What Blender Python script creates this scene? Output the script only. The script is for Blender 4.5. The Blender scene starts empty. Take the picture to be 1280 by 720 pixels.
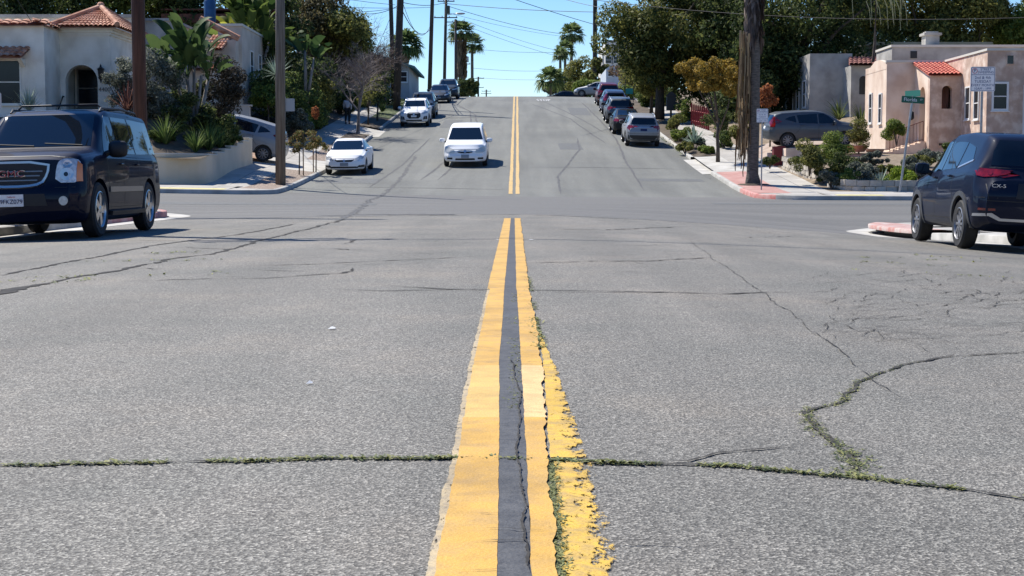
import bpy, bmesh, math, random
import numpy as np
from mathutils import Vector, Matrix
from mathutils.bvhtree import BVHTree
R = math.radians
sc = bpy.context.scene
COL = sc.collection

# ------------------------------------------------------------ camera, sky, sun, exposure
CAMZ = 0.8; PITCH = 4.27; YAW = 0.19; F = 1849.0
cam = bpy.data.cameras.new('camera'); camo = bpy.data.objects.new('camera', cam); COL.objects.link(camo)
camo.location = (0, 0, CAMZ); camo.rotation_euler = (R(90 - PITCH), 0, R(YAW))
cam.sensor_width = 36; cam.lens = F / 1280 * 36; cam.clip_start = .05; cam.clip_end = 4000
sc.camera = camo
SUN = Vector((-1.02, .98, 1.88)).normalized()
sun_el = math.asin(SUN.z); sun_az = math.atan2(SUN.x, SUN.y)
w = bpy.data.worlds.new('World'); sc.world = w; w.use_nodes = True
nt = w.node_tree; bg = nt.nodes['Background']; sk = nt.nodes.new('ShaderNodeTexSky')
sk.sky_type = 'NISHITA'; sk.sun_disc = False; sk.sun_elevation = sun_el; sk.sun_rotation = sun_az
sk.air_density = 1.0; sk.dust_density = 0.; sk.ozone_density = 5.; sk.altitude = 0
hs = nt.nodes.new('ShaderNodeHueSaturation'); hs.inputs['Saturation'].default_value = 1.25; hs.inputs['Hue'].default_value = .508; nt.links.new(sk.outputs[0], hs.inputs['Color']); nt.links.new(hs.outputs[0], bg.inputs[0]); bg.inputs[1].default_value = .104
sl = bpy.data.lights.new('sun', 'SUN'); slo = bpy.data.objects.new('sun', sl); COL.objects.link(slo)
sl.energy = 5.0; sl.angle = R(.5); sl.color = (1, .955, .88)
slo.rotation_euler = SUN.to_track_quat('Z', 'Y').to_euler()
vs = sc.view_settings; vs.view_transform = 'Standard'; vs.look = 'None'; vs.exposure = .56; vs.gamma = 1; vs.use_curve_mapping = False
try:
    sc.cycles.use_denoising = True; sc.cycles.denoising_prefilter = 'ACCURATE'; sc.cycles.max_bounces = 8; sc.cycles.transparent_max_bounces = 8
    sc.cycles.sample_clamp_indirect = 6
except Exception: pass

rnd = random.Random(5)
def uni(a, b): return rnd.uniform(a, b)
def sm(t): t = min(1, max(0, t)); return t * t * (3 - 2 * t)
def lerp(a, b, t): return a + (b - a) * t

# ------------------------------------------------------------ photograph pixel -> place
_p, _y = R(PITCH), R(YAW)
def ray(px, py):
    a = (px - 640) / F; b = -(py - 360) / F
    fwd = Vector((0, math.cos(_p), -math.sin(_p))); up = Vector((0, math.sin(_p), math.cos(_p)))
    d = fwd + Vector((1, 0, 0)) * a + up * b
    return Matrix.Rotation(_y, 3, 'Z') @ d
def at(px, py, Y):
    d = ray(px, py); t = Y / d.y
    return Vector((d.x * t, Y, CAMZ + d.z * t))

# ------------------------------------------------------------ ground height
_ks = [(-60, 0), (40, 0), (50, .015), (58, .09), (70, .1), (110, .11), (125, .09), (140, .053), (170, -.012), (260, -.008), (500, 0)]
_yy = np.arange(-60, 2400, .25); _sl = np.interp(_yy, [k[0] for k in _ks], [k[1] for k in _ks])
_cz = np.concatenate([[0], np.cumsum((_sl[1:] + _sl[:-1]) * .125)])
def cz(y): return float(np.interp(y, _yy, _cz))
def H(x, y):
    u = min(1, abs(x) / 8.3)
    if x < 0: N = -.15 * u ** 1.5
    else: N = -(.34 + .2 * sm((y - 24) / 10)) * u ** 1.4
    X = -.017 * x if x < 0 else -.003 * x
    X = max(-1.2, min(1.2, X))
    C = -.1 * u * u
    a = sm((y - 35) / 11); b = sm((y - 54) / 14)
    e = min(abs(x), 11.5) - 8.45
    S = (.11 if x < 0 else .035) * e * sm((y - 53) / 6) if e > 0 else 0
    return cz(y) + (N * (1 - a) + X * a) * (1 - b) + C * b + S
def on_road(px, py):
    d = ray(px, py); Y = 5.
    for _ in range(60):
        x = d.x / d.y * Y; zr = H(x, Y)
        t = (zr - CAMZ) / d.z if d.z < -1e-5 else 400
        Yn = t * d.y
        Y = Y * .5 + min(400, max(1, Yn)) * .5
    return d.x / d.y * Y, Y

# ------------------------------------------------------------ materials
MATS = {}
def mat(name, c1, c2=None, scale=4., rough=.8, bump=0., bscale=None, metal=0., coat=0., spec=.5, detail=6., isl=None, trans=0., c3=None, stretch=None, emis=None, lo=.35, hi=.65):
    if name in MATS: return MATS[name]
    m = bpy.data.materials.new(name); m.use_nodes = True; n = m.node_tree.nodes; L = m.node_tree.links
    b = n['Principled BSDF']; out = n['Material Output']
    b.inputs['Base Color'].default_value = (*c1, 1); b.inputs['Roughness'].default_value = rough
    b.inputs['Metallic'].default_value = metal; b.inputs['Coat Weight'].default_value = coat
    b.inputs['Coat Roughness'].default_value = .03; b.inputs['Specular IOR Level'].default_value = spec
    tc = n.new('ShaderNodeTexCoord'); src = tc.outputs['Object']
    if stretch:
        mp = n.new('ShaderNodeMapping'); mp.inputs['Scale'].default_value = stretch; L.new(src, mp.inputs[0]); src = mp.outputs[0]
    if c2 is not None:
        nz = n.new('ShaderNodeTexNoise'); nz.inputs['Scale'].default_value = scale; nz.inputs['Detail'].default_value = detail
        L.new(src, nz.inputs['Vector']); rp = n.new('ShaderNodeValToRGB')
        rp.color_ramp.elements[0].position = lo; rp.color_ramp.elements[1].position = hi
        rp.color_ramp.elements[0].color = (*c1, 1); rp.color_ramp.elements[1].color = (*c2, 1)
        if c3: e = rp.color_ramp.elements.new((lo + hi) / 2); e.color = (*c3, 1)
        fac = nz.outputs['Fac']
        if isl is not None:
            g = n.new('ShaderNodeNewGeometry'); mx = n.new('ShaderNodeMix'); mx.inputs[0].default_value = isl
            L.new(fac, mx.inputs[2]); L.new(g.outputs['Random Per Island'], mx.inputs[3]); fac = mx.outputs[0]
        L.new(fac, rp.inputs[0]); L.new(rp.outputs[0], b.inputs['Base Color'])
        colout = rp.outputs[0]
    if bump:
        nb = n.new('ShaderNodeTexNoise'); nb.inputs['Scale'].default_value = bscale or scale * 6; nb.inputs['Detail'].default_value = 5
        L.new(src, nb.inputs['Vector']); bp = n.new('ShaderNodeBump'); bp.inputs['Strength'].default_value = bump; bp.inputs['Distance'].default_value = .02
        L.new(nb.outputs['Fac'], bp.inputs['Height']); L.new(bp.outputs[0], b.inputs['Normal'])
    if trans:
        tr = n.new('ShaderNodeBsdfTranslucent'); ms = n.new('ShaderNodeMixShader'); ms.inputs[0].default_value = trans
        if c2 is not None: L.new(colout, tr.inputs[0])
        else: tr.inputs[0].default_value = (*c1, 1)
        L.new(b.outputs[0], ms.inputs[1]); L.new(tr.outputs[0], ms.inputs[2]); L.new(ms.outputs[0], out.inputs[0])
    MATS[name] = m; return m

def leafmat(name, dark, light, mid=None, trans=.3):
    dark, light, mid = [tuple(c * 1.55 for c in q) if q else q for q in (dark, light, mid)]
    return mat(name, dark, light, scale=.6, rough=.6, isl=.6, trans=min(.5, trans + .15), c3=mid, lo=.25, hi=.78, spec=.15)

# ------------------------------------------------------------ mesh helpers
class MB:
    def __init__(s): s.v = []; s.f = []
    def add(s, vs, fs):
        o = len(s.v); s.v += [tuple(v) for v in vs]; s.f += [tuple(i + o for i in f) for f in fs]; return s
    def box(s, x0, x1, y0, y1, z0, z1, M=None):
        p = [(x0,y0,z0),(x1,y0,z0),(x1,y1,z0),(x0,y1,z0),(x0,y0,z1),(x1,y0,z1),(x1,y1,z1),(x0,y1,z1)]
        if M is not None: p = [M @ Vector(q) for q in p]
        return s.add(p, [(0,3,2,1),(4,5,6,7),(0,1,5,4),(1,2,6,5),(2,3,7,6),(3,0,4,7)])
    def prism(s, pts, a0, a1, axis='y'):
        n = len(pts)
        def P(p, a): return {'y': (p[0], a, p[1]), 'x': (a, p[0], p[1]), 'z': (p[0], p[1], a)}[axis]
        v = [P(p, a0) for p in pts] + [P(p, a1) for p in pts]
        return s.add(v, [tuple(range(n)), tuple(range(2 * n - 1, n - 1, -1))] + [(i, i + n, (i + 1) % n + n, (i + 1) % n) for i in range(n)])
    def tube(s, pts, rad, n=8, cap=True):
        pts = [Vector(p) for p in pts]
        if not hasattr(rad, '__len__'): rad = [rad] * len(pts)
        o = len(s.v); k = len(pts)
        for i, p in enumerate(pts):
            t = (pts[min(i + 1, k - 1)] - pts[max(i - 1, 0)]).normalized()
            a = t.cross(Vector((0, 0, 1)))
            if a.length < .05: a = t.cross(Vector((1, 0, 0)))
            a.normalize(); b = t.cross(a)
            for j in range(n):
                q = 2 * math.pi * j / n; s.v.append(tuple(p + (a * math.cos(q) + b * math.sin(q)) * rad[i]))
        for i in range(k - 1):
            for j in range(n):
                a0 = o + i * n + j; a1 = o + i * n + (j + 1) % n
                s.f.append((a0, a1, a1 + n, a0 + n))
        if cap:
            s.f.append(tuple(o + j for j in range(n - 1, -1, -1))); s.f.append(tuple(o + (k - 1) * n + j for j in range(n)))
        return s
    def lathe(s, prof, c=(0, 0, 0), n=24, axis='z'):
        o = len(s.v); k = len(prof)
        for r, h in prof:
            for j in range(n):
                q = 2 * math.pi * j / n; x, y = r * math.cos(q), r * math.sin(q)
                p = (x, y, h) if axis == 'z' else (h, x, y) if axis == 'x' else (x, h, y)
                s.v.append((p[0] + c[0], p[1] + c[1], p[2] + c[2]))
        for i in range(k - 1):
            for j in range(n):
                a0 = o + i * n + j; a1 = o + i * n + (j + 1) % n
                s.f.append((a0, a1, a1 + n, a0 + n))
        return s
    def ell(s, c, r, nu=16, nv=10):
        o = len(s.v)
        for i in range(nv + 1):
            th = math.pi * i / nv
            for j in range(nu):
                ph = 2 * math.pi * j / nu
                s.v.append((c[0] + r[0] * math.sin(th) * math.cos(ph), c[1] + r[1] * math.sin(th) * math.sin(ph), c[2] + r[2] * math.cos(th)))
        for i in range(nv):
            for j in range(nu):
                a = o + i * nu + j; b = o + i * nu + (j + 1) % nu
                s.f.append((a, a + nu, b + nu, b))
        return s
    def build(s, name, m, parent=None, smooth=False, **kw):
        me = bpy.data.meshes.new(name); me.from_pydata(s.v, [], s.f); me.validate(); me.update()
        bm = bmesh.new(); bm.from_mesh(me); bmesh.ops.recalc_face_normals(bm, faces=bm.faces); bm.to_mesh(me); bm.free()
        return link(name, me, m, parent, smooth, **kw)
def link(name, me, m, parent=None, smooth=False, **kw):
    o = bpy.data.objects.new(name, me); COL.objects.link(o)
    for mm in (m if isinstance(m, (list, tuple)) else [m]): me.materials.append(mm)
    if smooth:
        me.shade_smooth()
        if smooth != 2: me.set_sharp_from_angle(angle=R(38))
    if parent is not None: o.parent = parent
    tag(o, **kw); return o
def fast(name, V, Fq, m, parent=None, smooth=False, **kw):
    me = bpy.data.meshes.new(name); V = np.asarray(V, dtype=np.float32); Fq = np.asarray(Fq, dtype=np.int32); k = Fq.shape[1]
    me.vertices.add(len(V)); me.vertices.foreach_set('co', V.ravel())
    me.loops.add(Fq.size); me.loops.foreach_set('vertex_index', Fq.ravel())
    me.polygons.add(len(Fq)); me.polygons.foreach_set('loop_start', np.arange(0, Fq.size, k, dtype=np.int32))
    me.polygons.foreach_set('loop_total', np.full(len(Fq), k, dtype=np.int32)); me.update(calc_edges=True)
    return link(name, me, m, parent, smooth, **kw)
def tag(o, label=None, cat=None, group=None, kind=None):
    if label: o['label'] = label
    if cat: o['category'] = cat
    if group: o['group'] = group
    if kind: o['kind'] = kind
    return o
def thing(name, loc, label, cat, group=None, rz=0):
    o = bpy.data.objects.new(name, None); COL.objects.link(o); o.location = loc; o.rotation_euler = (0, 0, rz)
    o.empty_display_size = .2
    return tag(o, label, cat, group)
def struct(name, V, Fq, m, smooth=True): return fast(name, V, Fq, m, None, 2 if smooth else False, kind='structure')
def grid(xs, ys, zf):
    V = [(x, y, zf(x, y)) for y in ys for x in xs]; n = len(xs)
    Q = [(j * n + i, j * n + i + 1, (j + 1) * n + i + 1, (j + 1) * n + i) for j in range(len(ys) - 1) for i in range(n - 1)]
    return V, Q
def text_mesh(body, size, depth=.002, sx=1.):
    cu = bpy.data.curves.new('t', 'FONT'); cu.body = body; cu.size = size; cu.extrude = depth; cu.align_x = 'CENTER'; cu.align_y = 'CENTER'
    o = bpy.data.objects.new('t', cu); COL.objects.link(o); dg = bpy.context.evaluated_depsgraph_get()
    me = bpy.data.meshes.new_from_object(o.evaluated_get(dg)); bpy.data.objects.remove(o); bpy.data.curves.remove(cu)
    if sx != 1:
        for v in me.vertices: v.co.x *= sx
    return me
def lettering(body, size, loc, m, parent, rot=(R(90), 0, 0), sx=1., depth=.002, name='lettering'):
    o = link(name, text_mesh(body, size, depth, sx), m, parent); o.location = loc; o.rotation_euler = rot; return o

# ------------------------------------------------------------ palette
concrete = mat('concrete', (.36,.34,.30), (.50,.48,.43), 1.6, .9, .25, 60)
kerbm = mat('kerb_concrete', (.30,.29,.26), (.46,.44,.40), 2.5, .9, .3, 40)
redpaint = mat('red_kerb_paint', (.42,.12,.10), (.50,.30,.26), 3, .7, .2, 50)
brickpav = mat('red_paving', (.36,.17,.14), (.46,.27,.23), 2.5, .9, .3, 40)
pebble = mat('pebbles', (.09,.065,.05), (.40,.31,.24), 22, .9, .6, 30, lo=.4, hi=.6)
soil = mat('soil', (.06,.045,.03), (.13,.10,.07), 3, 1, .5, 25)
blackp = mat('black_plastic', (.012,.012,.013), rough=.55)
rubber = mat('tyre_rubber', (.014,.014,.014), (.028,.027,.026), 6, .8)
chrome = mat('chrome', (.62,.60,.57), rough=.28, metal=.9)
alloy = mat('alloy_rim', (.26,.26,.27), rough=.42, metal=.6)
glass = mat('tinted_glass', (.006,.010,.016), rough=.02, spec=.55, coat=0.)
lens = mat('clear_lens', (.45,.46,.46), (.72,.73,.72), 14, .2, metal=.25, coat=1)
redlens = mat('red_lens', (.28,.008,.01), (.12,.004,.006), 12, .1, coat=1)
amber = mat('amber_lens', (.75,.22,.03), rough=.15, coat=1)
plateW = mat('plate_white', (.72,.73,.74), rough=.4)
plateT = mat('plate_navy', (.01,.015,.08), rough=.5)
wood_brown = mat('treated_wood', (.035,.012,.007), (.085,.034,.022), 3, .75, .5, 30, stretch=(6, 6, .35))
wood_grey = mat('weathered_wood', (.11,.085,.065), (.21,.175,.14), 3, .85, .6, 30, stretch=(6, 6, .3))
wood_dark = mat('dark_pole_wood', (.03,.024,.02), (.075,.06,.05), 3, .85, .4, 30, stretch=(6, 6, .3))
galv = mat('galvanised_steel', (.30,.30,.30), (.42,.42,.41), 6, .45, metal=.6)
wirem = mat('wire_black', (.02,.02,.022), rough=.6)

# ------------------------------------------------------------ asphalt
def asphalt():
    m = bpy.data.materials.new('asphalt'); m.use_nodes = True; n = m.node_tree.nodes; L = m.node_tree.links; b = n['Principled BSDF']
    def N(t, **k):
        q = n.new(t)
        for a, v in k.items(): setattr(q, a, v)
        return q
    tc = N('ShaderNodeTexCoord'); src = tc.outputs['Object']
    def noise(sc_, det=4, st=None, rough=.5):
        q = N('ShaderNodeTexNoise'); q.inputs['Scale'].default_value = sc_; q.inputs['Detail'].default_value = det; q.inputs['Roughness'].default_value = rough
        if st: mp = N('ShaderNodeMapping'); mp.inputs['Scale'].default_value = st; L.new(src, mp.inputs[0]); L.new(mp.outputs[0], q.inputs['Vector'])
        else: L.new(src, q.inputs['Vector'])
        return q.outputs['Fac']
    def ramp(f, stops):
        r = N('ShaderNodeValToRGB'); e = r.color_ramp.elements
        e[0].position, e[0].color = stops[0][0], (*stops[0][1], 1); e[1].position, e[1].color = stops[-1][0], (*stops[-1][1], 1)
        for p, c in stops[1:-1]: q = e.new(p); q.color = (*c, 1)
        L.new(f, r.inputs[0]); return r.outputs[0]
    def mix(f, a, c, mode='MIX'):
        q = N('ShaderNodeMix', data_type='RGBA', blend_type=mode)
        if isinstance(f, float): q.inputs[0].default_value = f
        else: L.new(f, q.inputs[0])
        for i, v in ((6, a), (7, c)):
            if isinstance(v, tuple): q.inputs[i].default_value = (*v, 1)
            else: L.new(v, q.inputs[i])
        return q.outputs[2]
    vo = N('ShaderNodeTexVoronoi'); vo.inputs['Scale'].default_value = 165; L.new(src, vo.inputs['Vector'])
    agg = ramp(vo.outputs['Color'], [(.0, (.050,.048,.044)), (.35, (.120,.1145,.104)), (.62, (.196,.1875,.170)), (1., (.44,.422,.382))])
    agg2 = ramp(noise(90, 3, rough=.75), [(.3, (.52,.525,.52)), (.7, (1.42,1.42,1.39))])
    near = mix(1., agg, agg2, 'MULTIPLY')
    near = mix(1., near, ramp(noise(.55, 6, rough=.65), [(.3, (.80,.815,.81)), (.52, (1.,.98,.965)), (.70, (1.20,1.12,1.05))]), 'MULTIPLY')
    near = mix(1., near, ramp(noise(.5, 4, (2.2, .16, 1)), [(.3, (.84,.845,.84)), (.7, (1.12,1.12,1.11))]), 'MULTIPLY')
    far = ramp(noise(9, 8, rough=.75), [(.3, (.125,.127,.115)), (.7, (.185,.186,.168))])
    far = mix(1., far, ramp(noise(.5, 4, (2.6, .12, 1)), [(.32, (.84,.84,.84)), (.68, (1.13,1.13,1.12))]), 'MULTIPLY')
    far = mix(1., far, ramp(noise(.22, 5, rough=.6), [(.35, (.92,.92,.92)), (.65, (1.08,1.07,1.05))]), 'MULTIPLY')
    cross = ramp(noise(12, 8, rough=.75), [(.3, (.112,.110,.103)), (.7, (.17,.166,.155))])
    cross = mix(1., cross, ramp(noise(.5, 5, (.12, 2.6, 1)), [(.32, (.84,.84,.84)), (.68, (1.12,1.11,1.1))]), 'MULTIPLY')
    sp = N('ShaderNodeSeparateXYZ'); L.new(src, sp.inputs[0])
    def step(edge, soft, wob):
        a = N('ShaderNodeMath', operation='MULTIPLY_ADD'); L.new(noise(.35, 3), a.inputs[0]); a.inputs[1].default_value = wob; L.new(sp.outputs[1], a.inputs[2])
        r = N('ShaderNodeMapRange'); L.new(a.outputs[0], r.inputs[0]); r.inputs[1].default_value = edge + wob / 2 - soft; r.inputs[2].default_value = edge + wob / 2 + soft
        return r.outputs[0]
    col = mix(step(32.5, .12, 1.6), near, cross); col = mix(step(52.2, .15, .3), col, far)
    L.new(col, b.inputs['Base Color']); b.inputs['Roughness'].default_value = .82; b.inputs['Specular IOR Level'].default_value = .35
    bp = N('ShaderNodeBump'); bp.inputs['Strength'].default_value = .55; bp.inputs['Distance'].default_value = .006
    L.new(vo.outputs['Distance'], bp.inputs['Height']); L.new(bp.outputs[0], b.inputs['Normal'])
    return m
asph = asphalt()
xs = [-90,-70,-50,-35,-25,-18,-14,-12] + [-11 + .55 * i for i in range(41)] + [12,14,18,25,35,50,70,90]
ys = list(np.arange(-12, 36, .5)) + list(np.arange(36, 70, .35)) + list(np.arange(70, 190, .8)) + list(np.arange(190, 460, 10))
ys = [float(v) for v in ys]
V, Q = grid(xs, ys, H); struct('road', V, Q, asph)
dirt = mat('dry_ground', (.12,.10,.06), (.20,.17,.10), .4, 1, .4, 8)
gx = [-1800,-900,-450,-200,-120,-80,-40,0,40,80,120,200,450,900,1800]; gy = [-900,-300,-60,0,20,36,46,54,62,70,85,100,120,140,160,180,220,300,500,900,2200]
V, Q = grid(gx, gy, lambda x, y: H(max(-90, min(90, x)), y) - .9); struct('ground', V, Q, dirt)

# ------------------------------------------------------------ blocks: kerbs, pavements
class Blk:
    def __init__(s, sx, sy, xk, yk, rad=3., gut=0.):
        s.sx, s.sy, s.xk, s.yk, s.rad = sx, sy, xk, yk, rad; s.A = rad * math.pi / 2
    def P(s, u, d):     # u along the kerb (cross street u<0, arc, main street u>A), d inward
        r = s.rad
        if u < 0: return (s.sx * (s.xk + r - u), s.yk + s.sy * d)
        if u > s.A: return (s.sx * (s.xk + d), s.yk + s.sy * (r + u - s.A))
        q = u / r; rr = r - d
        return (s.sx * (s.xk + r - rr * math.sin(q)), s.yk + s.sy * (r - rr * math.cos(q)))
    def uY(s, Y): return s.A + (Y - s.yk) * s.sy - s.rad
    def z0(s, u): return H(*s.P(u, 0))
    def strip(s, name, u0, u1, prof, m, du=.6):
        n = max(2, int(abs(u1 - u0) / du)); us = [u0 + (u1 - u0) * i / n for i in range(n + 1)]
        V = []; k = len(prof)
        for u in us:
            for d, h in prof:
                x, y = s.P(u, d); V.append((x, y, H(x, y) + h if not callable(h) else h(x, y)))
        Q = [(j * k + i, j * k + i + 1, (j + 1) * k + i + 1, (j + 1) * k + i) for j in range(n) for i in range(k - 1)]
        return struct(name, V, Q, m, False)
FL = Blk(-1, 1, 8.3, 49.8, 1.5); FR = Blk(1, 1, 8.3, 49.8, 2.2)
NL = Blk(-1, -1, 8.35, 38.2, 3.2); NR = Blk(1, -1, 8.45, 37.5, 2.2)
KP = [(-.002, -.12), (.0, .13), (.02, .15), (.15, .152)]
def kerb(b, u0, u1, m=kerbm): b.strip('kerb', u0, u1, KP, m)
def apron(b, u0, u1, m=concrete): b.strip('driveway_apron', u0, u1, [(-.35, .006), (0, .02), (1.3, .148), (1.36, .152)], m)
SW0, SW1 = 1.4, 2.95
def walk(b, u0, u1, sl=.02): b.strip('pavement', u0, u1, [(SW0 - .02, .150), (SW1, .152 + sl)], pavem)
pavem = bpy.data.materials.new('pavement_slabs'); pavem.use_nodes = True
def _pave():
    n = pavem.node_tree.nodes; L = pavem.node_tree.links; b = n['Principled BSDF']; tc = n.new('ShaderNodeTexCoord')
    nz = n.new('ShaderNodeTexNoise'); nz.inputs['Scale'].default_value = .9; nz.inputs['Detail'].default_value = 8; nz.inputs['Roughness'].default_value = .65; L.new(tc.outputs['Object'], nz.inputs['Vector'])
    rp = n.new('ShaderNodeValToRGB'); rp.color_ramp.elements[0].position = .35; rp.color_ramp.elements[1].position = .68
    rp.color_ramp.elements[0].color = (.33,.31,.275,1); rp.color_ramp.elements[1].color = (.48,.45,.405,1); L.new(nz.outputs['Fac'], rp.inputs[0])
    br = n.new('ShaderNodeTexBrick'); br.offset = 0; br.inputs['Scale'].default_value = 1; br.inputs['Brick Width'].default_value = 1.5; br.inputs['Row Height'].default_value = 1.5
    br.inputs['Mortar Size'].default_value = .014; br.inputs['Color1'].default_value = (1,1,1,1); br.inputs['Color2'].default_value = (.88,.88,.87,1); br.inputs['Mortar'].default_value = (.3,.3,.3,1)
    mp = n.new('ShaderNodeMapping'); mp.inputs['Location'].default_value = (1.4, 0, 0); L.new(tc.outputs['Object'], mp.inputs[0]); L.new(mp.outputs[0], br.inputs['Vector'])
    mx = n.new('ShaderNodeMix'); mx.data_type = 'RGBA'; mx.blend_type = 'MULTIPLY'; mx.inputs[0].default_value = 1; L.new(rp.outputs[0], mx.inputs[6]); L.new(br.outputs[0], mx.inputs[7])
    L.new(mx.outputs[2], b.inputs['Base Color']); b.inputs['Roughness'].default_value = .9
_pave()
# far left block
u = FL.uY
kerb(FL, -70, u(85.5)); kerb(FL, u(90.5), u(186)); apron(FL, u(85.5), u(90.5))
FL.strip('pavement', -70, -.0, [(.15, .152), (3.2, .21)], pavem); FL.strip('pavement', 0, FL.A, [(.15, .152), (.8, .16), (1.49, .17)], pavem)
FL.strip('parkway_gravel', u(51.4), u(62.2), [(.15, .14), (.7, .155), (SW0, .15)], pebble)
FL.strip('parkway_apron', u(62.2), u(68.2), [(.15, .15), (SW0, .152)], concrete)
FL.strip('parkway_gravel', u(68.2), u(78), [(.15, .14), (.7, .155), (SW0, .15)], pebble)
FL.strip('parkway_slab', u(78), u(85.5), [(.15, .151), (SW0, .15)], soil)
FL.strip('parkway_soil', u(90.5), u(99), [(.15, .14), (.7, .19), (SW0, .15)], soil)
FL.strip('parkway_grass', u(99), u(186), [(.15, .15), (.7, .16), (SW0, .15)], mat('lawn', (.045,.07,.02), (.11,.13,.04), 6, .9, .5, 60))
walk(FL, FL.A, u(186))
# far right block
u = FR.uY
kerb(FR, -75, FR.A * .55); kerb(FR, FR.A * .55, u(55.2), redpaint); kerb(FR, u(55.2), u(63.6)); kerb(FR, u(71), u(186)); apron(FR, u(63.6), u(71))
FR.strip('pavement', -75, -.0, [(.15, .152), (2.75, .20)], pavem); FR.strip('pavement', 0, FR.A, [(.15, .152), (1.2, .16), (2.19, .19)], pavem)
FR.strip('parkway_paving', u(52.2), u(63), [(.15, .153), (SW0, .152)], brickpav)
FR.strip('parkway_apron', u(63), u(71), [(.15, .152), (SW0, .151)], concrete)
FR.strip('parkway_soil', u(71), u(186), [(.15, .15), (.7, .2), (SW0, .15)], soil)
walk(FR, FR.A, u(186))
# near blocks, with concrete gutters
for b, a in ((NL, redpaint), (NR, redpaint)):
    b.strip('gutter', -40, b.uY(-10), [(-.55, .005), (-.02, .0065)], concrete)
    b.strip('pavement', -60, 0, [(.15, .152), (3.1, .2)], pavem); b.strip('pavement', 0, b.A, [(.15, .152), (1.0, .17), (b.rad - .01, .19)], pavem)
    b.strip('parkway_slab', b.A, b.uY(-10), [(.15, .151), (SW0, .15)], concrete); walk(b, b.A, b.uY(-10))
kerb(NL, -60, -1.5); kerb(NL, -1.5, NL.uY(30), redpaint); kerb(NL, NL.uY(30), NL.uY(-10))
kerb(NR, -60, NR.A * .6); kerb(NR, NR.uY(30.2), NR.uY(-10))
KT = [(-.03, .12), (-.03, .2), (.0, .215), (.25, .215), (.9, .19), (1.3, .153)]
NR.strip('inlet_kerb_top', NR.A * .6, NR.uY(30.2), KT, mat('worn_red_kerb', (.40,.17,.14), (.46,.40,.36), 3.5, .85, .3, 40))
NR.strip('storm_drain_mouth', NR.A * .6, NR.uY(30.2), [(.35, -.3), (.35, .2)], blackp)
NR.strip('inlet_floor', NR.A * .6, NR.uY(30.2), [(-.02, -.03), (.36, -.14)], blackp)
# yellow corner domes
ymat = mat('yellow_ramp_tile', (.52,.43,.12), (.60,.54,.26), 5, .7, .3, 60)
def ramp_tile(b, u0, u1, d0, d1): b.strip('yellow_ramp', u0, u1, [(d0, .157), (d1, .175)], ymat, .3)
ramp_tile(FL, -2.6, -.1, .12, .8); ramp_tile(FR, -1.9, -.3, .12, .7)
# ground of the lots
def lotL(x, y):
    a = -x; h = H(x, y) + .17
    if y < 63.2:
        zt = lerp(1.55, 3.15, sm((y - 53.5) / 4.5)); ze = lerp(1.5, 2.42, (y - 53) / 9.5)
        z = lerp(ze, zt, sm((a - 11.5) / 2.5)); return lerp(z, h, sm((y - 62.3) / .8))
    return h + 1.1 * sm((a - 11.4) / 5) * sm((y - 69) / 2) + .62 * sm((a - 11.3) / 2.2)
def lotR(x, y):
    h = H(x, y) + .17
    if y < 63.5:
        d = min(x - 11.55, y - 53.25, ((x - 11.55) + (y - 53.25) - 1.3) * .7); d2 = min(x - 11.5, y - 55.3, ((x - 11.4) + (y - 55.1) - 1.4) * .7)
        return max(lerp(h, max(.52, h + .2) + .10 * min(1, max(0, y - 54) / 8), sm(d / .25)), lerp(h, h + .45, sm(d2 / .25)))
    z = h + .42 * sm((x - 11.3) / 1.6) + (.9 * sm((x - 16) / 5) * sm((y - 79) / 4))
    return lerp(z, min(z, 1.84), sm((x - 16.3) / .6)) if y < 79 else z
lx = [11.24 + .35 * i for i in range(12)] + [16 + i for i in range(10)] + [28, 32, 38, 45, 60, 90]
ly = [52.75 + .4 * i for i in range(50)] + [73 + i * 1.5 for i in range(80)]
V, Q = grid([-x for x in lx], ly, lotL); struct('garden_ground', V, Q, soil)
V, Q = grid(lx, ly, lotR); struct('garden_ground', V, Q, mat('garden_dirt', (.15,.11,.07), (.27,.21,.145), 3, 1, .5, 25))
for s_, yt in ((-1, 35.1), (1, 34.4)):
    V, Q = grid([s_ * x for x in (11.28, 14, 20, 30, 45, 90)], [-12, 0, 10, 20, 28, yt], lambda x, y: H(x, y) + .165); struct('garden_ground', V, Q, soil)
# driveways
V, Q = grid([-(11.24 + i * .4) for i in range(18)], [63.3, 64.5, 66, 67.8], lambda x, y: lotL(x, y) + .015); struct('driveway', V, Q, mat('driveway_pavers', (.30,.17,.10), (.42,.29,.20), 5, .9, .3, 30), False)
V, Q = grid([11.24 + i * .4 for i in range(22)], [66.5, 68, 69.5, 71, 73.5], lambda x, y: lotR(x, y) + .015); struct('driveway', V, Q, mat('driveway_concrete', (.30,.22,.17), (.40,.32,.26), 2, .9, .2, 30), False)

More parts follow.
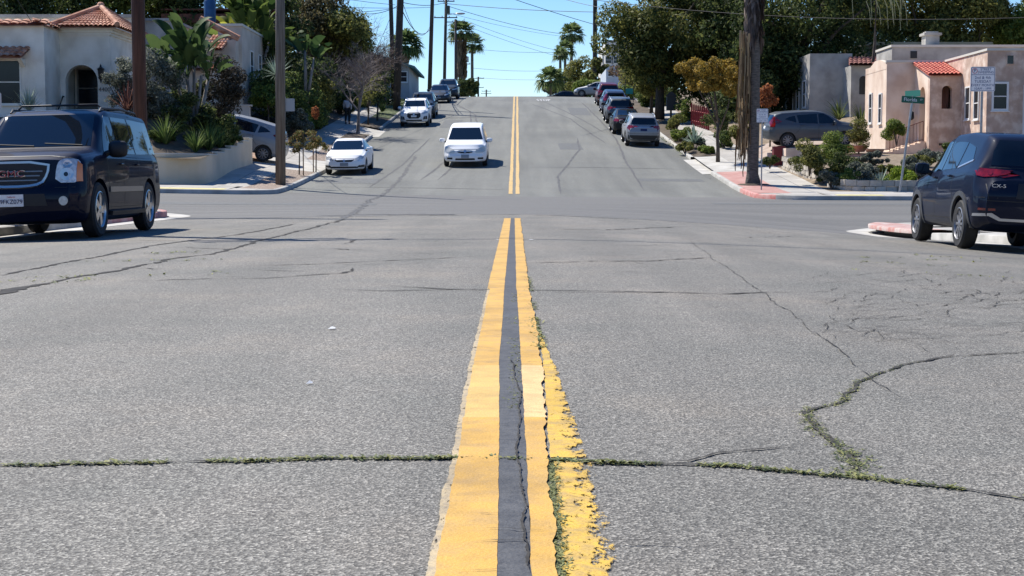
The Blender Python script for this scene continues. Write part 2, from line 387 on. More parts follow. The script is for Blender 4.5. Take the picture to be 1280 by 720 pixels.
ridgem = mat('added_ridge_scrub', (.03,.035,.02), (.10,.10,.06), .25, 1, .6, 2)  # scrub colour of the added, unseen ridge
def ridge(n, pts, h0):
    V = []; rr = random.Random(3)
    for i, (x, y) in enumerate(pts):
        l = math.hypot(x, y - 40); ux, uy = x / l, (y - 40) / l; h = h0 * rr.uniform(.8, 1.15)
        for d_, f in ((0, -.1), (8, .55), (22, .9), (45, 1.), (90, .9)): V.append((x + ux * d_, y + uy * d_, -1.5 + h * f))
    Q = [(i * 5 + j, i * 5 + j + 1, i * 5 + j + 6, i * 5 + j + 5) for i in range(len(pts) - 1) for j in range(4)]
    return struct(n, V, Q, ridgem)
ridge('added_ridge', [(-92, 60), (-92, 30), (-90, 0), (-75, -28), (-50, -45), (-25, -55), (0, -60), (25, -55), (50, -45), (75, -28), (90, 0), (92, 30), (92, 60)], 15)  # added unseen ridge: darkens car reflections and blocks low sky light

# ------------------------------------------------------------ lane lines
def ptab(t): return lambda y: float(np.interp(y, [a for a, _ in t], [b for _, b in t]))
Lo = ptab([(2, -.181), (4.13, -.187), (5.7, -.2), (7.8, -.208), (10.6, -.212), (29, -.248)]); Li = ptab([(2, -.03), (4.13, -.05), (6.2, -.075), (10.6, -.09), (29, -.12)])
Ri = ptab([(2, .032), (4.13, .028), (6.2, .02), (10.6, -.003), (29, -.045)]); Ro = ptab([(2, .076), (4.13, .09), (6.2, .107), (10.6, .09), (29, .065)])
def paint(name, col, worn, lo, hi, sc_=14, wear=0, grad=0):
    m = bpy.data.materials.new(name); m.use_nodes = True; n = m.node_tree.nodes; L = m.node_tree.links; b = n['Principled BSDF']
    tc = n.new('ShaderNodeTexCoord'); nz = n.new('ShaderNodeTexNoise'); nz.inputs['Scale'].default_value = sc_; nz.inputs['Detail'].default_value = 10; nz.inputs['Roughness'].default_value = .72
    L.new(tc.outputs['Object'], nz.inputs['Vector']); rp = n.new('ShaderNodeValToRGB'); rp.color_ramp.elements[0].position = lo; rp.color_ramp.elements[1].position = hi
    rp.color_ramp.elements[0].color = (*worn, 1); rp.color_ramp.elements[1].color = (*col, 1); L.new(nz.outputs['Fac'], rp.inputs[0])
    n2 = n.new('ShaderNodeTexNoise'); n2.inputs['Scale'].default_value = 120; L.new(tc.outputs['Object'], n2.inputs['Vector'])
    bp = n.new('ShaderNodeBump'); bp.inputs['Strength'].default_value = .5; bp.inputs['Distance'].default_value = .004; L.new(n2.outputs['Fac'], bp.inputs['Height']); L.new(bp.outputs[0], b.inputs['Normal'])
    mx = n.new('ShaderNodeMix'); mx.data_type = 'RGBA'; mx.blend_type = 'MULTIPLY'; mx.inputs[0].default_value = .35; L.new(rp.outputs[0], mx.inputs[6]); L.new(n2.outputs['Color'], mx.inputs[7])
    rp2 = n.new('ShaderNodeValToRGB'); rp2.color_ramp.elements[0].position = .32; rp2.color_ramp.elements[1].position = .6; rp2.color_ramp.elements[0].color = (.62,.62,.62,1); L.new(n2.outputs['Fac'], rp2.inputs[0]); L.new(rp2.outputs[0], mx.inputs[7])
    L.new(mx.outputs[2], b.inputs['Base Color']); b.inputs['Roughness'].default_value = .7
    if wear:     # paint missing where the coat has broken away: the asphalt below shows
        mp = n.new('ShaderNodeMapping'); mp.inputs['Scale'].default_value = (1.5, .55, 1); L.new(tc.outputs['Object'], mp.inputs[0])
        n3 = n.new('ShaderNodeTexNoise'); n3.inputs['Scale'].default_value = 17; n3.inputs['Detail'].default_value = 14; n3.inputs['Roughness'].default_value = .8; L.new(mp.outputs[0], n3.inputs['Vector']); f = n3.outputs['Fac']
        if grad:
            sp = n.new('ShaderNodeSeparateXYZ'); L.new(tc.outputs['Object'], sp.inputs[0]); mr = n.new('ShaderNodeMapRange'); mr.inputs[1].default_value = .13; mr.inputs[2].default_value = .215; mr.inputs[3].default_value = .08; mr.inputs[4].default_value = -.10; L.new(sp.outputs[0], mr.inputs[0])
            ad = n.new('ShaderNodeMath'); ad.operation = 'ADD'; L.new(f, ad.inputs[0]); L.new(mr.outputs[0], ad.inputs[1]); f = ad.outputs[0]
        r3 = n.new('ShaderNodeMapRange'); r3.inputs[1].default_value = wear - .012; r3.inputs[2].default_value = wear + .012; L.new(f, r3.inputs[0]); L.new(r3.outputs[0], b.inputs['Alpha'])
        n4 = n.new('ShaderNodeTexNoise'); n4.inputs['Scale'].default_value = 2.2; n4.inputs['Detail'].default_value = 9; n4.inputs['Roughness'].default_value = .7; L.new(tc.outputs['Object'], n4.inputs['Vector'])
        r4 = n.new('ShaderNodeValToRGB'); r4.color_ramp.elements[0].position = .36; r4.color_ramp.elements[1].position = .56; r4.color_ramp.elements[0].color = (.72,.71,.70,1); L.new(n4.outputs['Fac'], r4.inputs[0])
        m2 = n.new('ShaderNodeMix'); m2.data_type = 'RGBA'; m2.blend_type = 'MULTIPLY'; m2.inputs[0].default_value = 1; L.new(mx.outputs[2], m2.inputs[6]); L.new(r4.outputs[0], m2.inputs[7]); L.new(m2.outputs[2], b.inputs['Base Color'])
    return m
yel = paint('yellow_line_paint', (.62,.355,.055), (.50,.30,.08), .38, .58, 7, wear=.33)
yelf = paint('faded_yellow_line_paint', (.62,.40,.13), (.36,.27,.14), .35, .55, 6)
cream = paint('cream_line_paint', (.74,.50,.21), (.62,.41,.17), .36, .56, 9, wear=.27); ylight = paint('pale_yellow_line_paint', (.66,.42,.11), (.55,.36,.11), .36, .56, 8, wear=.27)
pale = paint('old_cream_paint', (.50,.39,.22), (.30,.25,.18), .36, .55, 25, wear=.43)
worny = paint('worn_yellow_paint', (.66,.41,.04), (.46,.30,.08), .40, .56, 12, wear=.48, grad=1)
tar = paint('black_line_paint', (.036,.038,.043), (.075,.075,.076), .42, .62, 22, wear=.30)
jit = lambda a: rnd.uniform(-a, a)
def band(name, xa, xb, y0, y1, m, h, ja=.004, jb=.004, dy=.02, nx=2, kind='structure'):
    n = max(2, int((y1 - y0) / dy)); V = []
    wa = wb = 0
    for i in range(n + 1):
        y = y0 + (y1 - y0) * i / n; wa = wa * .8 + jit(ja); wb = wb * .8 + jit(jb); a, b = xa(y) + wa, xb(y) + wb
        for j in range(nx):
            x = a + (b - a) * j / (nx - 1); V.append((x, y, H(x, y) + h))
    Q = [(j * nx + i, j * nx + i + 1, (j + 1) * nx + i + 1, (j + 1) * nx + i) for j in range(n) for i in range(nx - 1)]
    return struct(name, V, Q, m, False)
band('lane_line_old', lambda y: Lo(y), lambda y: Lo(y) + .04, 1.5, 10.8, pale, .004, .0025, .002)
for a, b, mm in ((1.5, 4.86, yel), (4.86, 6.22, cream), (6.22, 29, yel)):
    dy = .03 if b < 7 else .06
    band('lane_line', lambda y: Lo(y) + (.018 if y < 10.6 else 0), lambda y: Li(y), a, b, mm, .008, .002, .001, dy) if mm is not cream else band('lane_line', lambda y: Lo(y) + .018, lambda y: Li(y), a, b, ylight, .008, .002, .001, dy)
    band('lane_line', lambda y: Ri(y), lambda y: Ro(y), a, b, mm, .0085, .0012, .005, dy)
band('black_lane_gap', lambda y: Li(y) - .004, lambda y: Ri(y) + .004, 1.5, 29, tar, .0065, .001, .002, .05)
band('lane_line_worn', lambda y: Ro(y) + .016, lambda y: Ro(y) + .125, 1.5, 4.12, worny, .004, .004, .004, .03)
band('lane_line_worn', lambda y: Ro(y) + .006, lambda y: Ro(y) + .115 - .028 * (y - 4.1), 4.18, 7.6, worny, .004, .003, .004, .03)
for a, b in ((-.30, -.165), (-.045, .095)): band('lane_line', lambda y, a=a: a, lambda y, b=b: b, 53.8, 230, yelf, .008, .008, .008, .4)
# white legend painted near the crest
white_paint = paint('white_road_paint', (.66,.66,.64), (.45,.45,.43), .3, .5, 5)
me = text_mesh('STOP', 1.0, 0, .8)
for v in me.vertices:
    x = 2.2 + v.co.x * .6; y = 123 + v.co.y * 5.5; v.co = (x, y, H(x, y) + .03)
link('road_legend', me, white_paint, kind='structure')

# ------------------------------------------------------------ cracks, seams and stains
crackm = mat('crack_dark', (.018,.016,.014), (.05,.045,.038), 20, 1)
seamm = mat('tar_seam', (.055,.054,.052), (.10,.098,.094), 6, .8)
def ribbon(acc, pts, w_, h=.0045, jw=.8, wig=0., step=.1, taper=True):
    P = []
    for (x0, y0), (x1, y1) in zip(pts[:-1], pts[1:]):
        n = max(1, int(math.hypot(x1 - x0, y1 - y0) / step))
        for i in range(n): P.append((lerp(x0, x1, i / n), lerp(y0, y1, i / n)))
    P.append(pts[-1]); P = np.array(P, float)
    if len(P) < 3: return
    k = len(P); o1 = o2 = 0; off = np.zeros((k, 2))
    for i in range(k): o1 = o1 * .85 + rnd.gauss(0, wig); o2 = o2 * .85 + rnd.gauss(0, wig); off[i] = (o1, o2)
    off *= np.minimum(1, np.minimum(np.arange(k), np.arange(k)[::-1]) / 4)[:, None]; P += off
    o = len(acc.v)
    for i in range(k):
        t = P[min(i + 1, k - 1)] - P[max(i - 1, 0)]; t /= (np.hypot(*t) + 1e-9); nrm = np.array([-t[1], t[0]])
        ww = w_ * (1 + rnd.uniform(-jw, jw)) * .5
        if taper: ww *= min(1, min(i, k - 1 - i) / 6 + .15)
        for sgn in (-1, 1):
            q = P[i] + nrm * ww * sgn; acc.v.append((q[0], q[1], H(q[0], q[1]) + h))
    for i in range(k - 1): acc.f.append((o + 2 * i, o + 2 * i + 1, o + 2 * i + 3, o + 2 * i + 2))
    return P
def px(*pts): return [on_road(a, b) for a, b in pts]
cr = MB()
cross_path = ribbon(cr, px((-60, 583), (150, 580), (330, 577), (560, 574), (750, 579), (900, 583), (1075, 597), (1190, 610), (1340, 634)), .013, wig=.004, step=.03, taper=False)
zig = ribbon(cr, px((1078, 597), (1060, 566), (1018, 528), (1008, 515), (1050, 502), (1075, 478), (1130, 456), (1180, 447), (1290, 440)), .016, wig=.005, step=.04)
ribbon(cr, px((760, 580), (860, 578), (890, 567), (1010, 556)), .009, wig=.003, step=.04)
ribbon(cr, px((480, 357), (560, 362), (640, 363), (740, 364), (900, 368), (1000, 365)), .03, wig=.01)
ribbon(cr, px((690, 366), (820, 366), (860, 365)), .02, wig=.01)
ribbon(cr, px((0, 366), (60, 352), (130, 341), (200, 325), (260, 318), (300, 308), (390, 285), (430, 274)), .05, wig=.02)
ribbon(cr, px((-10, 370), (20, 361), (40, 357)), .16, wig=.01)
ribbon(cr, px((0, 345), (100, 325), (190, 307), (300, 293), (370, 280)), .05, wig=.01)
ribbon(cr, px((150, 352), (330, 348), (430, 342), (440, 335)), .035, wig=.02)
ribbon(cr, px((300, 333), (400, 330), (520, 324), (600, 321)), .04, wig=.02)
ribbon(cr, px((380, 362), (480, 364), (600, 362)), .02, wig=.01)
ribbon(cr, px((430, 305), (440, 300), (530, 298)), .03, wig=.02)
ribbon(cr, px((860, 300), (930, 350), (1000, 400), (1060, 445), (1130, 500)), .005, wig=.008, jw=.9)
ribbon(cr, px((640, 330), (820, 326), (900, 322)), .03, wig=.02)
ribbon(cr, px((660, 286), (760, 288), (850, 284)), .05, wig=.03)
for _ in range(360):          # crazed patch on the right
    x0 = uni(1000, 1290); y0 = uni(330, 430); 
    if y0 < 340 + (1290 - x0) * .02: continue
    L_ = uni(25, 110); s_ = uni(-.10, .13) if rnd.random() < .75 else uni(-.6, .5); L_ *= 1 if abs(s_) < .14 else .35
    ribbon(cr, px((x0, y0), (x0 + L_ * .4, y0 + L_ * .4 * s_ + uni(-2, 2)), (x0 + L_, y0 + L_ * s_ + uni(-2, 3))), uni(.004, .011), wig=.014, step=.07)
for _ in range(26):
    x0 = uni(30, 560); y0 = uni(285, 350); L_ = uni(25, 100)
    ribbon(cr, px((x0, y0), (x0 + L_, y0 + uni(-4, 4))), uni(.012, .03), wig=.03, step=.1)
for _ in range(22):
    x0 = uni(700, 1150); y0 = uni(268, 340); L_ = uni(25, 100)
    ribbon(cr, px((x0, y0), (x0 + L_, y0 + uni(-3, 5))), uni(.012, .03), wig=.03, step=.1)
for _ in range(40):
    x = uni(-.2, .2); y = uni(2.5, 11)
    ribbon(cr, [(x, y), (x + uni(.04, .22), y + jit(.03))], uni(.002, .004), h=.0115, wig=.003, step=.01)
ribbon(cr, px((662, 720), (655, 640), (648, 590), (646, 560), (650, 500), (640, 450)), .005, h=.0115, wig=.002, step=.02)
struct('road_crack', cr.v, cr.f, crackm, False)
se = MB()
ribbon(se, [(-12, 33.2), (-4, 32.2), (0, 31.9), (6, 32.3), (12, 33)], .16, wig=.02, jw=.6)
ribbon(se, px((395, 270), (470, 268), (568, 268)), .5, jw=.7, wig=.03)
ribbon(se, px((540, 269), (567, 268)), 1.1, h=.009, jw=.6)
ribbon(se, px((430, 273), (462, 250), (520, 236)), .12, wig=.02)
for pts in ([(-3.9, 60), (-3.2, 72), (-2.7, 90), (-3.4, 108), (-5.6, 120), (-6.6, 128)], [(-3.2, 60), (-2.6, 74), (-2.2, 88), (-2.9, 104), (-4.9, 118), (-5.2, 134)], [(-6.4, 100), (-5.8, 112), (-6.3, 122), (-5.0, 140)],
            [(-8, 101.5), (-4, 101.2), (-1, 101.4)], [(-4.6, 101.4), (-2.6, 101.1), (-1.6, 101.6)], [(1, 118), (3.6, 100), (4.4, 86), (4.8, 80)], [(2.2, 120), (4.3, 100), (5.2, 88)],
            [(4.8, 56), (5.1, 70), (5.6, 84), (5.5, 100), (5.2, 120)], [(-5.6, 56), (-5.2, 70), (-4.9, 84)], [(.3, 66), (3, 66.2), (7.8, 66)], [(-7.5, 56), (-3, 56.2), (0, 56)],
            [(1.6, 54), (1.7, 62), (3.2, 76), (3.4, 84)]):
    ribbon(se, pts, .10, h=.006, jw=.3, wig=.01, step=.5)
ribbon(se, [(-4.6, 101.2), (-3.4, 101.0), (-1.9, 101.5), (-1.0, 101.3)], .3, h=.009, jw=.8, wig=.03, step=.3)
struct('road_seam', se.v, se.f, seamm, False)
pt = MB()
def patch(acc, x0, x1, y0, y1, h=.004):
    nx, ny = 6, max(2, int((y1 - y0) / .5)); o = len(acc.v)
    for j in range(ny + 1):
        for i in range(nx + 1): x = lerp(x0, x1, i / nx) + jit(.02); y = lerp(y0, y1, j / ny) + jit(.03); acc.v.append((x, y, H(x, y) + h))
    acc.f += [(o + j * (nx + 1) + i, o + j * (nx + 1) + i + 1, o + (j + 1) * (nx + 1) + i + 1, o + (j + 1) * (nx + 1) + i) for j in range(ny) for i in range(nx)]
patch(pt, -7.9, -5.6, 58, 60.5); patch(pt, 2.2, 3.4, 76, 80); patch(pt, -4.8, -3.6, 92, 99); patch(pt, 5.0, 7.6, 60, 61.2); patch(pt, 3.8, 5.2, 104, 112); patch(pt, -11, -4, 41.5, 42.6); patch(pt, 6, 13, 45, 46.1)
struct('road_patch', pt.v, pt.f, mat('patch_asphalt', (.085,.088,.085), (.13,.133,.128), 9, .85), False)
# scraps lying on the road
scrap = mat('white_scrap', (.75,.75,.73), rough=.6)
for i, (a, b, s_, lb) in enumerate(((415, 412, .02, 'small crumpled white paper scrap on the asphalt left of the lines, farther of two'), (387, 481, .013, 'small flat white paper scrap on the asphalt left of the lines, nearer of two'))):
    x, y = on_road(a, b); z = H(x, y); mb = MB().add([(x - s_, y - s_, z + .006), (x + s_, y - s_ * .7, z + .008), (x + s_ * .8, y + s_, z + .01), (x - s_ * .6, y + s_ * .9, z + .008), (x, y, z + .018)], [(0, 1, 4), (1, 2, 4), (2, 3, 4), (3, 0, 4)])
    mb.build('paper_scrap', scrap, label=lb, cat='litter')
for i, (x, l) in enumerate(((-.29, 0), (.13, 0))): band('road_marker_paint', lambda y, x=x: x, lambda y, x=x: x + .075, 19., 19.12, white_paint, .006, .02, .02, .02)

# weeds growing in the cracks
def weeds(name, spots, m, size=.02, per=5, spread=.012):
    V = []; Q = []
    for (x, y, s_) in spots:
        for _ in range(per):
            cx = x + rnd.gauss(0, spread * s_); cy = y + rnd.gauss(0, spread * s_); z = H(cx, cy) + .003; L_ = size * s_ * uni(.4, 1.7); a = uni(0, 6.28); dx, dy = math.cos(a) * L_, math.sin(a) * L_; wv = L_ * .26; up = L_ * uni(.05, .35)
            o = len(V); V += [(cx - dy / L_ * wv * .5, cy + dx / L_ * wv * .5, z), (cx + dy / L_ * wv * .5, cy - dx / L_ * wv * .5, z), (cx + dx * .6 + dy / L_ * wv, cy + dy * .6 - dx / L_ * wv, z + up * .8), (cx + dx, cy + dy, z + up)]
            Q.append((o, o + 1, o + 2, o + 3))
    return fast(name, V, Q, m, kind='stuff')
weedm = mat('weed_green', (.06,.085,.02), (.26,.26,.08), 8, .7, isl=.8, c3=(.13,.15,.04), trans=.2)
sp_ = []
for p in cross_path:
    q = p[0]; d_ = .8 if -.25 < q < .35 else (.45 if q > -1.2 and q < 1 else .22)
    if math.sin(q * 9) + math.sin(q * 23 + 1) > -1.0 + (.3 - d_): sp_ += [(p[0] + jit(.008), p[1] + jit(.006), uni(.4, 1)) for _ in range(int(2 + 14 * d_))]
for i, p in enumerate(zig):
    f_ = 1 - i / len(zig)
    if f_ > .25: sp_ += [(p[0] + rnd.gauss(0, .022) * f_, p[1] + rnd.gauss(0, .025) * f_, uni(.4, .8) * (.3 + .7 * f_)) for _ in range(int(2 + 10 * f_ * (.4 + .6 * abs(math.sin(i * .21)))))]
def vstrip(a, b, y0, y1, n, s0=.5, s1=1.1):
    for _ in range(n):
        y = uni(y0, y1); x = uni(a(y), b(y)); sp_.append((x, y, uni(s0, s1)))
vstrip(lambda y: Ro(y) - .006, lambda y: Ro(y) + .022 + .01 * math.sin(y * 30), 2.3, 4.1, 900, .3, .6)
vstrip(lambda y: Ro(y) - .03, lambda y: Ro(y) + .02, 6.9, 8.4, 300, .5, 1.1)
vstrip(lambda y: Ro(y) - .03, lambda y: Ro(y) + .02, 8.9, 9.5, 50, .5, 1.); vstrip(lambda y: Ro(y) - .03, lambda y: Ro(y) + .02, 10.4, 12, 90, .5, 1.1)
vstrip(lambda y: -.04, lambda y: .01, 9.4, 10.1, 40, .5, 1.); vstrip(lambda y: -.04, lambda y: .01, 8.0, 8.4, 40, .5, 1.)
vstrip(lambda y: -.024, lambda y: .014, 5.0, 7.3, 420, .35, .8)
for a, b in ((1160, 325), (1130, 330), (1220, 345), (1195, 322), (230, 316), (195, 326), (130, 345), (60, 352)):
    x, y = on_road(a, b); sp_ += [(x + rnd.gauss(0, .4), y + rnd.gauss(0, .15), uni(.8, 2)) for _ in range(16)]
weeds('crack_weeds', sp_, weedm)

# ------------------------------------------------------------ foliage
NPR = np.random.default_rng(7)
def leaves(name, m, parent, clumps, n, size, aspect=.45, shell=.65, up=.35, droop=0., **kw):
    C = np.asarray(clumps, float)
    if C.shape[1] == 4: C = np.concatenate([C, C[:, 3:4], C[:, 3:4]], 1)
    wgt = (C[:, 3] * C[:, 4] * C[:, 5]) ** .66; idx = NPR.choice(len(C), n, p=wgt / wgt.sum()); c = C[idx]
    d = NPR.normal(size=(n, 3)); d /= np.linalg.norm(d, axis=1)[:, None]; r = shell + (1 - shell) * NPR.random(n) ** .7 + NPR.normal(0, .07, n)
    P = c[:, :3] + d * c[:, 3:] * r[:, None]
    N = d + NPR.normal(0, .7, (n, 3)) + np.array([0, 0, up]); N /= np.linalg.norm(N, axis=1)[:, None]
    A = NPR.normal(size=(n, 3)); A[:, 2] -= droop; A -= N * (A * N).sum(1)[:, None]; A /= np.linalg.norm(A, axis=1)[:, None]; B = np.cross(N, A)
    s = size * (.55 + .9 * NPR.random(n))[:, None]
    V = np.empty((n, 4, 3)); V[:, 0] = P - A * s; V[:, 1] = P - B * s * aspect + N * s * .12; V[:, 2] = P + A * s; V[:, 3] = P + B * s * aspect + N * s * .12
    return fast(name, V.reshape(-1, 3), np.arange(4 * n).reshape(n, 4), m, parent, **kw)
def crown(c, r, k, cr_, seed=0, fill=.55, low=-1.):
    g = np.random.default_rng(seed + 11); out = []
    while len(out) < k:
        d = g.normal(size=3); d /= np.linalg.norm(d)
        if d[2] < low: continue
        q = fill + (1 - fill) * g.random(); s = cr_ * g.uniform(.6, 1.35)
        out.append((c[0] + d[0] * r[0] * q, c[1] + d[1] * r[1] * q, c[2] + d[2] * r[2] * q, s, s, s * .8))
    return out
bark = mat('bark_brown', (.05,.038,.028), (.13,.10,.075), 5, .9, .6, 30, stretch=(4, 4, .8))
barkg = mat('bark_grey', (.16,.14,.12), (.30,.27,.24), 5, .9, .4, 30, stretch=(4, 4, .8))
def trunk_to(name, base, h, rad, clumps, m, parent, k=6, fork=.4, lean=(0, 0)):
    mb = MB(); b = Vector(base); top = b + Vector((lean[0], lean[1], h))
    mb.tube([b - Vector((0, 0, .2)), b + (top - b) * .3, b + (top - b) * .6 + Vector((jit(.05), jit(.05), 0)), top], [rad * 1.25, rad, rad * .9, rad * .75], 10)
    for c in list(clumps)[:k]:
        e = Vector(c[:3]); s = b + (top - b) * uni(fork, 1); md = (s + e) / 2 + Vector((jit(.2), jit(.2), .1 * (e - s).length)); mb.tube([s, md, e], [rad * .55, rad * .35, rad * .1], 6)
    return mb.build(name, m, parent, 2)
def tree(name, label, base, th, rad, clumps, n, size, lm, bm_=None, group=None, cat='tree', k=6, aspect=.45, shell=.65, lean=(0, 0), droop=0., up=.35, cname='crown'):
    t = thing(name, base, label, cat, group); b = Vector(base); loc = [tuple(Vector(c[:3]) - b) + tuple(c[3:]) for c in clumps]
    trunk_to('trunk', (0, 0, 0), th, rad, loc, bm_ or bark, t, k, lean=lean)
    leaves(cname, lm, t, loc, n, size, aspect, shell, up, droop); return t
def bush(name, label, c, r, k, n, size, lm, group=None, cat='shrub', aspect=.45, cr_=None, shell=.72, stems=True, seed=None):
    cr_ = cr_ or min(r) * .46; z0 = c[2] - r[2]; base = (c[0], c[1], z0); t = thing(name, base, label, cat, group)
    cl = [(q[0] - c[0], q[1] - c[1], max(q[2] - z0 - .12 * r[2], .1 * r[2])) + tuple(q[3:]) for q in crown(c, r, k, cr_, seed if seed is not None else int(abs(c[0] * 10 + c[1])), .3, -.6)]
    leaves('foliage', lm, t, cl, int(n * 1.6), size, aspect, shell)
    if stems:
        mb = MB()
        for q in cl[:4]: mb.tube([(0, 0, -.1), (q[0] * .5, q[1] * .5, q[2] * .5), q[:3]], [.03, .02, .008], 5)
        mb.build('stem', bark, t)
    return t
def strappy(name, label, base, n, L_, wd, m, group=None, cat='plant', arch=.6, tilt=(.2, 1.1), seed=1, stem=0.):
    g = random.Random(seed); t = thing(name, base, label, cat, group); V = []; Q = []
    for _ in range(n):
        a = g.uniform(0, 6.283); th = g.uniform(*tilt); l = L_ * g.uniform(.6, 1.1); p = Vector((math.cos(a) * .04, math.sin(a) * .04, stem)); prev = None; sd = Vector((-math.sin(a), math.cos(a), 0)); S = 6; ww = wd * g.uniform(.7, 1.2)
        for i in range(S + 1):
            f = i / S; wv = ww * (1 - f ** 1.6) * (.5 + min(1, f * 3) * .5) * .5; o = len(V); V += [tuple(p - sd * wv), tuple(p + sd * wv)]
            if i: Q.append((o - 2, o - 1, o + 1, o))
            q = th + arch * f * f; p = p + Vector((math.sin(q) * math.cos(a), math.sin(q) * math.sin(a), math.cos(q))) * l / S
    fast('blades', V, Q, m, t)
    if stem: MB().tube([(0, 0, -.1), (0, 0, stem + .05)], [.07, .06], 8).build('stem', bark, t)
    return t
def fan_frond(V, F, p, d, L_, R_, nseg=14, droop=.3, g=rnd):
    d = Vector(d).normalized(); up = Vector((0, 0, 1)); sd = d.cross(up)
    if sd.length < .1: sd = Vector((1, 0, 0))
    sd.normalize(); nn = sd.cross(d); p = Vector(p); hub = p + d * L_ - up * L_ * .08
    o = len(V); w_ = .03; V += [tuple(p - sd * w_), tuple(p + sd * w_), tuple(hub + sd * w_ * .6), tuple(hub - sd * w_ * .6)]; F.append((o, o + 1, o + 2, o + 3))
    for i in range(nseg):
        a = lerp(-1.9, 1.9, (i + .5) / nseg) + g.uniform(-.05, .05); dr = d * math.cos(a) + sd * math.sin(a); l = R_ * g.uniform(.8, 1.05) * (.75 + .25 * math.cos(a)); hw = R_ * .085; s2 = dr.cross(nn)
        mid = hub + dr * l * .6 + nn * .05; tip = hub + dr * l - up * l * droop
        o = len(V); V += [tuple(hub), tuple(mid - s2 * hw), tuple(tip), tuple(mid + s2 * hw)]; F.append((o, o + 1, o + 2, o + 3))
palmleaf = leafmat('palm_leaf', (.03,.05,.018), (.13,.16,.055), (.07,.10,.035), trans=.25)
deadfrond = mat('dead_frond', (.16,.11,.06), (.34,.25,.15), 2, .9, isl=.6)
palmbark = mat('palm_bark', (.07,.06,.05), (.17,.145,.12), 3, .95, .7, 20, stretch=(2, 2, 7))
def fan_palm(label, base, h, rad, nf, fl, fr, skirt=1.5, group=None, seed=1, bend=0., skirt_r=None, nseg=14, trm=None):
    g = random.Random(seed); t = thing('fan_palm', base, label, 'palm tree', group)
    pts = [(bend * (i / 8) ** 2 * h * .05, 0, h * i / 8 - (.2 if i == 0 else 0)) for i in range(9)]
    MB().tube(pts, [rad * (1.25 if i == 0 else 1.06 - .25 * i / 8) for i in range(9)], 12).build('trunk', trm or palmbark, t, 2)
    top = Vector(pts[-1]); V = []; F = []
    for i in range(nf):
        a = i * 2.39996 + g.uniform(-.2, .2); e = lerp(1.35, -.55, (i / nf) ** .8); d = (math.cos(a) * math.cos(e), math.sin(a) * math.cos(e), math.sin(e)); fan_frond(V, F, top, d, fl * g.uniform(.8, 1.1), fr, nseg, .28 + (.3 if e < 0 else 0), g)
    fast('crown', V, F, palmleaf, t)
    if skirt:
        V = []; F = []; sr = skirt_r or rad * 2.2
        for i in range(int(70 * skirt)):
            a = g.uniform(0, 6.28); z = top.z - g.uniform(0, skirt); l = g.uniform(.5, 1.1) * min(1.2, skirt * .5 + .3); rr = sr * g.uniform(.75, 1.05); hw = g.uniform(.05, .14); x, y = math.cos(a), math.sin(a); o = len(V)
            V += [(top.x + x * rad * .8 - y * hw, y * rad * .8 + x * hw, z), (top.x + x * rad * .8 + y * hw, y * rad * .8 - x * hw, z), (top.x + x * rr + y * hw * .6, y * rr - x * hw * .6, z - l * .6), (top.x + x * rr * .9, y * rr * .9, z - l)]; F.append((o, o + 1, o + 2, o + 3))
        fast('skirt', V, F, deadfrond, t)
    return t
def paddle_plant(label, base, trunks, leaves_, m, group=None, seed=1, name='giant_bird_of_paradise'):
    g = random.Random(seed); t = thing(name, base, label, 'plant', group)
    for (dx, h, r_) in trunks:
        MB().tube([(dx * .2, 0, -.2), (dx * .6, jit(.1), h * .5), (dx, jit(.1), h)], [r_, r_ * .85, r_ * .7], 8).build('stem', barkg, t, 2)
    V = []; Q = []
    for (dx, z, n, L_) in leaves_:
        for i in range(n):
            a = g.uniform(0, 6.283); th = g.uniform(.1, .9); p = Vector((dx, 0, z)); out = Vector((math.cos(a), math.sin(a), 0)); l = L_ * g.uniform(.7, 1.15); sd = Vector((-math.sin(a), math.cos(a), 0)); S = 9
            pet = l * .55; d = (out * math.sin(th) + Vector((0, 0, math.cos(th)))); o = len(V); V += [tuple(p - sd * .025), tuple(p + sd * .025), tuple(p + d * pet + sd * .02), tuple(p + d * pet - sd * .02)]; Q.append((o, o + 1, o + 2, o + 3)); p = p + d * pet
            tw = g.uniform(-.9, .9); sd2 = (sd * math.cos(tw) + d.cross(sd) * math.sin(tw)); wd = l * .17
            for i2 in range(S + 1):
                f = i2 / S; wv = wd * math.sin(min(1, f * .93 + .07) * math.pi) ** .6; q = th + 1.0 * f * f; d = out * math.sin(q) + Vector((0, 0, math.cos(q))); o = len(V)
                V += [tuple(p - sd2 * wv + d.cross(sd2) * wv * .35), tuple(p), tuple(p + sd2 * wv + d.cross(sd2) * wv * .35)]
                if i2 and g.random() > .08: Q += [(o - 3, o - 2, o + 1, o), (o - 2, o - 1, o + 2, o + 1)]
                p = p + d * l * .85 / S
    fast('leaves', V, Q, m, t); return t
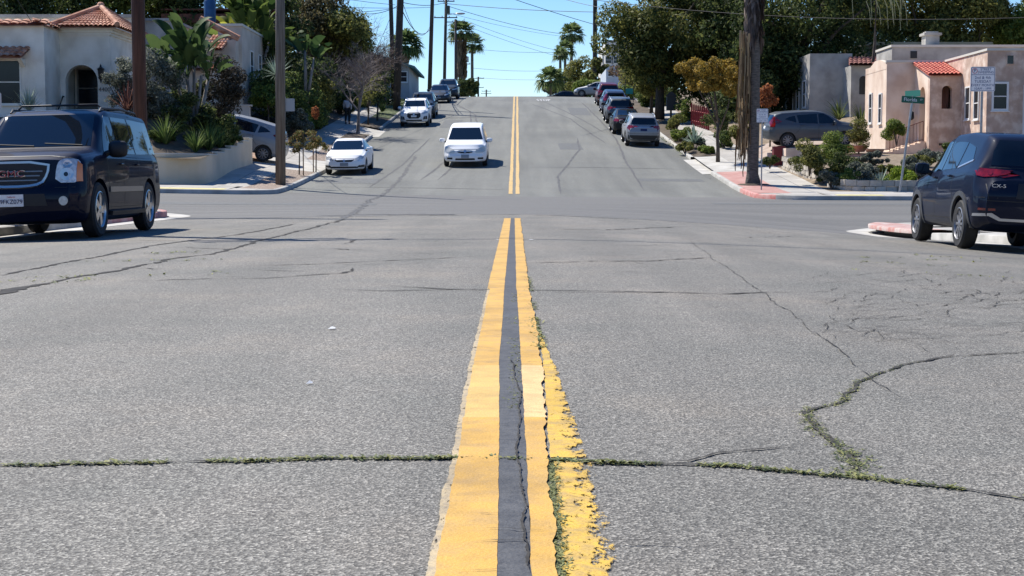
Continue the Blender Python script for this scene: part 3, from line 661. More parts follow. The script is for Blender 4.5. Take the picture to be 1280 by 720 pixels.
def twig_tree(name, label, base, th, rad, spread, depth, m, seed=1, group=None, leafn=0, lm=None, nlimb=5, trunks=1, pull=(0, 0)):
    g = random.Random(seed); t = thing(name, base, label, 'tree', group); mb = MB(); tips = []
    def br(p, d, l, r_, k):
        e = p + d * l; mb.tube([p, (p + e) / 2 + Vector((g.gauss(0, .04), g.gauss(0, .04), g.gauss(0, .04))) * l, e], [r_, r_ * .85, r_ * .65], 6 if k > 3 else 3, cap=False)
        if k == 0: tips.append(e); return
        for _ in range(3 if k < depth - 1 else nlimb):
            nd = (d + Vector((g.gauss(pull[0], .55), g.gauss(pull[1], .55), g.gauss(.08, .4)))).normalized(); br(e if g.random() > .35 else (p + e) / 2, nd, l * g.uniform(.62, .85), max(r_ * .56, .007), k - 1)
    for i in range(trunks): br(Vector((jit(.3) * (trunks > 1), jit(.2) * (trunks > 1), -.2)), Vector((jit(.12) + (i - (trunks - 1) / 2) * .25, jit(.1), 1)).normalized(), th, rad, depth)
    # keep the spread in scale
    mb.build('branches', m, t)
    if leafn: leaves('crown', lm, t, [(e.x, e.y, e.z, spread, spread, spread) for e in tips], leafn, .06)
    return t

# ------------------------------------------------------------ vehicles
def chaikin(P, k=2, closed=False):
    P = [np.array(p, float) for p in P]
    for _ in range(k):
        Qn = [] if closed else [P[0]]; n = len(P)
        for i in range(n if closed else n - 1):
            a, b = P[i], P[(i + 1) % n]; Qn += [a * .75 + b * .25, a * .25 + b * .75]
        if not closed: Qn.append(P[-1])
        P = Qn
    return P
def panel_poly(pts, k=2): return [tuple(p) for p in chaikin(pts, k, True)]
class Car:
    def __init__(s, S):
        s.S = S; L, W = S['L'], S['W'] / 2; s.hl = L / 2; s.W = W; hl = s.hl
        A = lambda t: (lambda y: float(np.mean(np.interp([y - .03, y - .015, y, y + .015, y + .03], [q[0] for q in t], [q[1] for q in t]))))
        zt, zs = A(S['zt']), A(S['zs'])
        ws = A([(-hl, .80), (-hl + .1, .90), (-hl + .3, .96), (-hl + .8, .99), (0, 1), (hl - .8, .985), (hl - .3, .95), (hl - .1, .88), (hl, .76)])
        wt = A([(y, v) for y, v in S['wt']]); wsf = S.get('shw', .965); zb = A([(-hl, S['zb'] + .12), (-hl + .25, S['zb'] + .03), (-hl + .7, S['zb']), (hl - .7, S['zb']), (hl - .25, S['zb'] + .02), (hl, S['zb'] + .06)])
        ys = sorted(set(list(np.linspace(-hl, hl, int(L / .06))) + [-hl + d for d in (.02, .04, .08, .12)] + [hl - d for d in (.02, .04, .08, .12)]))
        V = []; F = []; rings = []; M = 18
        for y in ys:
            b_, t_, h_ = zb(y), zt(y), zs(y); ww = ws(y) * W; wr = min(wt(y) * W, ww * .97); sh = ww * wsf; ed = min(.075, (t_ - h_) * .45); tr = t_ - ed; h_ = min(h_, t_ - .03)
            half = [(0, b_), (ww * .84, b_), (ww * .955, b_ + .06), (ww, b_ + (h_ - b_) * .34), (ww * .995, b_ + (h_ - b_) * .7), (sh * 1.005, h_ - .045), (sh * .965, h_ + .012), (lerp(sh * .96, wr, .5), lerp(h_, tr, .5)), (wr, tr), (wr * .90, t_ - ed * .22), (wr * .55, t_ - ed * .06), (0, t_)]
            c = chaikin(half, 2); rings.append(c)
        n = len(rings[0])
        for y, c in zip(ys, rings):
            for p in c: V.append((p[0], y, p[1]))
            for p in c[1:-1][::-1]: V.append((-p[0], y, p[1]))
        rn = 2 * n - 2
        for j in range(len(ys) - 1):
            for i in range(rn): a = j * rn + i; b = j * rn + (i + 1) % rn; F.append((a, b, b + rn, a + rn))
        for j in (0, len(ys) - 1):
            base = j * rn; y = ys[j]; rows = []
            for i in range(n):
                if i in (0, n - 1): rows.append([base + i]); continue
                x = rings[j][i][0]; z = rings[j][i][1]; row = [base + i]
                for q in range(1, M): V.append((x * (1 - 2 * q / M), y, z)); row.append(len(V) - 1)
                row.append(base + rn - i); rows.append(row)
            for i in range(1, n - 2):
                for q in range(M): F.append((rows[i][q], rows[i][q + 1], rows[i + 1][q + 1], rows[i + 1][q]))
            for q in range(M): F.append((rows[0][0], rows[1][q], rows[1][q + 1])); F.append((rows[n - 1][0], rows[n - 2][q], rows[n - 2][q + 1]))
        kf = A(S['kf']); kr = A(S['kr']); cf, crr = S.get('cf', .16), S.get('cr', .12)
        for i, (x, y, z) in enumerate(V):
            t = sm((y - (hl - .55)) / .55); u = sm(((-hl + .5) - y) / .5)
            if t > 0: y -= t * (kf(z) + cf * (abs(x) / W) ** 2.6)
            if u > 0: y += u * (kr(z) + crr * (abs(x) / W) ** 2.6)
            V[i] = (x, y, z)
        bm = bmesh.new(); vv = [bm.verts.new(v) for v in V]
        for f in F:
            try: bm.faces.new([vv[i] for i in f])
            except ValueError: pass
        bmesh.ops.recalc_face_normals(bm, faces=bm.faces)
        s.me = bpy.data.meshes.new('body'); bm.to_mesh(s.me)
        s.bvh = BVHTree.FromBMesh(bm); bm.free()
        # wheel openings
        mb = MB(); r = S['R'] + .055
        for ya in (S['yf'], S['yr']):
            for sd in (-1, 1):
                pr = [(0, 0)] + [(r, 0), (r, .55)] + [(0, .55)]
                o = len(mb.v); nn = 36
                for xx in (W - .36, W + .2):
                    for j in range(nn): q = 2 * math.pi * j / nn; mb.v.append((sd * xx, ya + r * math.cos(q), S['R'] + r * math.sin(q)))
                mb.f += [tuple(o + j for j in range(nn)), tuple(o + nn + j for j in range(nn - 1, -1, -1))] + [(o + j, o + nn + j, o + nn + (j + 1) % nn, o + (j + 1) % nn) for j in range(nn)]
        cut = mb.build('cut', blackp); tmp = bpy.data.objects.new('tmp', s.me); COL.objects.link(tmp)
        s.me.materials.append(chrome); s.me.materials.append(blackp); s.me.materials.append(blackp)
        md = tmp.modifiers.new('b', 'BOOLEAN'); md.object = cut; md.operation = 'DIFFERENCE'; md.solver = 'EXACT'; md.material_mode = 'TRANSFER'
        dg = bpy.context.evaluated_depsgraph_get(); me = bpy.data.meshes.new_from_object(tmp.evaluated_get(dg))
        bpy.data.objects.remove(tmp); bpy.data.objects.remove(cut)
        me.name = 'body'; zc = S.get('clad', 0)
        for p in me.polygons:
            if p.material_index == 0:
                c = p.center
                if c.z < S['zb'] + .04 or (zc and c.z < zc): p.material_index = 1
        me.shade_smooth(); me.set_sharp_from_angle(angle=R(32)); s.body = me
    def hit(s, a, b, axis, sd):
        if axis == 'x': o, d = Vector((sd * 4, a, b)), Vector((-sd, 0, 0))
        elif axis == 'y': o, d = Vector((a, sd * 5, b)), Vector((0, -sd, 0))
        else: o, d = Vector((a, b, 5)), Vector((0, 0, -1))
        h = s.bvh.ray_cast(o, d)
        if h[0] is None:
            q = Vector((sd * s.W, a, b)) if axis == 'x' else Vector((a, sd * s.hl, b)); h = s.bvh.find_nearest(q)
        n = h[1]
        if n.dot(d) > 0: n = -n
        return h[0], n
    def panel(s, name, pts, axis, sd, m, parent, off=.005, cell=.06, rnd_=0):
        if rnd_: pts = panel_poly(pts, rnd_)
        bm = bmesh.new(); bm.faces.new([bm.verts.new((p[0], p[1], 0)) for p in pts])
        xs_ = [p[0] for p in pts]; ys_ = [p[1] for p in pts]
        for ax, lo, hi in ((0, min(xs_), max(xs_)), (1, min(ys_), max(ys_))):
            k = int((hi - lo) / cell)
            for i in range(1, k + 1):
                c = lo + (hi - lo) * i / (k + 1); nrm = (1, 0, 0) if ax == 0 else (0, 1, 0)
                bmesh.ops.bisect_plane(bm, geom=bm.verts[:] + bm.edges[:] + bm.faces[:], plane_co=(c * nrm[0], c * nrm[1], 0), plane_no=nrm)
        bd = [e for e in bm.edges if len(e.link_faces) == 1]; inner = {}
        for v in bm.verts:
            p, n = s.hit(v.co.x, v.co.y, axis, sd); inner[v] = p - n * .02; v.co = p + n * off
        new = {}
        for e in bd:
            for v in e.verts:
                if v not in new: new[v] = bm.verts.new(inner[v])
            bm.faces.new((e.verts[0], e.verts[1], new[e.verts[1]], new[e.verts[0]]))
        bmesh.ops.recalc_face_normals(bm, faces=bm.faces); me = bpy.data.meshes.new(name); bm.to_mesh(me); bm.free()
        return link(name, me, m, parent, True)
    def line(s, acc, pts, axis, sd, wd=.012, off=.003):
        P = []
        for a, b in zip(pts[:-1], pts[1:]):
            k = max(1, int(math.hypot(b[0] - a[0], b[1] - a[1]) / .07))
            for i in range(k): P.append((lerp(a[0], b[0], i / k), lerp(a[1], b[1], i / k)))
        P.append(pts[-1]); o = len(acc.v)
        for i, p in enumerate(P):
            a = P[max(0, i - 1)]; b = P[min(len(P) - 1, i + 1)]; dx, dy = b[0] - a[0], b[1] - a[1]; l = math.hypot(dx, dy); nx, ny = -dy / l * wd / 2, dx / l * wd / 2
            for q in (-1, 1): h, n = s.hit(p[0] + nx * q, p[1] + ny * q, axis, sd); acc.v.append(tuple(h + n * off))
        for i in range(len(P) - 1): acc.f.append((o + 2 * i, o + 2 * i + 1, o + 2 * i + 3, o + 2 * i + 2))
CARS = {}
def wheel(parent, x, y, r, sd, spokes, rimm, wd=.22, sw=.05):
    t = MB().lathe([(r * .64, -wd / 2 + .01), (r * .9, -wd / 2), (r * .985, -wd / 2 + .03), (r, 0), (r * .985, wd / 2 - .03), (r * .9, wd / 2), (r * .64, wd / 2 - .01), (r * .62, wd / 2 - .06)], (0, 0, 0), 32, 'x')
    t.lathe([(.0, wd / 2 - .10), (r * .63, wd / 2 - .10)], (0, 0, 0), 24, 'x')
    o = t.build('wheel', rubber, parent, True); o.location = (x, y, r)
    if sd < 0: o.rotation_euler = (0, 0, math.pi)
    rb = MB(); X = wd / 2
    rb.lathe([(r * .655, X - .03), (r * .665, X - .004), (r * .63, X + .002), (r * .60, X - .015), (r * .6, X - .07)], (0, 0, 0), 32, 'x')
    rb.lathe([(0, X - .005), (r * .12, X - .008), (r * .16, X - .02), (r * .16, X - .06)], (0, 0, 0), 16, 'x')
    for i in range(spokes):
        a = 2 * math.pi * i / spokes; c, s_ = math.cos(a), math.sin(a)
        def P(rr, tt, xx): return (xx, rr * c - tt * s_, rr * s_ + tt * c)
        h0, h1 = sw * .75, sw; r0, r1 = r * .1, r * .63
        rb.add([P(r0, -h0, X - .012), P(r0, h0, X - .012), P(r1, h1, X - .02), P(r1, -h1, X - .02), P(r0, -h0, X - .06), P(r0, h0, X - .06), P(r1, h1, X - .07), P(r1, -h1, X - .07)], [(0,1,2,3),(4,7,6,5),(0,4,5,1),(1,5,6,2),(2,6,7,3),(3,7,4,0)])
    rb.build('rim', rimm, o, True)
    return o
def place(t, x, y, rz, S, zf=H, gap=0.):
    c, s_ = math.cos(rz), math.sin(rz); f = lambda ly, lx=0: (x - s_ * ly + c * lx, y + c * ly + s_ * lx)
    tw = S['W'] / 2 - .15
    zz = [zf(*f(S['yf'], -tw)), zf(*f(S['yf'], tw)), zf(*f(S['yr'], -tw)), zf(*f(S['yr'], tw))]
    wb = S['yf'] - S['yr']; fw = Vector((-s_ * wb, c * wb, (zz[0] + zz[1] - zz[2] - zz[3]) / 2)).normalized(); rt = Vector((c * 2 * tw, s_ * 2 * tw, (zz[1] + zz[3] - zz[0] - zz[2]) / 2)).normalized()
    up = rt.cross(fw).normalized(); rt = fw.cross(up)
    yc = (S['yf'] + S['yr']) / 2; p = Vector((*f(yc), sum(zz) / 4)) - fw * yc
    M = Matrix((rt, fw, up)).transposed().to_4x4(); M.translation = p + up * (gap + .005); t.matrix_world = M
def paintm(name, c, coat=.36, rough=.5, metal=0.): return mat('paint_' + name, c, rough=rough, coat=coat, metal=metal, spec=.06)
def car(spec, name, label, cat, x, y, rz, pm, zf=H, group=None, trim=None):
    S = SPEC[spec]
    if spec not in CARS: CARS[spec] = Car(S)
    K = CARS[spec]; t = thing(name, (0, 0, 0), label, cat, group)
    me = K.body.copy(); me.materials.clear(); me.name = 'body'
    link('body', me, [pm, S.get('cladm', blackp), blackp], t)
    ln = MB()
    for sd in (-1, 1):
        for k, w_ in enumerate(S['win']): K.panel('side_window', w_, 'x', sd, glass, t, .004)
        for l in S['lines']: K.line(ln, l, 'x', sd)
        for ya in (S['yf'], S['yr']):
            wheel(t, sd * (K.W - .13), ya, S['R'], sd, S.get('spokes', 5), S.get('rimm', alloy), sw=S.get('sw', .045))
            if S.get('arch'):
                r0, r1 = S['R'] + .05, S['R'] + .05 + S['arch']; a0, a1 = S.get('arcang', (-.25, math.pi + .25)); n = 24
                pts = [(ya + r0 * math.cos(lerp(a0, a1, i / n)), S['R'] + r0 * math.sin(lerp(a0, a1, i / n))) for i in range(n + 1)] + [(ya + r1 * math.cos(lerp(a1, a0, i / n)), S['R'] + r1 * math.sin(lerp(a1, a0, i / n))) for i in range(n + 1)]
                K.panel('wheel_arch_trim', pts, 'x', sd, S.get('archm', S.get('cladm', blackp)), t, S.get('archoff', .014), .09)
        for hy, hz in S.get('handles', []):
            p, n = K.hit(hy, hz, 'x', sd); MB().tube([p + n * .0 + Vector((0, -.09, 0)), p + n * .035 + Vector((0, -.07, 0)), p + n * .035 + Vector((0, .07, 0)), p + Vector((0, .09, 0))], .014, 6).build('door_handle', pm, t, True)
        if 'mirror' in S:
            my, mz, mw, mh = S['mirror']; p, n = K.hit(my, mz - .05, 'x', sd); X = abs(p.x)
            mb = MB().ell((sd * (X + .04 + mw / 2), my, mz), (mw / 2, .075, mh / 2), 16, 10)
            for i, v in enumerate(mb.v):      # squared-off shell with a flat rear
                vx = (v[0] - sd * (X + .04 + mw / 2)) / (mw / 2); vz = (v[2] - mz) / (mh / 2); k = (max(abs(vx), abs(vz)) + 1e-6); l = math.hypot(vx, vz) + 1e-6; g = lerp(1, l / k, .6)
                mb.v[i] = (sd * (X + .04 + mw / 2) + vx * mw / 2 * g, max(v[1], my - .045), mz + vz * mh / 2 * g)
            mo = mb.build('mirror', S.get('mirm') or pm, t, 2)
            MB().tube([(sd * (X - .03), my, mz - .08), (sd * (X + .08), my, mz - .04)], [.05, .04], 8).build('mirror_arm', blackp, mo, True)
            MB().box(sd * (X + .06), sd * (X + .03 + mw * .93), my - .05, my - .047, mz - mh * .36, mz + mh * .36).build('mirror_glass', glass, mo)
    for l in S.get('flines', []): K.line(ln, l, 'y', 1)
    for l in S.get('rlines', []): K.line(ln, l, 'y', -1)
    ln.build('panel_gap', blackp, t)
    K.panel('windscreen', S['wind'], 'y', 1, glass, t, .004)
    K.panel('rear_window', S['rwin'], 'y', -1, glass, t, .004)
    for it in S.get('front', []): K.panel(it[0], it[1], 'y', 1, MATS[it[2]] if isinstance(it[2], str) else it[2], t, *it[3:])
    for it in S.get('rear', []): K.panel(it[0], it[1], 'y', -1, it[2], t, *it[3:])
    for it in S.get('side', []):
        for sd in (-1, 1): K.panel(it[0], it[1], 'x', sd, it[2], t, *it[3:])
    if 'rack' in S:
        y0, y1, rx = S['rack']
        for sd in (-1, 1):
            p0 = K.hit(sd * rx, y0, 'z', 1)[0]; p1 = K.hit(sd * rx, y1, 'z', 1)[0]; pm_ = K.hit(sd * rx, (y0 + y1) / 2, 'z', 1)[0]; u_ = Vector((0, 0, .055))
            MB().tube([p0, p0 + u_ + Vector((0, .1, 0)), pm_ + u_, p1 + u_ + Vector((0, -.1, 0)), p1], .018, 8).build('roof_rail', S.get('railm', blackp), t, True)
    if 'cross' in S:
        for cy in S['cross']:
            p = K.hit(.6, cy, 'z', 1)[0]; MB().tube([(-.66, cy, p.z + .03), (-.6, cy, p.z + .085), (.6, cy, p.z + .085), (.66, cy, p.z + .03)], .016, 8).build('roof_crossbar', blackp, t, True)
    place(t, x, y, rz, S, zf); return t, K
def mirx(P): return [(-a, b) for a, b in P]
def both(name, P, m, *a): return [(name, P, m, *a), (name, mirx(P), m, *a)]
def circ(cx, cy, r, n=16): return [(cx + r * math.cos(6.2832 * i / n), cy + r * math.sin(6.2832 * i / n)) for i in range(n)]
def rect(x0, x1, z0, z1): return [(x0, z0), (x1, z0), (x1, z1), (x0, z1)]
def bars(n, x, z0, z1, h): return [rect(-x, x, lerp(z0, z1, (i + .5) / n) - h / 2, lerp(z0, z1, (i + .5) / n) + h / 2) for i in range(n)]
greyclad = mat('grey_cladding', (.05,.052,.056), rough=.5); darkclad = mat('dark_cladding', (.02,.021,.023), rough=.5)
silverp = mat('silver_trim', (.55,.56,.58), rough=.3, metal=.8)
SPEC = {}
mat('dark_chrome', (.22,.22,.23), rough=.3, metal=.8)
SPEC['fullsuv'] = dict(L=5.13, W=2.06, R=.415, yf=1.60, yr=-1.35, zb=.22, spokes=5, sw=.062, rimm=chrome,
    zt=[(-2.565,1.0),(-2.53,1.30),(-2.36,1.75),(-2.15,1.86),(-1,1.90),(.25,1.89),(.60,1.81),(1.36,1.29),(2.1,1.235),(2.45,1.17),(2.565,1.12)],
    zs=[(-2.565,.94),(-2.4,1.17),(1.3,1.18),(2.3,1.10),(2.565,1.0)], wt=[(-2.565,.72),(-2.3,.76),(.5,.775),(1.36,.86),(2.2,.86),(2.565,.76)],
    kf=[(.2,.12),(.42,.02),(.5,0),(.70,.01),(.78,.07),(1.2,.12)], kr=[(.3,.1),(.45,0),(.7,0),(.78,.06),(1.8,.06)], cf=.17, cr=.1, shw=.975,
    win=[[(1.08,1.22),(.28,1.22),(.26,1.765),(.50,1.765),(.72,1.62)], [(.21,1.22),(-.70,1.22),(-.72,1.765),(.19,1.765)], [(-.77,1.22),(-2.2,1.24),(-2.06,1.745),(-.79,1.765)]],
    lines=[[(1.12,.50),(1.10,1.2)], [(.25,.44),(.25,1.2)], [(-.74,1.2),(-.74,.75),(-.98,.55)], [(1.12,.44),(-.84,.44)], [(-2.46,.7),(-2.2,.7),(-2.2,1.7)]],
    wind=[(-.80,1.32),(.80,1.32),(.70,1.77),(.6,1.795),(-.6,1.795),(-.70,1.77)], rwin=[(-.68,1.2),(.68,1.2),(.60,1.68),(-.60,1.68)],
    handles=[(.42,1.06),(-.55,1.06)], mirror=(.98,1.27,.30,.26), mirm=blackp, rack=(-1.9,.35,.70), cross=(-1.5,.1), spoke=1,
    flines=[[(-.86,1.13),(-.5,1.17),(.5,1.17),(.86,1.13)], [(-.93,.74),(-.6,.74)], [(.93,.74),(.6,.74)]],
    front=[('grille_frame', [(-.54,1.10),(.54,1.10),(.52,.92),(.42,.77),(.2,.735),(-.2,.735),(-.42,.77),(-.52,.92)], chrome, .03, .08, 1), ('grille', [(-.505,1.07),(.505,1.07),(.485,.92),(.395,.80),(.2,.77),(-.2,.77),(-.395,.80),(-.485,.92)], blackp, .034, .08, 1)]
        + [('grille_bar', rect(-.44 + abs(z - .97) * .6, .44 - abs(z - .97) * .6, z - .008, z + .008), MATS['dark_chrome'], .045, .1) for z in (.84, .90, .96)]
        + both('headlight', [(.60,.80),(.62,1.02),(.67,1.115),(.86,1.125),(.92,1.06),(.93,.80)], lens, .012, .05, 1) + both('marker_light', [(.865,.815),(.87,1.09),(.925,1.04),(.93,.815)], amber, .018, .05)
        + both('headlight_reflector', circ(.75,.915,.085), chrome, .02, .1) + both('headlight_reflector', circ(.76,1.045,.05), chrome, .02, .1) + both('headlight_lamp', circ(.75,.915,.03), glass, .028, .1)
        + [('lower_grille', [(-.5,.50),(.5,.50),(.46,.66),(-.46,.66)], blackp, .006, .1)] + both('fog_light', circ(.72,.56,.062), lens, .012, .1)
        + [('number_plate', rect(-.17,.17,.50,.655), plateW, .03, .2)] + [('wiper', [(-.68,1.325),(-.1,1.36),(-.1,1.37),(-.68,1.335)], rubber, .012, .1), ('wiper', [(.05,1.325),(.66,1.36),(.66,1.37),(.05,1.335)], rubber, .012, .1)],
    rear=both('tail_light', rect(.80,.93,.85,1.45), redlens, .01, .08), side=[('side_moulding', rect(-.85,1.1,.66,.735), MATS['dark_chrome'], .018, .2), ('running_board', rect(-.92,1.08,.33,.39), blackp, .06, .2), ('tail_light', [(-2.5,.88),(-2.4,.88),(-2.33,1.4),(-2.42,1.4)], redlens, .008, .1)])
def zs_(S, z0, k):
    g = lambda z: z + max(0, z - z0) * k
    for q in ('zt', 'zs'): S[q] = [(a, g(b)) for a, b in S[q]]
    for q in ('kf', 'kr'): S[q] = [(g(a), b) for a, b in S[q]]
    for q in ('win', 'lines', 'flines', 'rlines'):
        if q in S: S[q] = [[(a, g(b)) for a, b in P] for P in S[q]]
    for q in ('wind', 'rwin'): S[q] = [(a, g(b)) for a, b in S[q]]
    for q in ('front', 'rear', 'side'):
        if q in S: S[q] = [(it[0], [(a, g(b)) for a, b in it[1]], *it[2:]) for it in S[q]]
    S['handles'] = [(a, g(b)) for a, b in S.get('handles', [])]; m_ = S['mirror']; S['mirror'] = (m_[0], g(m_[1]), *m_[2:]); return S
zs_(SPEC['fullsuv'], .45, .07)
SPEC['crossover'] = dict(L=4.55, W=1.84, R=.362, yf=1.36, yr=-1.34, zb=.27, spokes=10, sw=.022, clad=.42, cladm=greyclad, arch=.07, archm=greyclad,
    zt=[(-2.275,.96),(-2.2,1.10),(-2.0,1.37),(-1.82,1.55),(-1.6,1.61),(-.6,1.665),(.1,1.66),(.42,1.60),(1.15,1.17),(1.9,1.05),(2.2,.90),(2.275,.82)],
    zs=[(-2.275,.90),(-2.0,1.12),(-1.2,1.10),(1.1,1.03),(1.9,.95),(2.275,.75)], wt=[(-2.275,.72),(-2.0,.66),(-1.6,.70),(.3,.71),(1.15,.82),(1.9,.80),(2.275,.66)],
    kf=[(.2,.15),(.4,.02),(.55,0),(.8,.05),(1.1,.1)], kr=[(.25,.16),(.40,.03),(.58,0),(.80,.0),(.92,.05),(1.15,.10),(1.7,.02)], cf=.24, cr=.17, shw=.95,
    win=[[(.98,1.09),(.16,1.11),(.14,1.53),(.38,1.535),(.62,1.40)], [(.10,1.11),(-.72,1.13),(-.78,1.50),(.08,1.53)], [(-.79,1.15),(-1.45,1.24),(-1.28,1.42),(-.84,1.49)]],
    lines=[[(1.02,.48),(1.0,1.04)], [(.13,.42),(.13,1.08)], [(-.74,1.10),(-.78,.85),(-.98,.65)], [(1.0,.44),(-.82,.44)], [(-2.22,.74),(-2.0,.74)]],
    wind=[(-.66,1.22),(.66,1.22),(.57,1.56),(-.57,1.56)], rwin=[(-.66,1.17),(.66,1.17),(.62,1.36),(.53,1.51),(-.53,1.51),(-.62,1.36)],
    handles=[(.28,1.0),(-.62,1.02)], mirror=(.86,1.13,.23,.19),
    rlines=[[(-.72,.72),(-.74,.92)], [(.72,.72),(.74,.92)], [(-.74,.70),(.74,.70)], [(-.68,1.14),(.68,1.14)]],
    front=[('grille', [(-.38,.86),(.38,.86),(.3,.6),(-.3,.6)], blackp, .008, .1)] + both('headlight', [(.42,.84),(.8,.92),(.82,.84),(.44,.78)], lens, .01, .06),
    rear=both('tail_light', [(.38,1.088),(.54,1.03),(.84,1.0),(.84,1.118),(.58,1.118)], redlens, .012, .05, 1) + both('tail_light_glow', circ(.68,1.065,.034), redlens, .02, .05)
        + [('bumper_strip', [(-.86,.49),(-.7,.50),(-.56,.44),(.56,.44),(.7,.50),(.86,.49),(.86,.525),(.66,.54),(.54,.475),(-.54,.475),(-.66,.54),(-.86,.525)], silverp, .012, .08)]
        + [('plate_recess', [(-.36,.74),(.36,.74),(.32,.94),(-.32,.94)], blackp, .005, .1), ('number_plate', rect(-.17,.17,.76,.91), plateW, .012, .2)]
        + both('bumper_reflector', rect(.62,.82,.57,.60), redlens, .008, .08),
    side=[('tail_light', [(-2.14,1.10),(-2.02,1.11),(-1.90,1.13),(-1.98,1.03),(-2.14,1.01)], redlens, .010, .05), ('window_trim', [(-.8,1.13),(-1.48,1.225),(-1.5,1.25),(-.8,1.155)], silverp, .008, .08)])
BASEX = {k: v for k, v in SPEC['crossover'].items()}
SPEC['crossover'] = zs_(dict(BASEX), .45, .075)
SPEC['sedan'] = dict(L=4.56, W=1.76, R=.325, yf=1.42, yr=-1.26, zb=.20, spokes=8, sw=.03,
    zt=[(-2.28,.78),(-2.2,.98),(-1.85,1.06),(-1.35,1.17),(-.75,1.38),(-.3,1.43),(.05,1.42),(.30,1.37),(1.22,.97),(1.9,.84),(2.2,.70),(2.28,.62)],
    zs=[(-2.28,.72),(-1.8,.96),(1.1,.90),(1.9,.77),(2.28,.56)], wt=[(-2.28,.70),(-1.9,.78),(-1.4,.74),(-.5,.68),(.2,.70),(1.22,.84),(1.9,.78),(2.28,.62)],
    kf=[(.1,.14),(.28,.01),(.45,0),(.62,.05),(.95,.14)], kr=[(.2,.14),(.35,.0),(.7,0),(1.0,.08)], cf=.26, cr=.2, shw=.965,
    win=[[(.95,.96),(.05,.97),(.04,1.33),(.18,1.335),(.42,1.24)], [(-.02,.97),(-.80,.985),(-1.05,1.10),(-.62,1.29),(-.03,1.335)], [(-.86,.99),(-1.22,1.03),(-1.12,1.09)]],
    lines=[[(1.06,.38),(1.04,.9)], [(.01,.3),(.01,.94)], [(-.86,.95),(-.86,.7),(-.98,.55)], [(1.0,.30),(-.86,.30)]],
    wind=[(-.72,1.01),(.72,1.01),(.57,1.35),(-.57,1.35)], rwin=[(-.60,1.12),(.60,1.12),(.50,1.36),(-.50,1.36)], handles=[(.16,.87),(-.70,.89)], mirror=(.80,1.02,.21,.15),
    flines=[[(-.78,.80),(-.45,.70),(.45,.70),(.78,.80)]],
    front=[('grille', [(-.44,.655),(.44,.655),(.30,.565),(-.30,.565)], blackp, .01, .08), ('badge', circ(0,.61,.05), chrome, .02, .2), ('grille_bar', rect(-.36,.36,.635,.65), silverp, .018, .1)]
        + both('headlight', [(.44,.66),(.52,.72),(.82,.79),(.84,.72),(.70,.655),(.48,.60)], lens, .012, .05) + both('fog_light', [(.50,.33),(.82,.33),(.82,.42),(.62,.42)], blackp, .008, .06)
        + [('lower_grille', [(-.60,.30),(.60,.30),(.50,.37),(-.50,.37)], blackp, .006, .08), ('number_plate', rect(-.17,.17,.40,.52), mat('plate_grey', (.25,.26,.28), rough=.4), .03, .2)],
    rear=both('tail_light', [(.45,.80),(.84,.78),(.84,.93),(.48,.92)], redlens, .01, .05) + [('number_plate', rect(-.17,.17,.62,.76), plateW, .012, .2)], side=[('tail_light', [(-2.2,.78),(-2.0,.80),(-1.92,.92),(-2.15,.93)], redlens, .008, .05)])
SPEC['minivan'] = dict(L=4.93, W=1.98, R=.345, yf=1.50, yr=-1.38, zb=.22, spokes=7, sw=.035,
    zt=[(-2.465,.95),(-2.42,1.25),(-2.25,1.62),(-2.05,1.73),(-1,1.76),(.3,1.75),(.65,1.68),(1.62,1.12),(2.1,1.0),(2.38,.84),(2.465,.74)],
    zs=[(-2.465,.9),(-2.2,1.06),(1.5,1.02),(2.1,.92),(2.465,.68)], wt=[(-2.465,.70),(-2.2,.74),(.5,.74),(1.62,.85),(2.1,.80),(2.465,.66)],
    kf=[(.1,.16),(.3,.01),(.52,0),(.60,.06),(1.0,.16)], kr=[(.2,.1),(.4,0),(.65,0),(.75,.05),(1.7,.05)], cf=.28, cr=.12, shw=.965,
    win=[[(1.18,1.08),(.30,1.09),(.28,1.60),(.52,1.60),(.72,1.48)], [(.22,1.09),(-.85,1.11),(-.85,1.60),(.20,1.60)], [(-.93,1.11),(-2.05,1.14),(-1.98,1.55),(-.93,1.60)]],
    lines=[[(1.15,.42),(1.13,1.04)], [(.26,.34),(.26,1.06)], [(-.89,1.08),(-.89,.7),(-1.0,.55)], [(1.1,.34),(-.9,.34)], [(-.9,1.02),(-2.1,1.02)]],
    wind=[(-.78,1.18),(.78,1.18),(.62,1.66),(-.62,1.66)], rwin=[(-.66,1.12),(.66,1.12),(.58,1.58),(-.58,1.58)], handles=[(.42,.98),(.1,.98)], mirror=(1.08,1.12,.26,.2),
    flines=[[(-.84,.90),(-.5,.80),(.5,.80),(.84,.90)]],
    front=[('grille', [(-.36,.77),(.36,.77),(.32,.64),(-.32,.64)], blackp, .01, .08, 1), ('grille_bar', rect(-.35,.35,.705,.73), silverp, .02, .08), ('badge', circ(0,.715,.062), silverp, .03, .2)]
        + both('headlight', [(.44,.69),(.50,.80),(.82,.92),(.90,.86),(.88,.66),(.50,.64)], mat('hazy_lens', (.62,.60,.52), rough=.2, coat=1, metal=.2), .012, .05, 1) + both('fog_light', rect(.56,.80,.37,.45), blackp, .008, .06)
        + [('lower_grille', [(-.44,.34),(.44,.34),(.42,.42),(-.42,.42)], blackp, .006, .08), ('number_plate', rect(-.17,.17,.44,.57), mat('plate_grey', (.25,.26,.28)), .03, .2)],
    rear=both('tail_light', rect(.76,.93,.85,1.3), redlens, .01, .08))
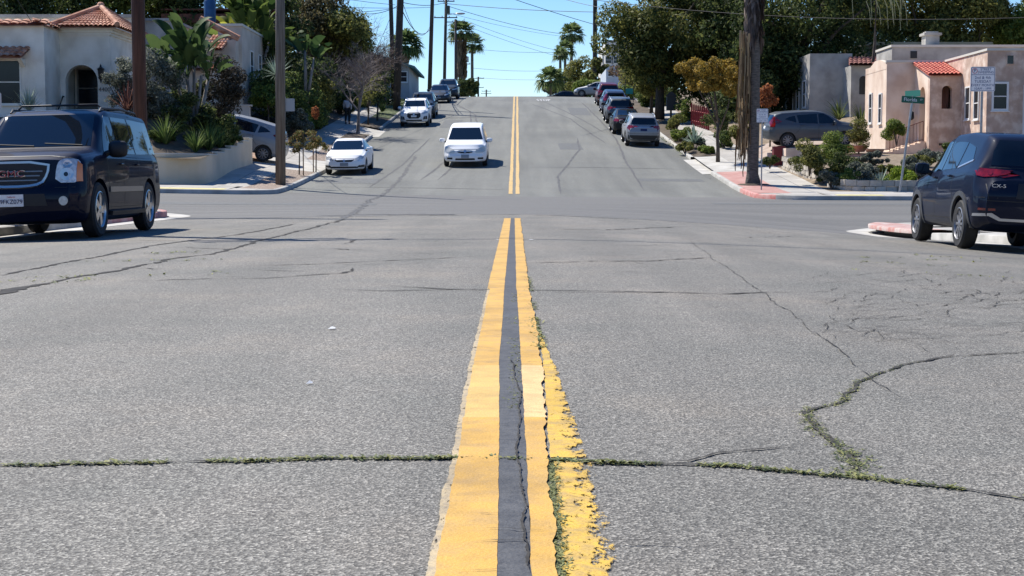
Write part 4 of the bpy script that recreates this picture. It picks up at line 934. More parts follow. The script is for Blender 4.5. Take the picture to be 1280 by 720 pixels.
SPEC['compactsuv'] = dict(BASEX); SPEC['compactsuv'].update(L=4.5, spokes=5, sw=.05, clad=.36, cladm=darkclad, archm=darkclad, arch=.055, rack=(-1.5,.2,.62), railm=silverp,
    front=[('grille', [(-.40,.86),(-.3,.90),(.3,.90),(.40,.86),(.42,.66),(.3,.54),(-.3,.54),(-.42,.66)], blackp, .01, .08), ('badge', circ(0,.80,.06), silverp, .02, .2), ('number_plate', rect(-.17,.17,.62,.73), plateW, .03, .2)]
        + both('headlight', [(.46,.82),(.50,.90),(.84,.95),(.86,.86),(.62,.80)], lens, .012, .05) + both('air_intake', [(.56,.46),(.82,.48),(.80,.68),(.62,.66)], blackp, .008, .06) + [('lower_grille', rect(-.5,.5,.38,.46), blackp, .006, .1)],
    rear=both('tail_light', [(.50,1.0),(.90,.96),(.90,1.10),(.60,1.12)], redlens, .012, .05) + [('tailgate_trim', rect(-.5,.5,1.0,1.03), silverp, .01, .1), ('number_plate', rect(-.17,.17,.84,.96), plateT, .012, .2), ('bumper_cladding', rect(-.80,.80,.40,.62), darkclad, .006, .08)])
SPEC['roundsuv'] = dict(BASEX); SPEC['roundsuv'].update(spokes=9, sw=.028, clad=.34, cladm=greyclad, archm=None, arch=0, R=.345,
    zt=[(-2.275,1.0),(-2.22,1.16),(-2.08,1.40),(-1.9,1.56),(-1.6,1.64),(-.6,1.69),(.1,1.68),(.42,1.62),(1.25,1.18),(1.9,1.06),(2.2,.92),(2.275,.82)],
    win=[[(1.02,1.10),(.16,1.10),(.14,1.55),(.38,1.56),(.62,1.44)], [(.10,1.10),(-.80,1.14),(-.88,1.50),(.08,1.55)], [(-.92,1.17),(-1.45,1.32),(-1.25,1.42),(-.96,1.48)]],
    rear=both('tail_light', [(.66,.98),(.83,.98),(.80,1.2),(.66,1.42),(.60,1.42),(.70,1.2)], redlens, .012, .05) + [('number_plate', rect(-.17,.17,.86,.99), plateW, .012, .2)],
    side=[('tail_light', [(-2.12,1.0),(-1.95,1.02),(-2.02,1.16),(-1.88,1.42),(-1.96,1.44),(-2.10,1.18)], redlens, .012, .05), ('sill_trim', rect(-.85,.95,.335,.36), silverp, .02, .2)])

# ------------------------------------------------------------ buildings
def X(px, Y): return at(px, 222, Y).x
def Zp(py, Y): return at(646, py, Y).z
def part(mb, name, m, t, smooth=False, off=None):
    o = mb.build(name, m, t, smooth); r = t
    while r.parent: r = r.parent
    if t.parent is None: o.matrix_parent_inverse = Matrix.Translation(-t.location)
    return o
stucco_w = mat('white_stucco', (.66,.60,.50), (.82,.77,.67), 1.3, .95, .2, 45, c3=(.76,.71,.61))
stucco_p = mat('peach_stucco', (.62,.455,.345), (.80,.655,.53), 1.1, .95, .25, 40, c3=(.72,.565,.44))
stucco_pl = mat('rough_pink_stucco', (.47,.33,.25), (.72,.58,.47), 2.4, .95, .5, 12, c3=(.55,.40,.31))
stucco_g = mat('grey_stucco', (.30,.285,.26), (.46,.44,.40), 1.2, .95, .5, 40)
stucco_b = mat('beige_stucco', (.44,.39,.33), (.58,.52,.45), 1.0, .95, .4, 40)
wallm = mat('tan_wall_paint', (.60,.51,.37), (.70,.60,.45), .8, .9, .3, 50)
capm = mat('pale_wall_cap', (.60,.57,.50), rough=.9)
tile = mat('terracotta_tile', (.30,.115,.06), (.58,.33,.22), 2.6, .85, .3, 30, c3=(.47,.22,.13))
tile_r = mat('red_tile', (.42,.075,.05), (.62,.20,.13), 2.6, .85, .3, 30)
wht = mat('white_trim', (.74,.73,.70), rough=.6)
paneg = mat('window_pane', (.008,.010,.014), (.02,.024,.03), .7, .12, spec=.4)
roofg = mat('grey_roof', (.20,.20,.20), (.32,.32,.31), 1.2, .9)
ironm = mat('black_iron', (.012,.012,.012), rough=.5)
rust = mat('rusty_iron', (.10,.03,.02), (.16,.06,.04), 6, .7)
def tiles(mb, A, B, C, D, nu, nv, amp=.06):
    A, B, C, D = map(Vector, (A, B, C, D)); n = (B - A).cross(D - A).normalized(); n = n if n.z > 0 else -n; o = len(mb.v); cu = nu * 6; rows = []
    for j in range(nv):
        for f in (0., .98): rows.append(((j + f) / nv, (1 - f) * .035))
    for v, lift in rows:
        for i in range(cu + 1):
            u = i / cu; p = (A.lerp(B, u)).lerp(D.lerp(C, u), v) + n * (abs(math.sin(math.pi * u * nu)) ** .8 * amp + lift); mb.v.append(tuple(p))
    for r_ in range(len(rows) - 1):
        for i in range(cu): a = o + r_ * (cu + 1) + i; mb.f.append((a, a + 1, a + cu + 2, a + cu + 1))
    o = len(mb.v)            # soffit below
    for p in (A, B, C, D): mb.v.append(tuple(p - n * .05))
    mb.f.append((o, o + 1, o + 2, o + 3)); return mb
def arch_pts(xc, w_, z0, z1, n=14): return [(xc - w_, z0)] + [(xc - w_ * math.cos(math.pi * i / n), z1 - w_ + w_ * math.sin(math.pi * i / n)) for i in range(n + 1)] + [(xc + w_, z0)]
def window(t, f, c, w_, z0, z1, mull=True, frame=wht, fw=.07, sill=True, name='window'):
    """f: 'y' faces the camera street (normal -y), 'x-' faces -x, 'x+' faces +x; c = (x, y) centre on the wall face"""
    x, y = c
    def bx(mb, a0, a1, z0_, z1_, d0, d1):
        if f == 'y': mb.box(x + a0, x + a1, y - d1, y - d0, z0_, z1_)
        elif f == 'x-': mb.box(x - d1, x - d0, y + a0, y + a1, z0_, z1_)
        else: mb.box(x + d0, x + d1, y + a0, y + a1, z0_, z1_)
    mb = MB(); bx(mb, -w_ / 2, w_ / 2, z0, z1, -.02, .012); p = part(mb, name, paneg, t)
    mb = MB()
    for a0, a1, q0, q1 in ((-w_/2-fw, -w_/2, z0-fw, z1+fw), (w_/2, w_/2+fw, z0-fw, z1+fw), (-w_/2, w_/2, z1, z1+fw), (-w_/2, w_/2, z0-fw, z0)): bx(mb, a0, a1, q0, q1, -.01, .05)
    if mull: bx(mb, -w_/2, w_/2, (z0+z1)/2-.022, (z0+z1)/2+.022, .013, .035)
    fr = mb.build('frame', frame, p); fr.matrix_parent_inverse = Matrix.Identity(4)
    if sill: mb = MB(); bx(mb, -w_/2-fw-.04, w_/2+fw+.04, z0-fw-.05, z0-fw-.002, -.01, .09); mb.build('sill', frame, p)
    return p
# -- white house on the left corner
B1 = 58.; B2 = 60.; xa = X(59, B1); xb = X(77.5, B2); xc = X(140, B2); xd0 = -40.
t = thing('stucco_house', (xa, B1, 3.1), 'white stucco house with arched entry under a hipped red tile roof, left corner', 'house')
zt1 = Zp(31, B1); zt2 = Zp(40, B2)
w_ = MB().box(xd0, xa, B1, 70, 1.2, zt1)
ac = (X(84.5, B2) + X(124.5, B2)) / 2; ar = (X(124.5, B2) - X(84.5, B2)) / 2; az = Zp(81, B2)
w_.box(xa, ac - ar, B2, B2 + .35, 1.2, zt2).box(ac + ar, xc, B2, B2 + .35, 1.2, zt2)
w_.prism([(ac - ar, zt2)] + arch_pts(ac, ar, az - ar, az)[1:-1][::1] + [(ac + ar, zt2)], B2, B2 + .35)
w_.box(xc - .35, xc, B2 + .35, 64, 1.2, zt2).box(xa, xc - .35, B2 + 1.9, B2 + 2.2, 1.2, zt2)
w_.box(xa, xc - .35, B2 + .35, B2 + 1.9, 3.0, 3.2).box(xa, xc - .36, B2 + .36, 64, zt2 - .5, zt2 - .3)
part(w_, 'wall', stucco_w, t)
cv = MB()
for k_, (o_, h_) in enumerate(((.06, .10), (.13, .10), (.22, .12))): cv.box(xa - .0, xc + o_, B2 - o_, 64, zt2 + .1 * k_ - .12, zt2 + .1 * k_ - .022)
part(cv, 'cornice', stucco_w, t)
ex0, ex1, ey = xa - .2, xc + .45, B2 - .45; ez = zt2 + .18; cx_ = (ex0 + ex1) / 2; cy_ = B2 + 2; az_ = Zp(11, cy_)
rf = MB(); tiles(rf, (ex0, ey, ez), (ex1, ey, ez), (cx_ + .12, cy_, az_), (cx_ - .12, cy_, az_), 14, 8); tiles(rf, (ex1, ey, ez), (ex1, 64.4, ez), (cx_ + .12, cy_ + .1, az_), (cx_ + .12, cy_, az_), 14, 8); tiles(rf, (ex0, 64.4, ez), (ex0, ey, ez), (cx_ - .12, cy_, az_), (cx_ - .12, cy_ + .1, az_), 14, 8)
for e in ((ex0, ey), (ex1, ey), (ex1, 64.4)): rf.tube([(e[0], e[1], ez + .09), (cx_, cy_, az_ + .1)], .11, 8)
rf.ell((cx_, cy_, az_ + .16), (.16, .16, .13), 10, 8); part(rf, 'roof', tile, t)
cp = MB(); tiles(cp, (xd0, B1 - .2, zt1), (xa + .15, B1 - .2, zt1), (xa + .15, B1 + .35, zt1 + .22), (xd0, B1 + .35, zt1 + .22), 60, 2)
tiles(cp, (xa + .15, B1 - .2, zt1), (xa + .15, B2 + .2, zt1), (xa - .4, B2 + .2, zt1 + .22), (xa - .4, B1 - .2, zt1 + .22), 9, 2); part(cp, 'parapet_tiles', tile, t)
aw = MB(); tiles(aw, (X(-60, B1), B1 - .75, Zp(73, B1)), (X(38, B1), B1 - .75, Zp(73, B1)), (X(42, B1), B1 + .02, Zp(59, B1)), (X(-60, B1), B1 + .02, Zp(59, B1)), 12, 3, .07)
part(aw, 'window_canopy', tile, t); br = MB()
for q in (36,): br.prism([(B1 - .55, Zp(74, B1)), (B1, Zp(74, B1)), (B1, Zp(84, B1))], X(q - 6, B1), X(q - 1, B1), 'x')
part(br, 'canopy_bracket', stucco_w, t)
window(t, 'y', (X(-8, B1), B1), X(28, B1) - X(-44, B1), Zp(129, B1), Zp(76, B1), frame=stucco_w, fw=.05)
d = MB().box(X(88, B2 + 1.9), X(96, B2 + 1.9), B2 + 1.82, B2 + 1.9, 3.2, 5.3); part(d, 'door', ironm, t)
window(t, 'y', (X(113, B2 + 1.9), B2 + 1.9), .8, 3.75, 5.25, frame=mat('shade_frame', (.20,.19,.17)), fw=.06)  # frame colour darkened to stand for the shade inside the arch
lt = MB(); lx_, lz = X(130.5, B2), Zp(93, B2); lt.lathe([(0, .42), (.03, .36), (.05, .28), (.17, .20), (.13, .18), (.09, -.12), (.12, -.14), (.05, -.22), (.02, -.34), (0, -.36)], (lx_, B2 - .22, lz), 8); lt.tube([(lx_, B2, lz - .05), (lx_, B2 - .2, lz - .3)], .02, 6)
lo_ = part(lt, 'wall_lantern', ironm, t)
lettering('4400', .24, (X(133, B2) - t.location.x, B2 - .012 - t.location.y, Zp(112, B2) - t.location.z), ironm, t, name='house_number')
hr = MB().tube([(X(71, B2 - 1), B2 - 1.2, 3.0), (X(80, B2 - .4), B2 - .3, 4.05), (X(83, B2), B2 - .1, 4.05)], .03, 6); part(hr, 'handrail', ironm, t)
up_ = MB().box(-30, X(170, 69), 69.0, 78, 2, Zp(22, 69)).box(-24, X(232, 73), 70.5, 82, 2, Zp(26, 70.5)); part(up_, 'rear_wing', stucco_g, t)
rr = MB().box(-30.1, X(170, 69) + .1, 68.9, 78.1, Zp(22, 69), Zp(22, 69) + .15).box(-24, X(232, 73) + .1, 70.4, 82.1, Zp(26, 70.5), Zp(26, 70.5) + .12); part(rr, 'roof_edge', roofg, t)
# -- second house up the street on the left
Y3 = 75.; t = thing('tiled_house', (X(275, Y3), Y3, 3.0), 'pinkish grey stucco house with tiled gable behind the broad leaved plant on the left', 'house')
x0, x1 = X(238, Y3), X(312, 77.5); w_ = MB().box(X(256, Y3), X(297, Y3), Y3, 86, 1.8, Zp(50, Y3)).box(X(276, Y3 + 1), x1, Y3 + .8, 90, 1.8, Zp(33, Y3 + 1)).box(x0, X(266, Y3 - 2.5), Y3 - 2.5, Y3, 1.8, Zp(88, Y3 - 2)); part(w_, 'wall', stucco_b, t)
rf = MB(); yy = Y3 - 1.0; tiles(rf, (X(256, yy), yy, Zp(62, yy)), (X(280, yy), yy, Zp(62, yy)), (X(284, yy), yy + 2, Zp(40, yy)), (X(258, yy), yy + 2, Zp(40, yy)), 6, 5, .08)
rf.tube([(X(253, yy), yy, Zp(23, yy)), (X(301, yy), yy, Zp(48, yy))], .16, 8); tiles(rf, (X(235, 72), 72, Zp(87, 72)), (X(271, 72), 72, Zp(87, 72)), (X(269, 72), 72.9, Zp(80, 72)), (X(236, 72), 72.9, Zp(80, 72)), 9, 1, .08); part(rf, 'roof', tile, t)
rc = MB().box(X(275, Y3 + .9), x1 + .05, Y3 + .7, 90, Zp(33, Y3 + 1), Zp(33, Y3 + 1) + .12); part(rc, 'parapet_cap', capm, t)
for yw in (78.5, 81): window(t, 'x+', (x1, yw), .8, Zp(98, Y3 + 2), Zp(62, Y3 + 2))
dp = MB().tube([(X(251, 72.3), 72.3, 2), (X(251, 72.3), 72.3, Zp(108, 72.3))], .09, 8); part(dp, 'downpipe', wht, t)
pf = MB().box(X(205, 88), X(330, 88), 88, 88.3, Zp(28, 88), Zp(17, 88)).box(X(205, 88), X(345, 88), 88, 94, Zp(12.5, 88), Zp(10.5, 88))
t2 = thing('dark_wood_house', (X(270, 88), 88, 4), 'dark timber upper storey showing behind the tiled house and blue chimney', 'house'); part(MB().box(X(205, 88.4), X(345, 88.4), 88.4, 94, 3, Zp(17, 88)), 'wall', mat('dark_timber', (.03,.012,.008), (.06,.03,.02), 2), t2); part(pf, 'balcony_rail', mat('rusty_timber', (.09,.03,.02), (.14,.05,.03), 2), t2)
Yc = 84.; ch = MB().lathe([(0, Zp(45, Yc)), (.33, Zp(45, Yc)), (.33, Zp(2, Yc)), (.29, Zp(0, Yc)), (.1, Zp(-1, Yc)), (0, Zp(-1, Yc))], (X(265.5, Yc), Yc, 0), 20); ch.box(X(263, Yc), X(268, Yc), Yc - .1, Yc + .1, 3.5, Zp(44, Yc))
tag(ch.build('chimney', mat('blue_paint', (.015,.06,.16), (.02,.085,.21), 3, .5), None, True), 'round blue painted chimney rising above the tiled roof', 'chimney')
# -- pink corner house on the right
F_, D_, Bb, Ae = 66., 69.8, 72.5, 76.9
xF = X(1231, F_); xE = X(1199, D_); xD = X(1160, D_); xC = X(1142, Bb); xB = X(1106, Bb)
xE = xF; zp_ = Zp(63.5, F_); g0 = .9
t = thing('stucco_house', (xF, F_, 1.75), 'pink stucco corner house with flat parapets and a small red tiled porch', 'house')
w_ = MB().box(xF, 36, F_, 77.5, g0, zp_); part(w_, 'wall', stucco_pl, t)
w2 = MB().box(xB, xF, Bb, Ae, g0, zp_ - .02)
# parapet hump of the west wall and porch walls with arches
part(w2, 'wall', stucco_p, t)
hp = MB().prism([(Bb - .012, zp_ - .02), (Bb + 1.5, zp_ + .22), (Bb + 2.4, zp_ + .22), (Ae, zp_ - .3), (Ae, zp_ - .32), (Bb - .012, zp_ - .32)], xB - .01, xB + .2, 'x'); part(hp, 'parapet', stucco_p, t)
zpt = Zp(94, D_); xa_ = (X(1175, D_) + X(1188, D_)) / 2; aw_ = .24; pz0 = Zp(136, D_); pz1 = Zp(107, D_)
p_ = MB().box(xD, xa_ - aw_, D_, D_ + .3, g0, zpt).box(xa_ + aw_, xF - .002, D_, D_ + .3, g0, zpt).box(xa_ - aw_, xa_ + aw_, D_, D_ + .3, g0, pz0)
p_.prism([(xa_ - aw_, zpt)] + arch_pts(xa_, aw_, pz1 - aw_, pz1)[1:-1] + [(xa_ + aw_, zpt)], D_, D_ + .3)
part(p_, 'porch_front', stucco_pl, t)
dy0, dy1 = D_ + .75, D_ + 1.75; dz1 = Zp(108, 70.6); dm = (dy0 + dy1) / 2; dr = .5
q_ = MB().box(xD, xD + .25, D_ + .3, dy0, g0, zpt).box(xD, xD + .25, dy1, Bb, g0, zpt).box(xD, xD + .25, dy0, dy1, g0, Zp(177, 70.6)); q_.prism([(dy0, zpt)] + arch_pts(dm, dr, dz1 - dr, dz1)[1:-1] + [(dy1, zpt)], xD, xD + .25, 'x')
q_.prism([(D_, zpt), (Bb, zpt), (Bb, Zp(79, Bb))], xD, xD + .25, 'x').prism([(D_ + .25, zpt), (Bb, zpt), (Bb, Zp(79, Bb))], xF - .25, xF - .002, 'x')
part(q_, 'porch_side', stucco_p, t)
part(MB().box(xD + .9, xD + 1.0, D_ + .4, Bb, g0, zpt), 'door', mat('brown_door', (.10,.035,.02), rough=.6), t)
part(MB().box(xD + .26, xF - .3, D_ + .31, Bb - .01, 1.2, Zp(177, 70.6)), 'porch_floor', concrete, t)
rf = MB(); tiles(rf, (xD - .12, D_ - .15, zpt + .02), (xF - .01, D_ - .15, zpt + .02), (xF - .01, Bb, Zp(78.5, Bb)), (xD - .12, Bb, Zp(78.5, Bb)), 8, 9, .05); part(rf, 'roof', tile_r, t)
cpw = MB().box(xF - .05, 36, F_ - .05, F_ + .2, zp_, zp_ + .1).box(xF - .05, xF + .2, F_ + .2, Bb - .01, zp_, zp_ + .1).box(xB - .05, xF - .051, Bb - .05, Bb + .2, zp_ - .018, zp_ + .09); part(cpw, 'parapet_cap', capm, t)
for k_, yw in enumerate((67.4, 68.7)): window(t, 'x-', (xF, yw), .62, Zp(148, yw), Zp(110, yw))
for yw in (73.6, 75.6): window(t, 'x-', (xB, yw), .5, Zp(153, yw), Zp(118, yw))
window(t, 'y', (X(1247.5, F_), F_), X(1256, F_) - X(1240, F_), Zp(136, F_), Zp(105, F_), fw=.09)
window(t, 'y', (X(1259, F_), F_), .28, Zp(80, F_), Zp(69.5, F_), False, stucco_pl, .03, False, 'vent')
window(t, 'y', (X(1177, D_), D_), .36, Zp(182, D_), Zp(179, D_), False, stucco_pl, .04, False, 'vent')
part(MB().box(X(1273, F_), X(1277, F_), F_ - .5, F_ - .35, 1.5, Zp(107, F_)).box(X(1274, F_), X(1300, F_), F_ - .52, F_ - .35, Zp(109, F_), Zp(106, F_)), 'porch_post', wht, t)
ub = MB().box(X(1112, 79), 34, 79, 82.4, zp_ - 1, Zp(59, 79)); part(ub, 'upper_wall', stucco_g, t); part(MB().box(X(1112, 79) - .06, 34, 78.94, 82.4, Zp(59, 79), Zp(59, 79) + .12), 'upper_cap', capm, t)
part(MB().box(X(1135, 79), X(1143, 79), 78.95, 79.1, Zp(73, 79), Zp(64, 79)), 'vent', ironm, t)
chx = (X(1150, 80), X(1169, 80)); ch = MB().box(chx[0] + .04, chx[1] - .04, 79.6, 80.4, Zp(60, 80), Zp(45, 80)).box(chx[0] - .06, chx[1] + .06, 79.5, 80.5, Zp(45, 80), Zp(42, 80)).box(chx[0] + .08, chx[1] - .08, 79.7, 80.3, Zp(42, 80), Zp(40, 80)); part(ch, 'chimney', stucco_g, t)
wl = MB().lathe([(0, .25), (.1, .2), (.12, -.1), (0, -.2)], (xC - .3, Bb - .55, Zp(146, Bb)), 8).tube([(xC - .3, Bb - .55, Zp(146, Bb)), (xC - .1, Bb, Zp(143, Bb))], .02, 6)
part(wl, 'wall_lantern', ironm, t)
# entry steps and railing
st = MB(); sx0 = X(1104, 71); n_ = 7
for i in range(n_):
    a = lerp(sx0, xD - .02, i / n_); a2 = lerp(sx0, xD - .02, (i + 1) / n_) - .003; st.box(a, a2, dy0 - .3, dy1 + .3, 1.4, lerp(1.95, Zp(177, 70.6), (i + 1) / n_))
st.box(sx0 - 1.6, sx0 - .82, dy0 - 2.1, dy1, 1.2, 1.90); st.box(sx0 - .815, sx0 - .006, dy0 - .9, dy1 - .01, 1.2, 2.0)
t_ = thing('entry_steps', (sx0, dy0, 1.75), 'pink painted concrete steps climbing to the arched porch of the pink house', 'steps'); part(st, 'steps', stucco_p, t_)
rl = MB(); a0 = Vector((sx0 + .1, dy0 - .3, 1.95)); a1 = Vector((xD - .15, dy0 - .3, Zp(177, 70.6))); rl.tube([a0 + Vector((0, 0, .95)), a1 + Vector((0, 0, .95))], .022, 6).tube([a0 + Vector((0, 0, .1)), a1 + Vector((0, 0, .1))], .015, 6)
for i in range(11): p = a0.lerp(a1, i / 10); rl.tube([p, p + Vector((0, 0, .95))], .020 if i in (0, 5, 10) else .011, 5)
part(rl, 'railing', rust, t_)
# -- grey house behind the driveway
Yg = 86.; t = thing('grey_house', (X(1040, Yg), Yg, 4), 'grey stucco house in tree shade behind the parked grey suv on the right driveway', 'house')
xg0, xg1, xg2 = X(1021, Yg), X(1052, Yg), X(1086, Yg - 2)
part(MB().box(xg0 - .5, xg1 + .5, Yg, Yg + 8, 2.5, Zp(67, Yg)).box(xg1, xg2 + 6, Yg - 2, Yg + 6, 2.5, Zp(82, Yg - 2)), 'wall', stucco_g, t)
rf = MB(); tiles(rf, (xg1 - .2, Yg - 2.3, Zp(81, Yg - 2)), (xg2 + 5, Yg - 2.3, Zp(81, Yg - 2)), (xg2 + 5, Yg, Zp(70, Yg - 1)), (xg1 + .3, Yg, Zp(70, Yg - 1)), 24, 4); part(rf, 'roof', mat('dark_red_tile', (.14,.04,.03), (.24,.08,.06), 3), t)
ap = MB().prism(arch_pts(X(1077, Yg - 2), .22, Zp(118, Yg - 2), Zp(95, Yg - 2)), Yg - 2.012, Yg - 1.9); part(ap, 'window', paneg, t)
for yw in (87.5, 89.5, 91.5): window(t, 'x-', (xg0 - .5, yw), .8, Zp(132, Yg), Zp(100, Yg))
t = thing('flat_roof_house', (X(1150, 94), 94, 6), 'low olive flat roofed building just visible behind the pink house parapet', 'building'); part(MB().box(X(1080, 94), X(1235, 94), 94, 100, 3, Zp(57, 94)), 'wall', mat('olive_wall', (.10,.09,.06), (.16,.14,.10), 1), t); part(MB().box(X(1078, 93.8), X(1237, 93.8), 93.8, 100, Zp(57, 94), Zp(53, 94)), 'roof_edge', mat('tan_edge', (.28,.25,.17), (.34,.31,.22), 2), t)
# -- far buildings
Ya = 185.; t = thing('apartment_block', (X(772, Ya), Ya, 8.5), 'tall white apartment building behind the trees near the top of the hill', 'building')
part(MB().box(X(757, Ya), X(800, Ya), Ya, Ya + 18, 7, Zp(50, Ya)).box(X(752, Ya + 4), X(757, Ya + 4), Ya + 4, Ya + 14, 7, Zp(62, Ya)), 'wall', mat('white_render', (.62,.60,.56), (.74,.72,.68), .6, .9), t)
for r_ in range(4):
    for c_ in range(5): window(t, 'y', (X(761 + c_ * 8, Ya), Ya), .9, Zp(66 + r_ * 13, Ya), Zp(58 + r_ * 13, Ya), sill=False)
Yb = 150.; t = thing('small_house', (X(768, Yb), Yb, 8), 'small pale blue grey gabled house halfway up the hill on the right', 'house')
part(MB().prism([(X(757, Yb), 7), (X(780, Yb), 7), (X(780, Yb), Zp(90, Yb)), (X(765, Yb), Zp(80, Yb)), (X(757, Yb), Zp(86, Yb))], Yb, Yb + 10), 'wall', mat('pale_siding', (.42,.47,.52), (.52,.56,.60), 1), t); window(t, 'y', (X(762.5, Yb), Yb), .45, Zp(95, Yb), Zp(88, Yb))
Yt = 122.; t = thing('gabled_house', (X(497, Yt), Yt, 7), 'pale house with teal green eaves partly hidden behind the utility poles on the left', 'house')
xr = X(512, Yt); part(MB().box(-24, xr, Yt, Yt + 12, 6, Zp(82, Yt)).prism([(-24, Zp(82, Yt)), (xr, Zp(82, Yt)), (-15, Zp(55, Yt))], Yt, Yt + 12), 'wall', mat('pale_grey_siding', (.35,.37,.37), (.45,.47,.46), 1), t)
e_ = MB(); e_.prism([(xr + .5, Zp(86, Yt)), (xr + .5, Zp(83, Yt)), (-15, Zp(51, Yt)), (-15, Zp(54.5, Yt))], Yt - .5, Yt + 12.3); part(e_, 'roof', mat('teal_fascia', (.05,.15,.15), (.08,.2,.19), 2), t); window(t, 'y', (X(503, Yt), Yt), .8, Zp(102, Yt), Zp(90, Yt))

for sx_, lb, wm2 in ((-1, 'added sand coloured house standing just outside the left edge of the photo', wallm), (1, 'added beige house standing just outside the right edge of the photo', stucco_b)):  # unseen houses added to give the car paint something to reflect
    for k_, (y0, y1, x0) in enumerate(((8, 22, 17), (-16, 1, 16))):
        t = thing('added_bungalow', (sx_ * x0, (y0 + y1) / 2, 0), lb if k_ == 0 else lb.replace('standing just', 'farther back along the street,'), 'house')
        a, b = sorted((sx_ * x0, sx_ * (x0 + 12))); part(MB().box(a, b, y0, y1, -.6, 4.2), 'wall', wm2, t); part(MB().prism([(a - .4, 4.21), (b + .4, 4.21), ((a + b) / 2, 6.2)], y0 - .4, y1 + .4), 'roof', tile, t)
        for yy_ in (y0 + 3, y1 - 4): window(t, 'x-' if sx_ > 0 else 'x+', (sx_ * x0, yy_), 1.4, 1.2, 2.6)
        part(MB().box(sx_ * x0 - .06 * (sx_ > 0), sx_ * x0 + .06 * (sx_ < 0), (y0 + y1) / 2 - .5, (y0 + y1) / 2 + .5, .3, 2.4), 'door', MATS['brown_door'], t)
# ------------------------------------------------------------ walls and fences
t = thing('retaining_wall', (-11.1, 53, .5), 'tan rendered retaining wall with stepped pale cap rounding the left corner', 'wall')
path = [(-45, 52.9), (-30, 52.85), (-20, 52.75), (-14, 52.7)] + [(-11.15 - 2.2 + 2.2 * math.sin(a), 54.9 - 2.2 * math.cos(a)) for a in [i * math.pi / 16 for i in range(1, 9)]] + [(-11.12, 62.4)]
dense = []
for (a, b), (c_, d_) in zip(path[:-1], path[1:]):
    k_ = max(1, int(math.hypot(c_ - a, d_ - b) / .4)); dense += [(lerp(a, c_, i / k_), lerp(b, d_, i / k_)) for i in range(k_)]
dense.append(path[-1])
def wtop(y): 
    if y < 55.4: return 1.62
    k_ = min(5, int((y - 55.4) / 1.2)); return [1.72, 1.86, 2.0, 2.14, 2.28, 2.42][k_]
wm_ = MB(); cm = MB()
for (a, b), (c_, d_) in zip(dense[:-1], dense[1:]):
    tx, ty = c_ - a, d_ - b; l = math.hypot(tx, ty); nx, ny = -ty / l, tx / l; zt_ = wtop((b + d_) / 2) if a > -12 else 1.62; z0 = min(H(a, b), H(c_, d_)) - .2
    e = .2
    P = [(a, b), (c_, d_), (c_ + nx * e, d_ + ny * e), (a + nx * e, b + ny * e)]
    wm_.add([(*p, z0) for p in P] + [(*p, zt_) for p in P], [(0,3,2,1),(4,5,6,7),(0,1,5,4),(1,2,6,5),(2,3,7,6),(3,0,4,7)])
    o_ = .015; P = [(a - nx * o_, b - ny * o_), (c_ - nx * o_, d_ - ny * o_), (c_ + nx * (e + .03), d_ + ny * (e + .03)), (a + nx * (e + .03), b + ny * (e + .03))]
    cm.add([(*p, zt_ + .002) for p in P] + [(*p, zt_ + .05) for p in P], [(0,3,2,1),(4,5,6,7),(0,1,5,4),(1,2,6,5),(2,3,7,6),(3,0,4,7)])
part(wm_, 'wall', wallm, t); part(cm, 'wall_cap', capm, t)
stone = mat('split_stone', (.34,.30,.24), (.66,.60,.50), 5, .95, 1., 14, isl=.5, lo=.2, hi=.8)
def stone_wall(label, pth, h, courses, bl=.42, z0f=None):
    mb = MB(); 
    for c in range(courses):
        s_ = 0; tot = [0]
        for a, b in zip(pth[:-1], pth[1:]): tot.append(tot[-1] + math.hypot(b[0] - a[0], b[1] - a[1]))
        def P(q):
            for i in range(len(pth) - 1):
                if q <= tot[i + 1]: f = (q - tot[i]) / (tot[i + 1] - tot[i]); return Vector((lerp(pth[i][0], pth[i + 1][0], f), lerp(pth[i][1], pth[i + 1][1], f), 0))
            return Vector((*pth[-1], 0))
        q = (c % 2) * bl * .5
        while q < tot[-1]:
            l = bl * uni(.85, 1.15); a, b = P(q), P(min(tot[-1], q + l - .015)); d = b - a
            if d.length > .05:
                n = Vector((d.y, -d.x, 0)).normalized(); ch_ = h / courses; za = min(H(a.x, a.y), H(b.x, b.y)) + .12 + c * ch_; zb_ = za + ch_ - .012; o1, o2 = uni(.0, .05), uni(.0, .05); m_ = (a + b) / 2 + n * uni(.04, .10)
                v = [a + n * o1, m_, b + n * o2, b - n * .22, a - n * .22]; k = len(v)
                mb.add([(p.x + jit(.01), p.y, za) for p in v] + [(p.x, p.y + jit(.01), zb_ + jit(.008)) for p in v] , [tuple(range(k))[::-1], tuple(range(k, 2 * k))] + [(i, (i + 1) % k, k + (i + 1) % k, k + i) for i in range(k)])
            q += l
    return tag(mb.build('stone_wall', stone), label, 'garden wall')
stone_wall('upper tier of pale split stone blocks beside the right hand pavement', [(11.35, 63.4), (11.4, 58), (11.7, 56.2), (12.6, 55.4), (13.6, 55.1)], .62, 3)
stone_wall('lower curved tier of pale split stone blocks behind the street name pole', [(11.55, 55.2), (11.9, 53.7), (12.8, 53.2), (16, 53.1), (24, 53.1), (40, 53.0)], .46, 2)
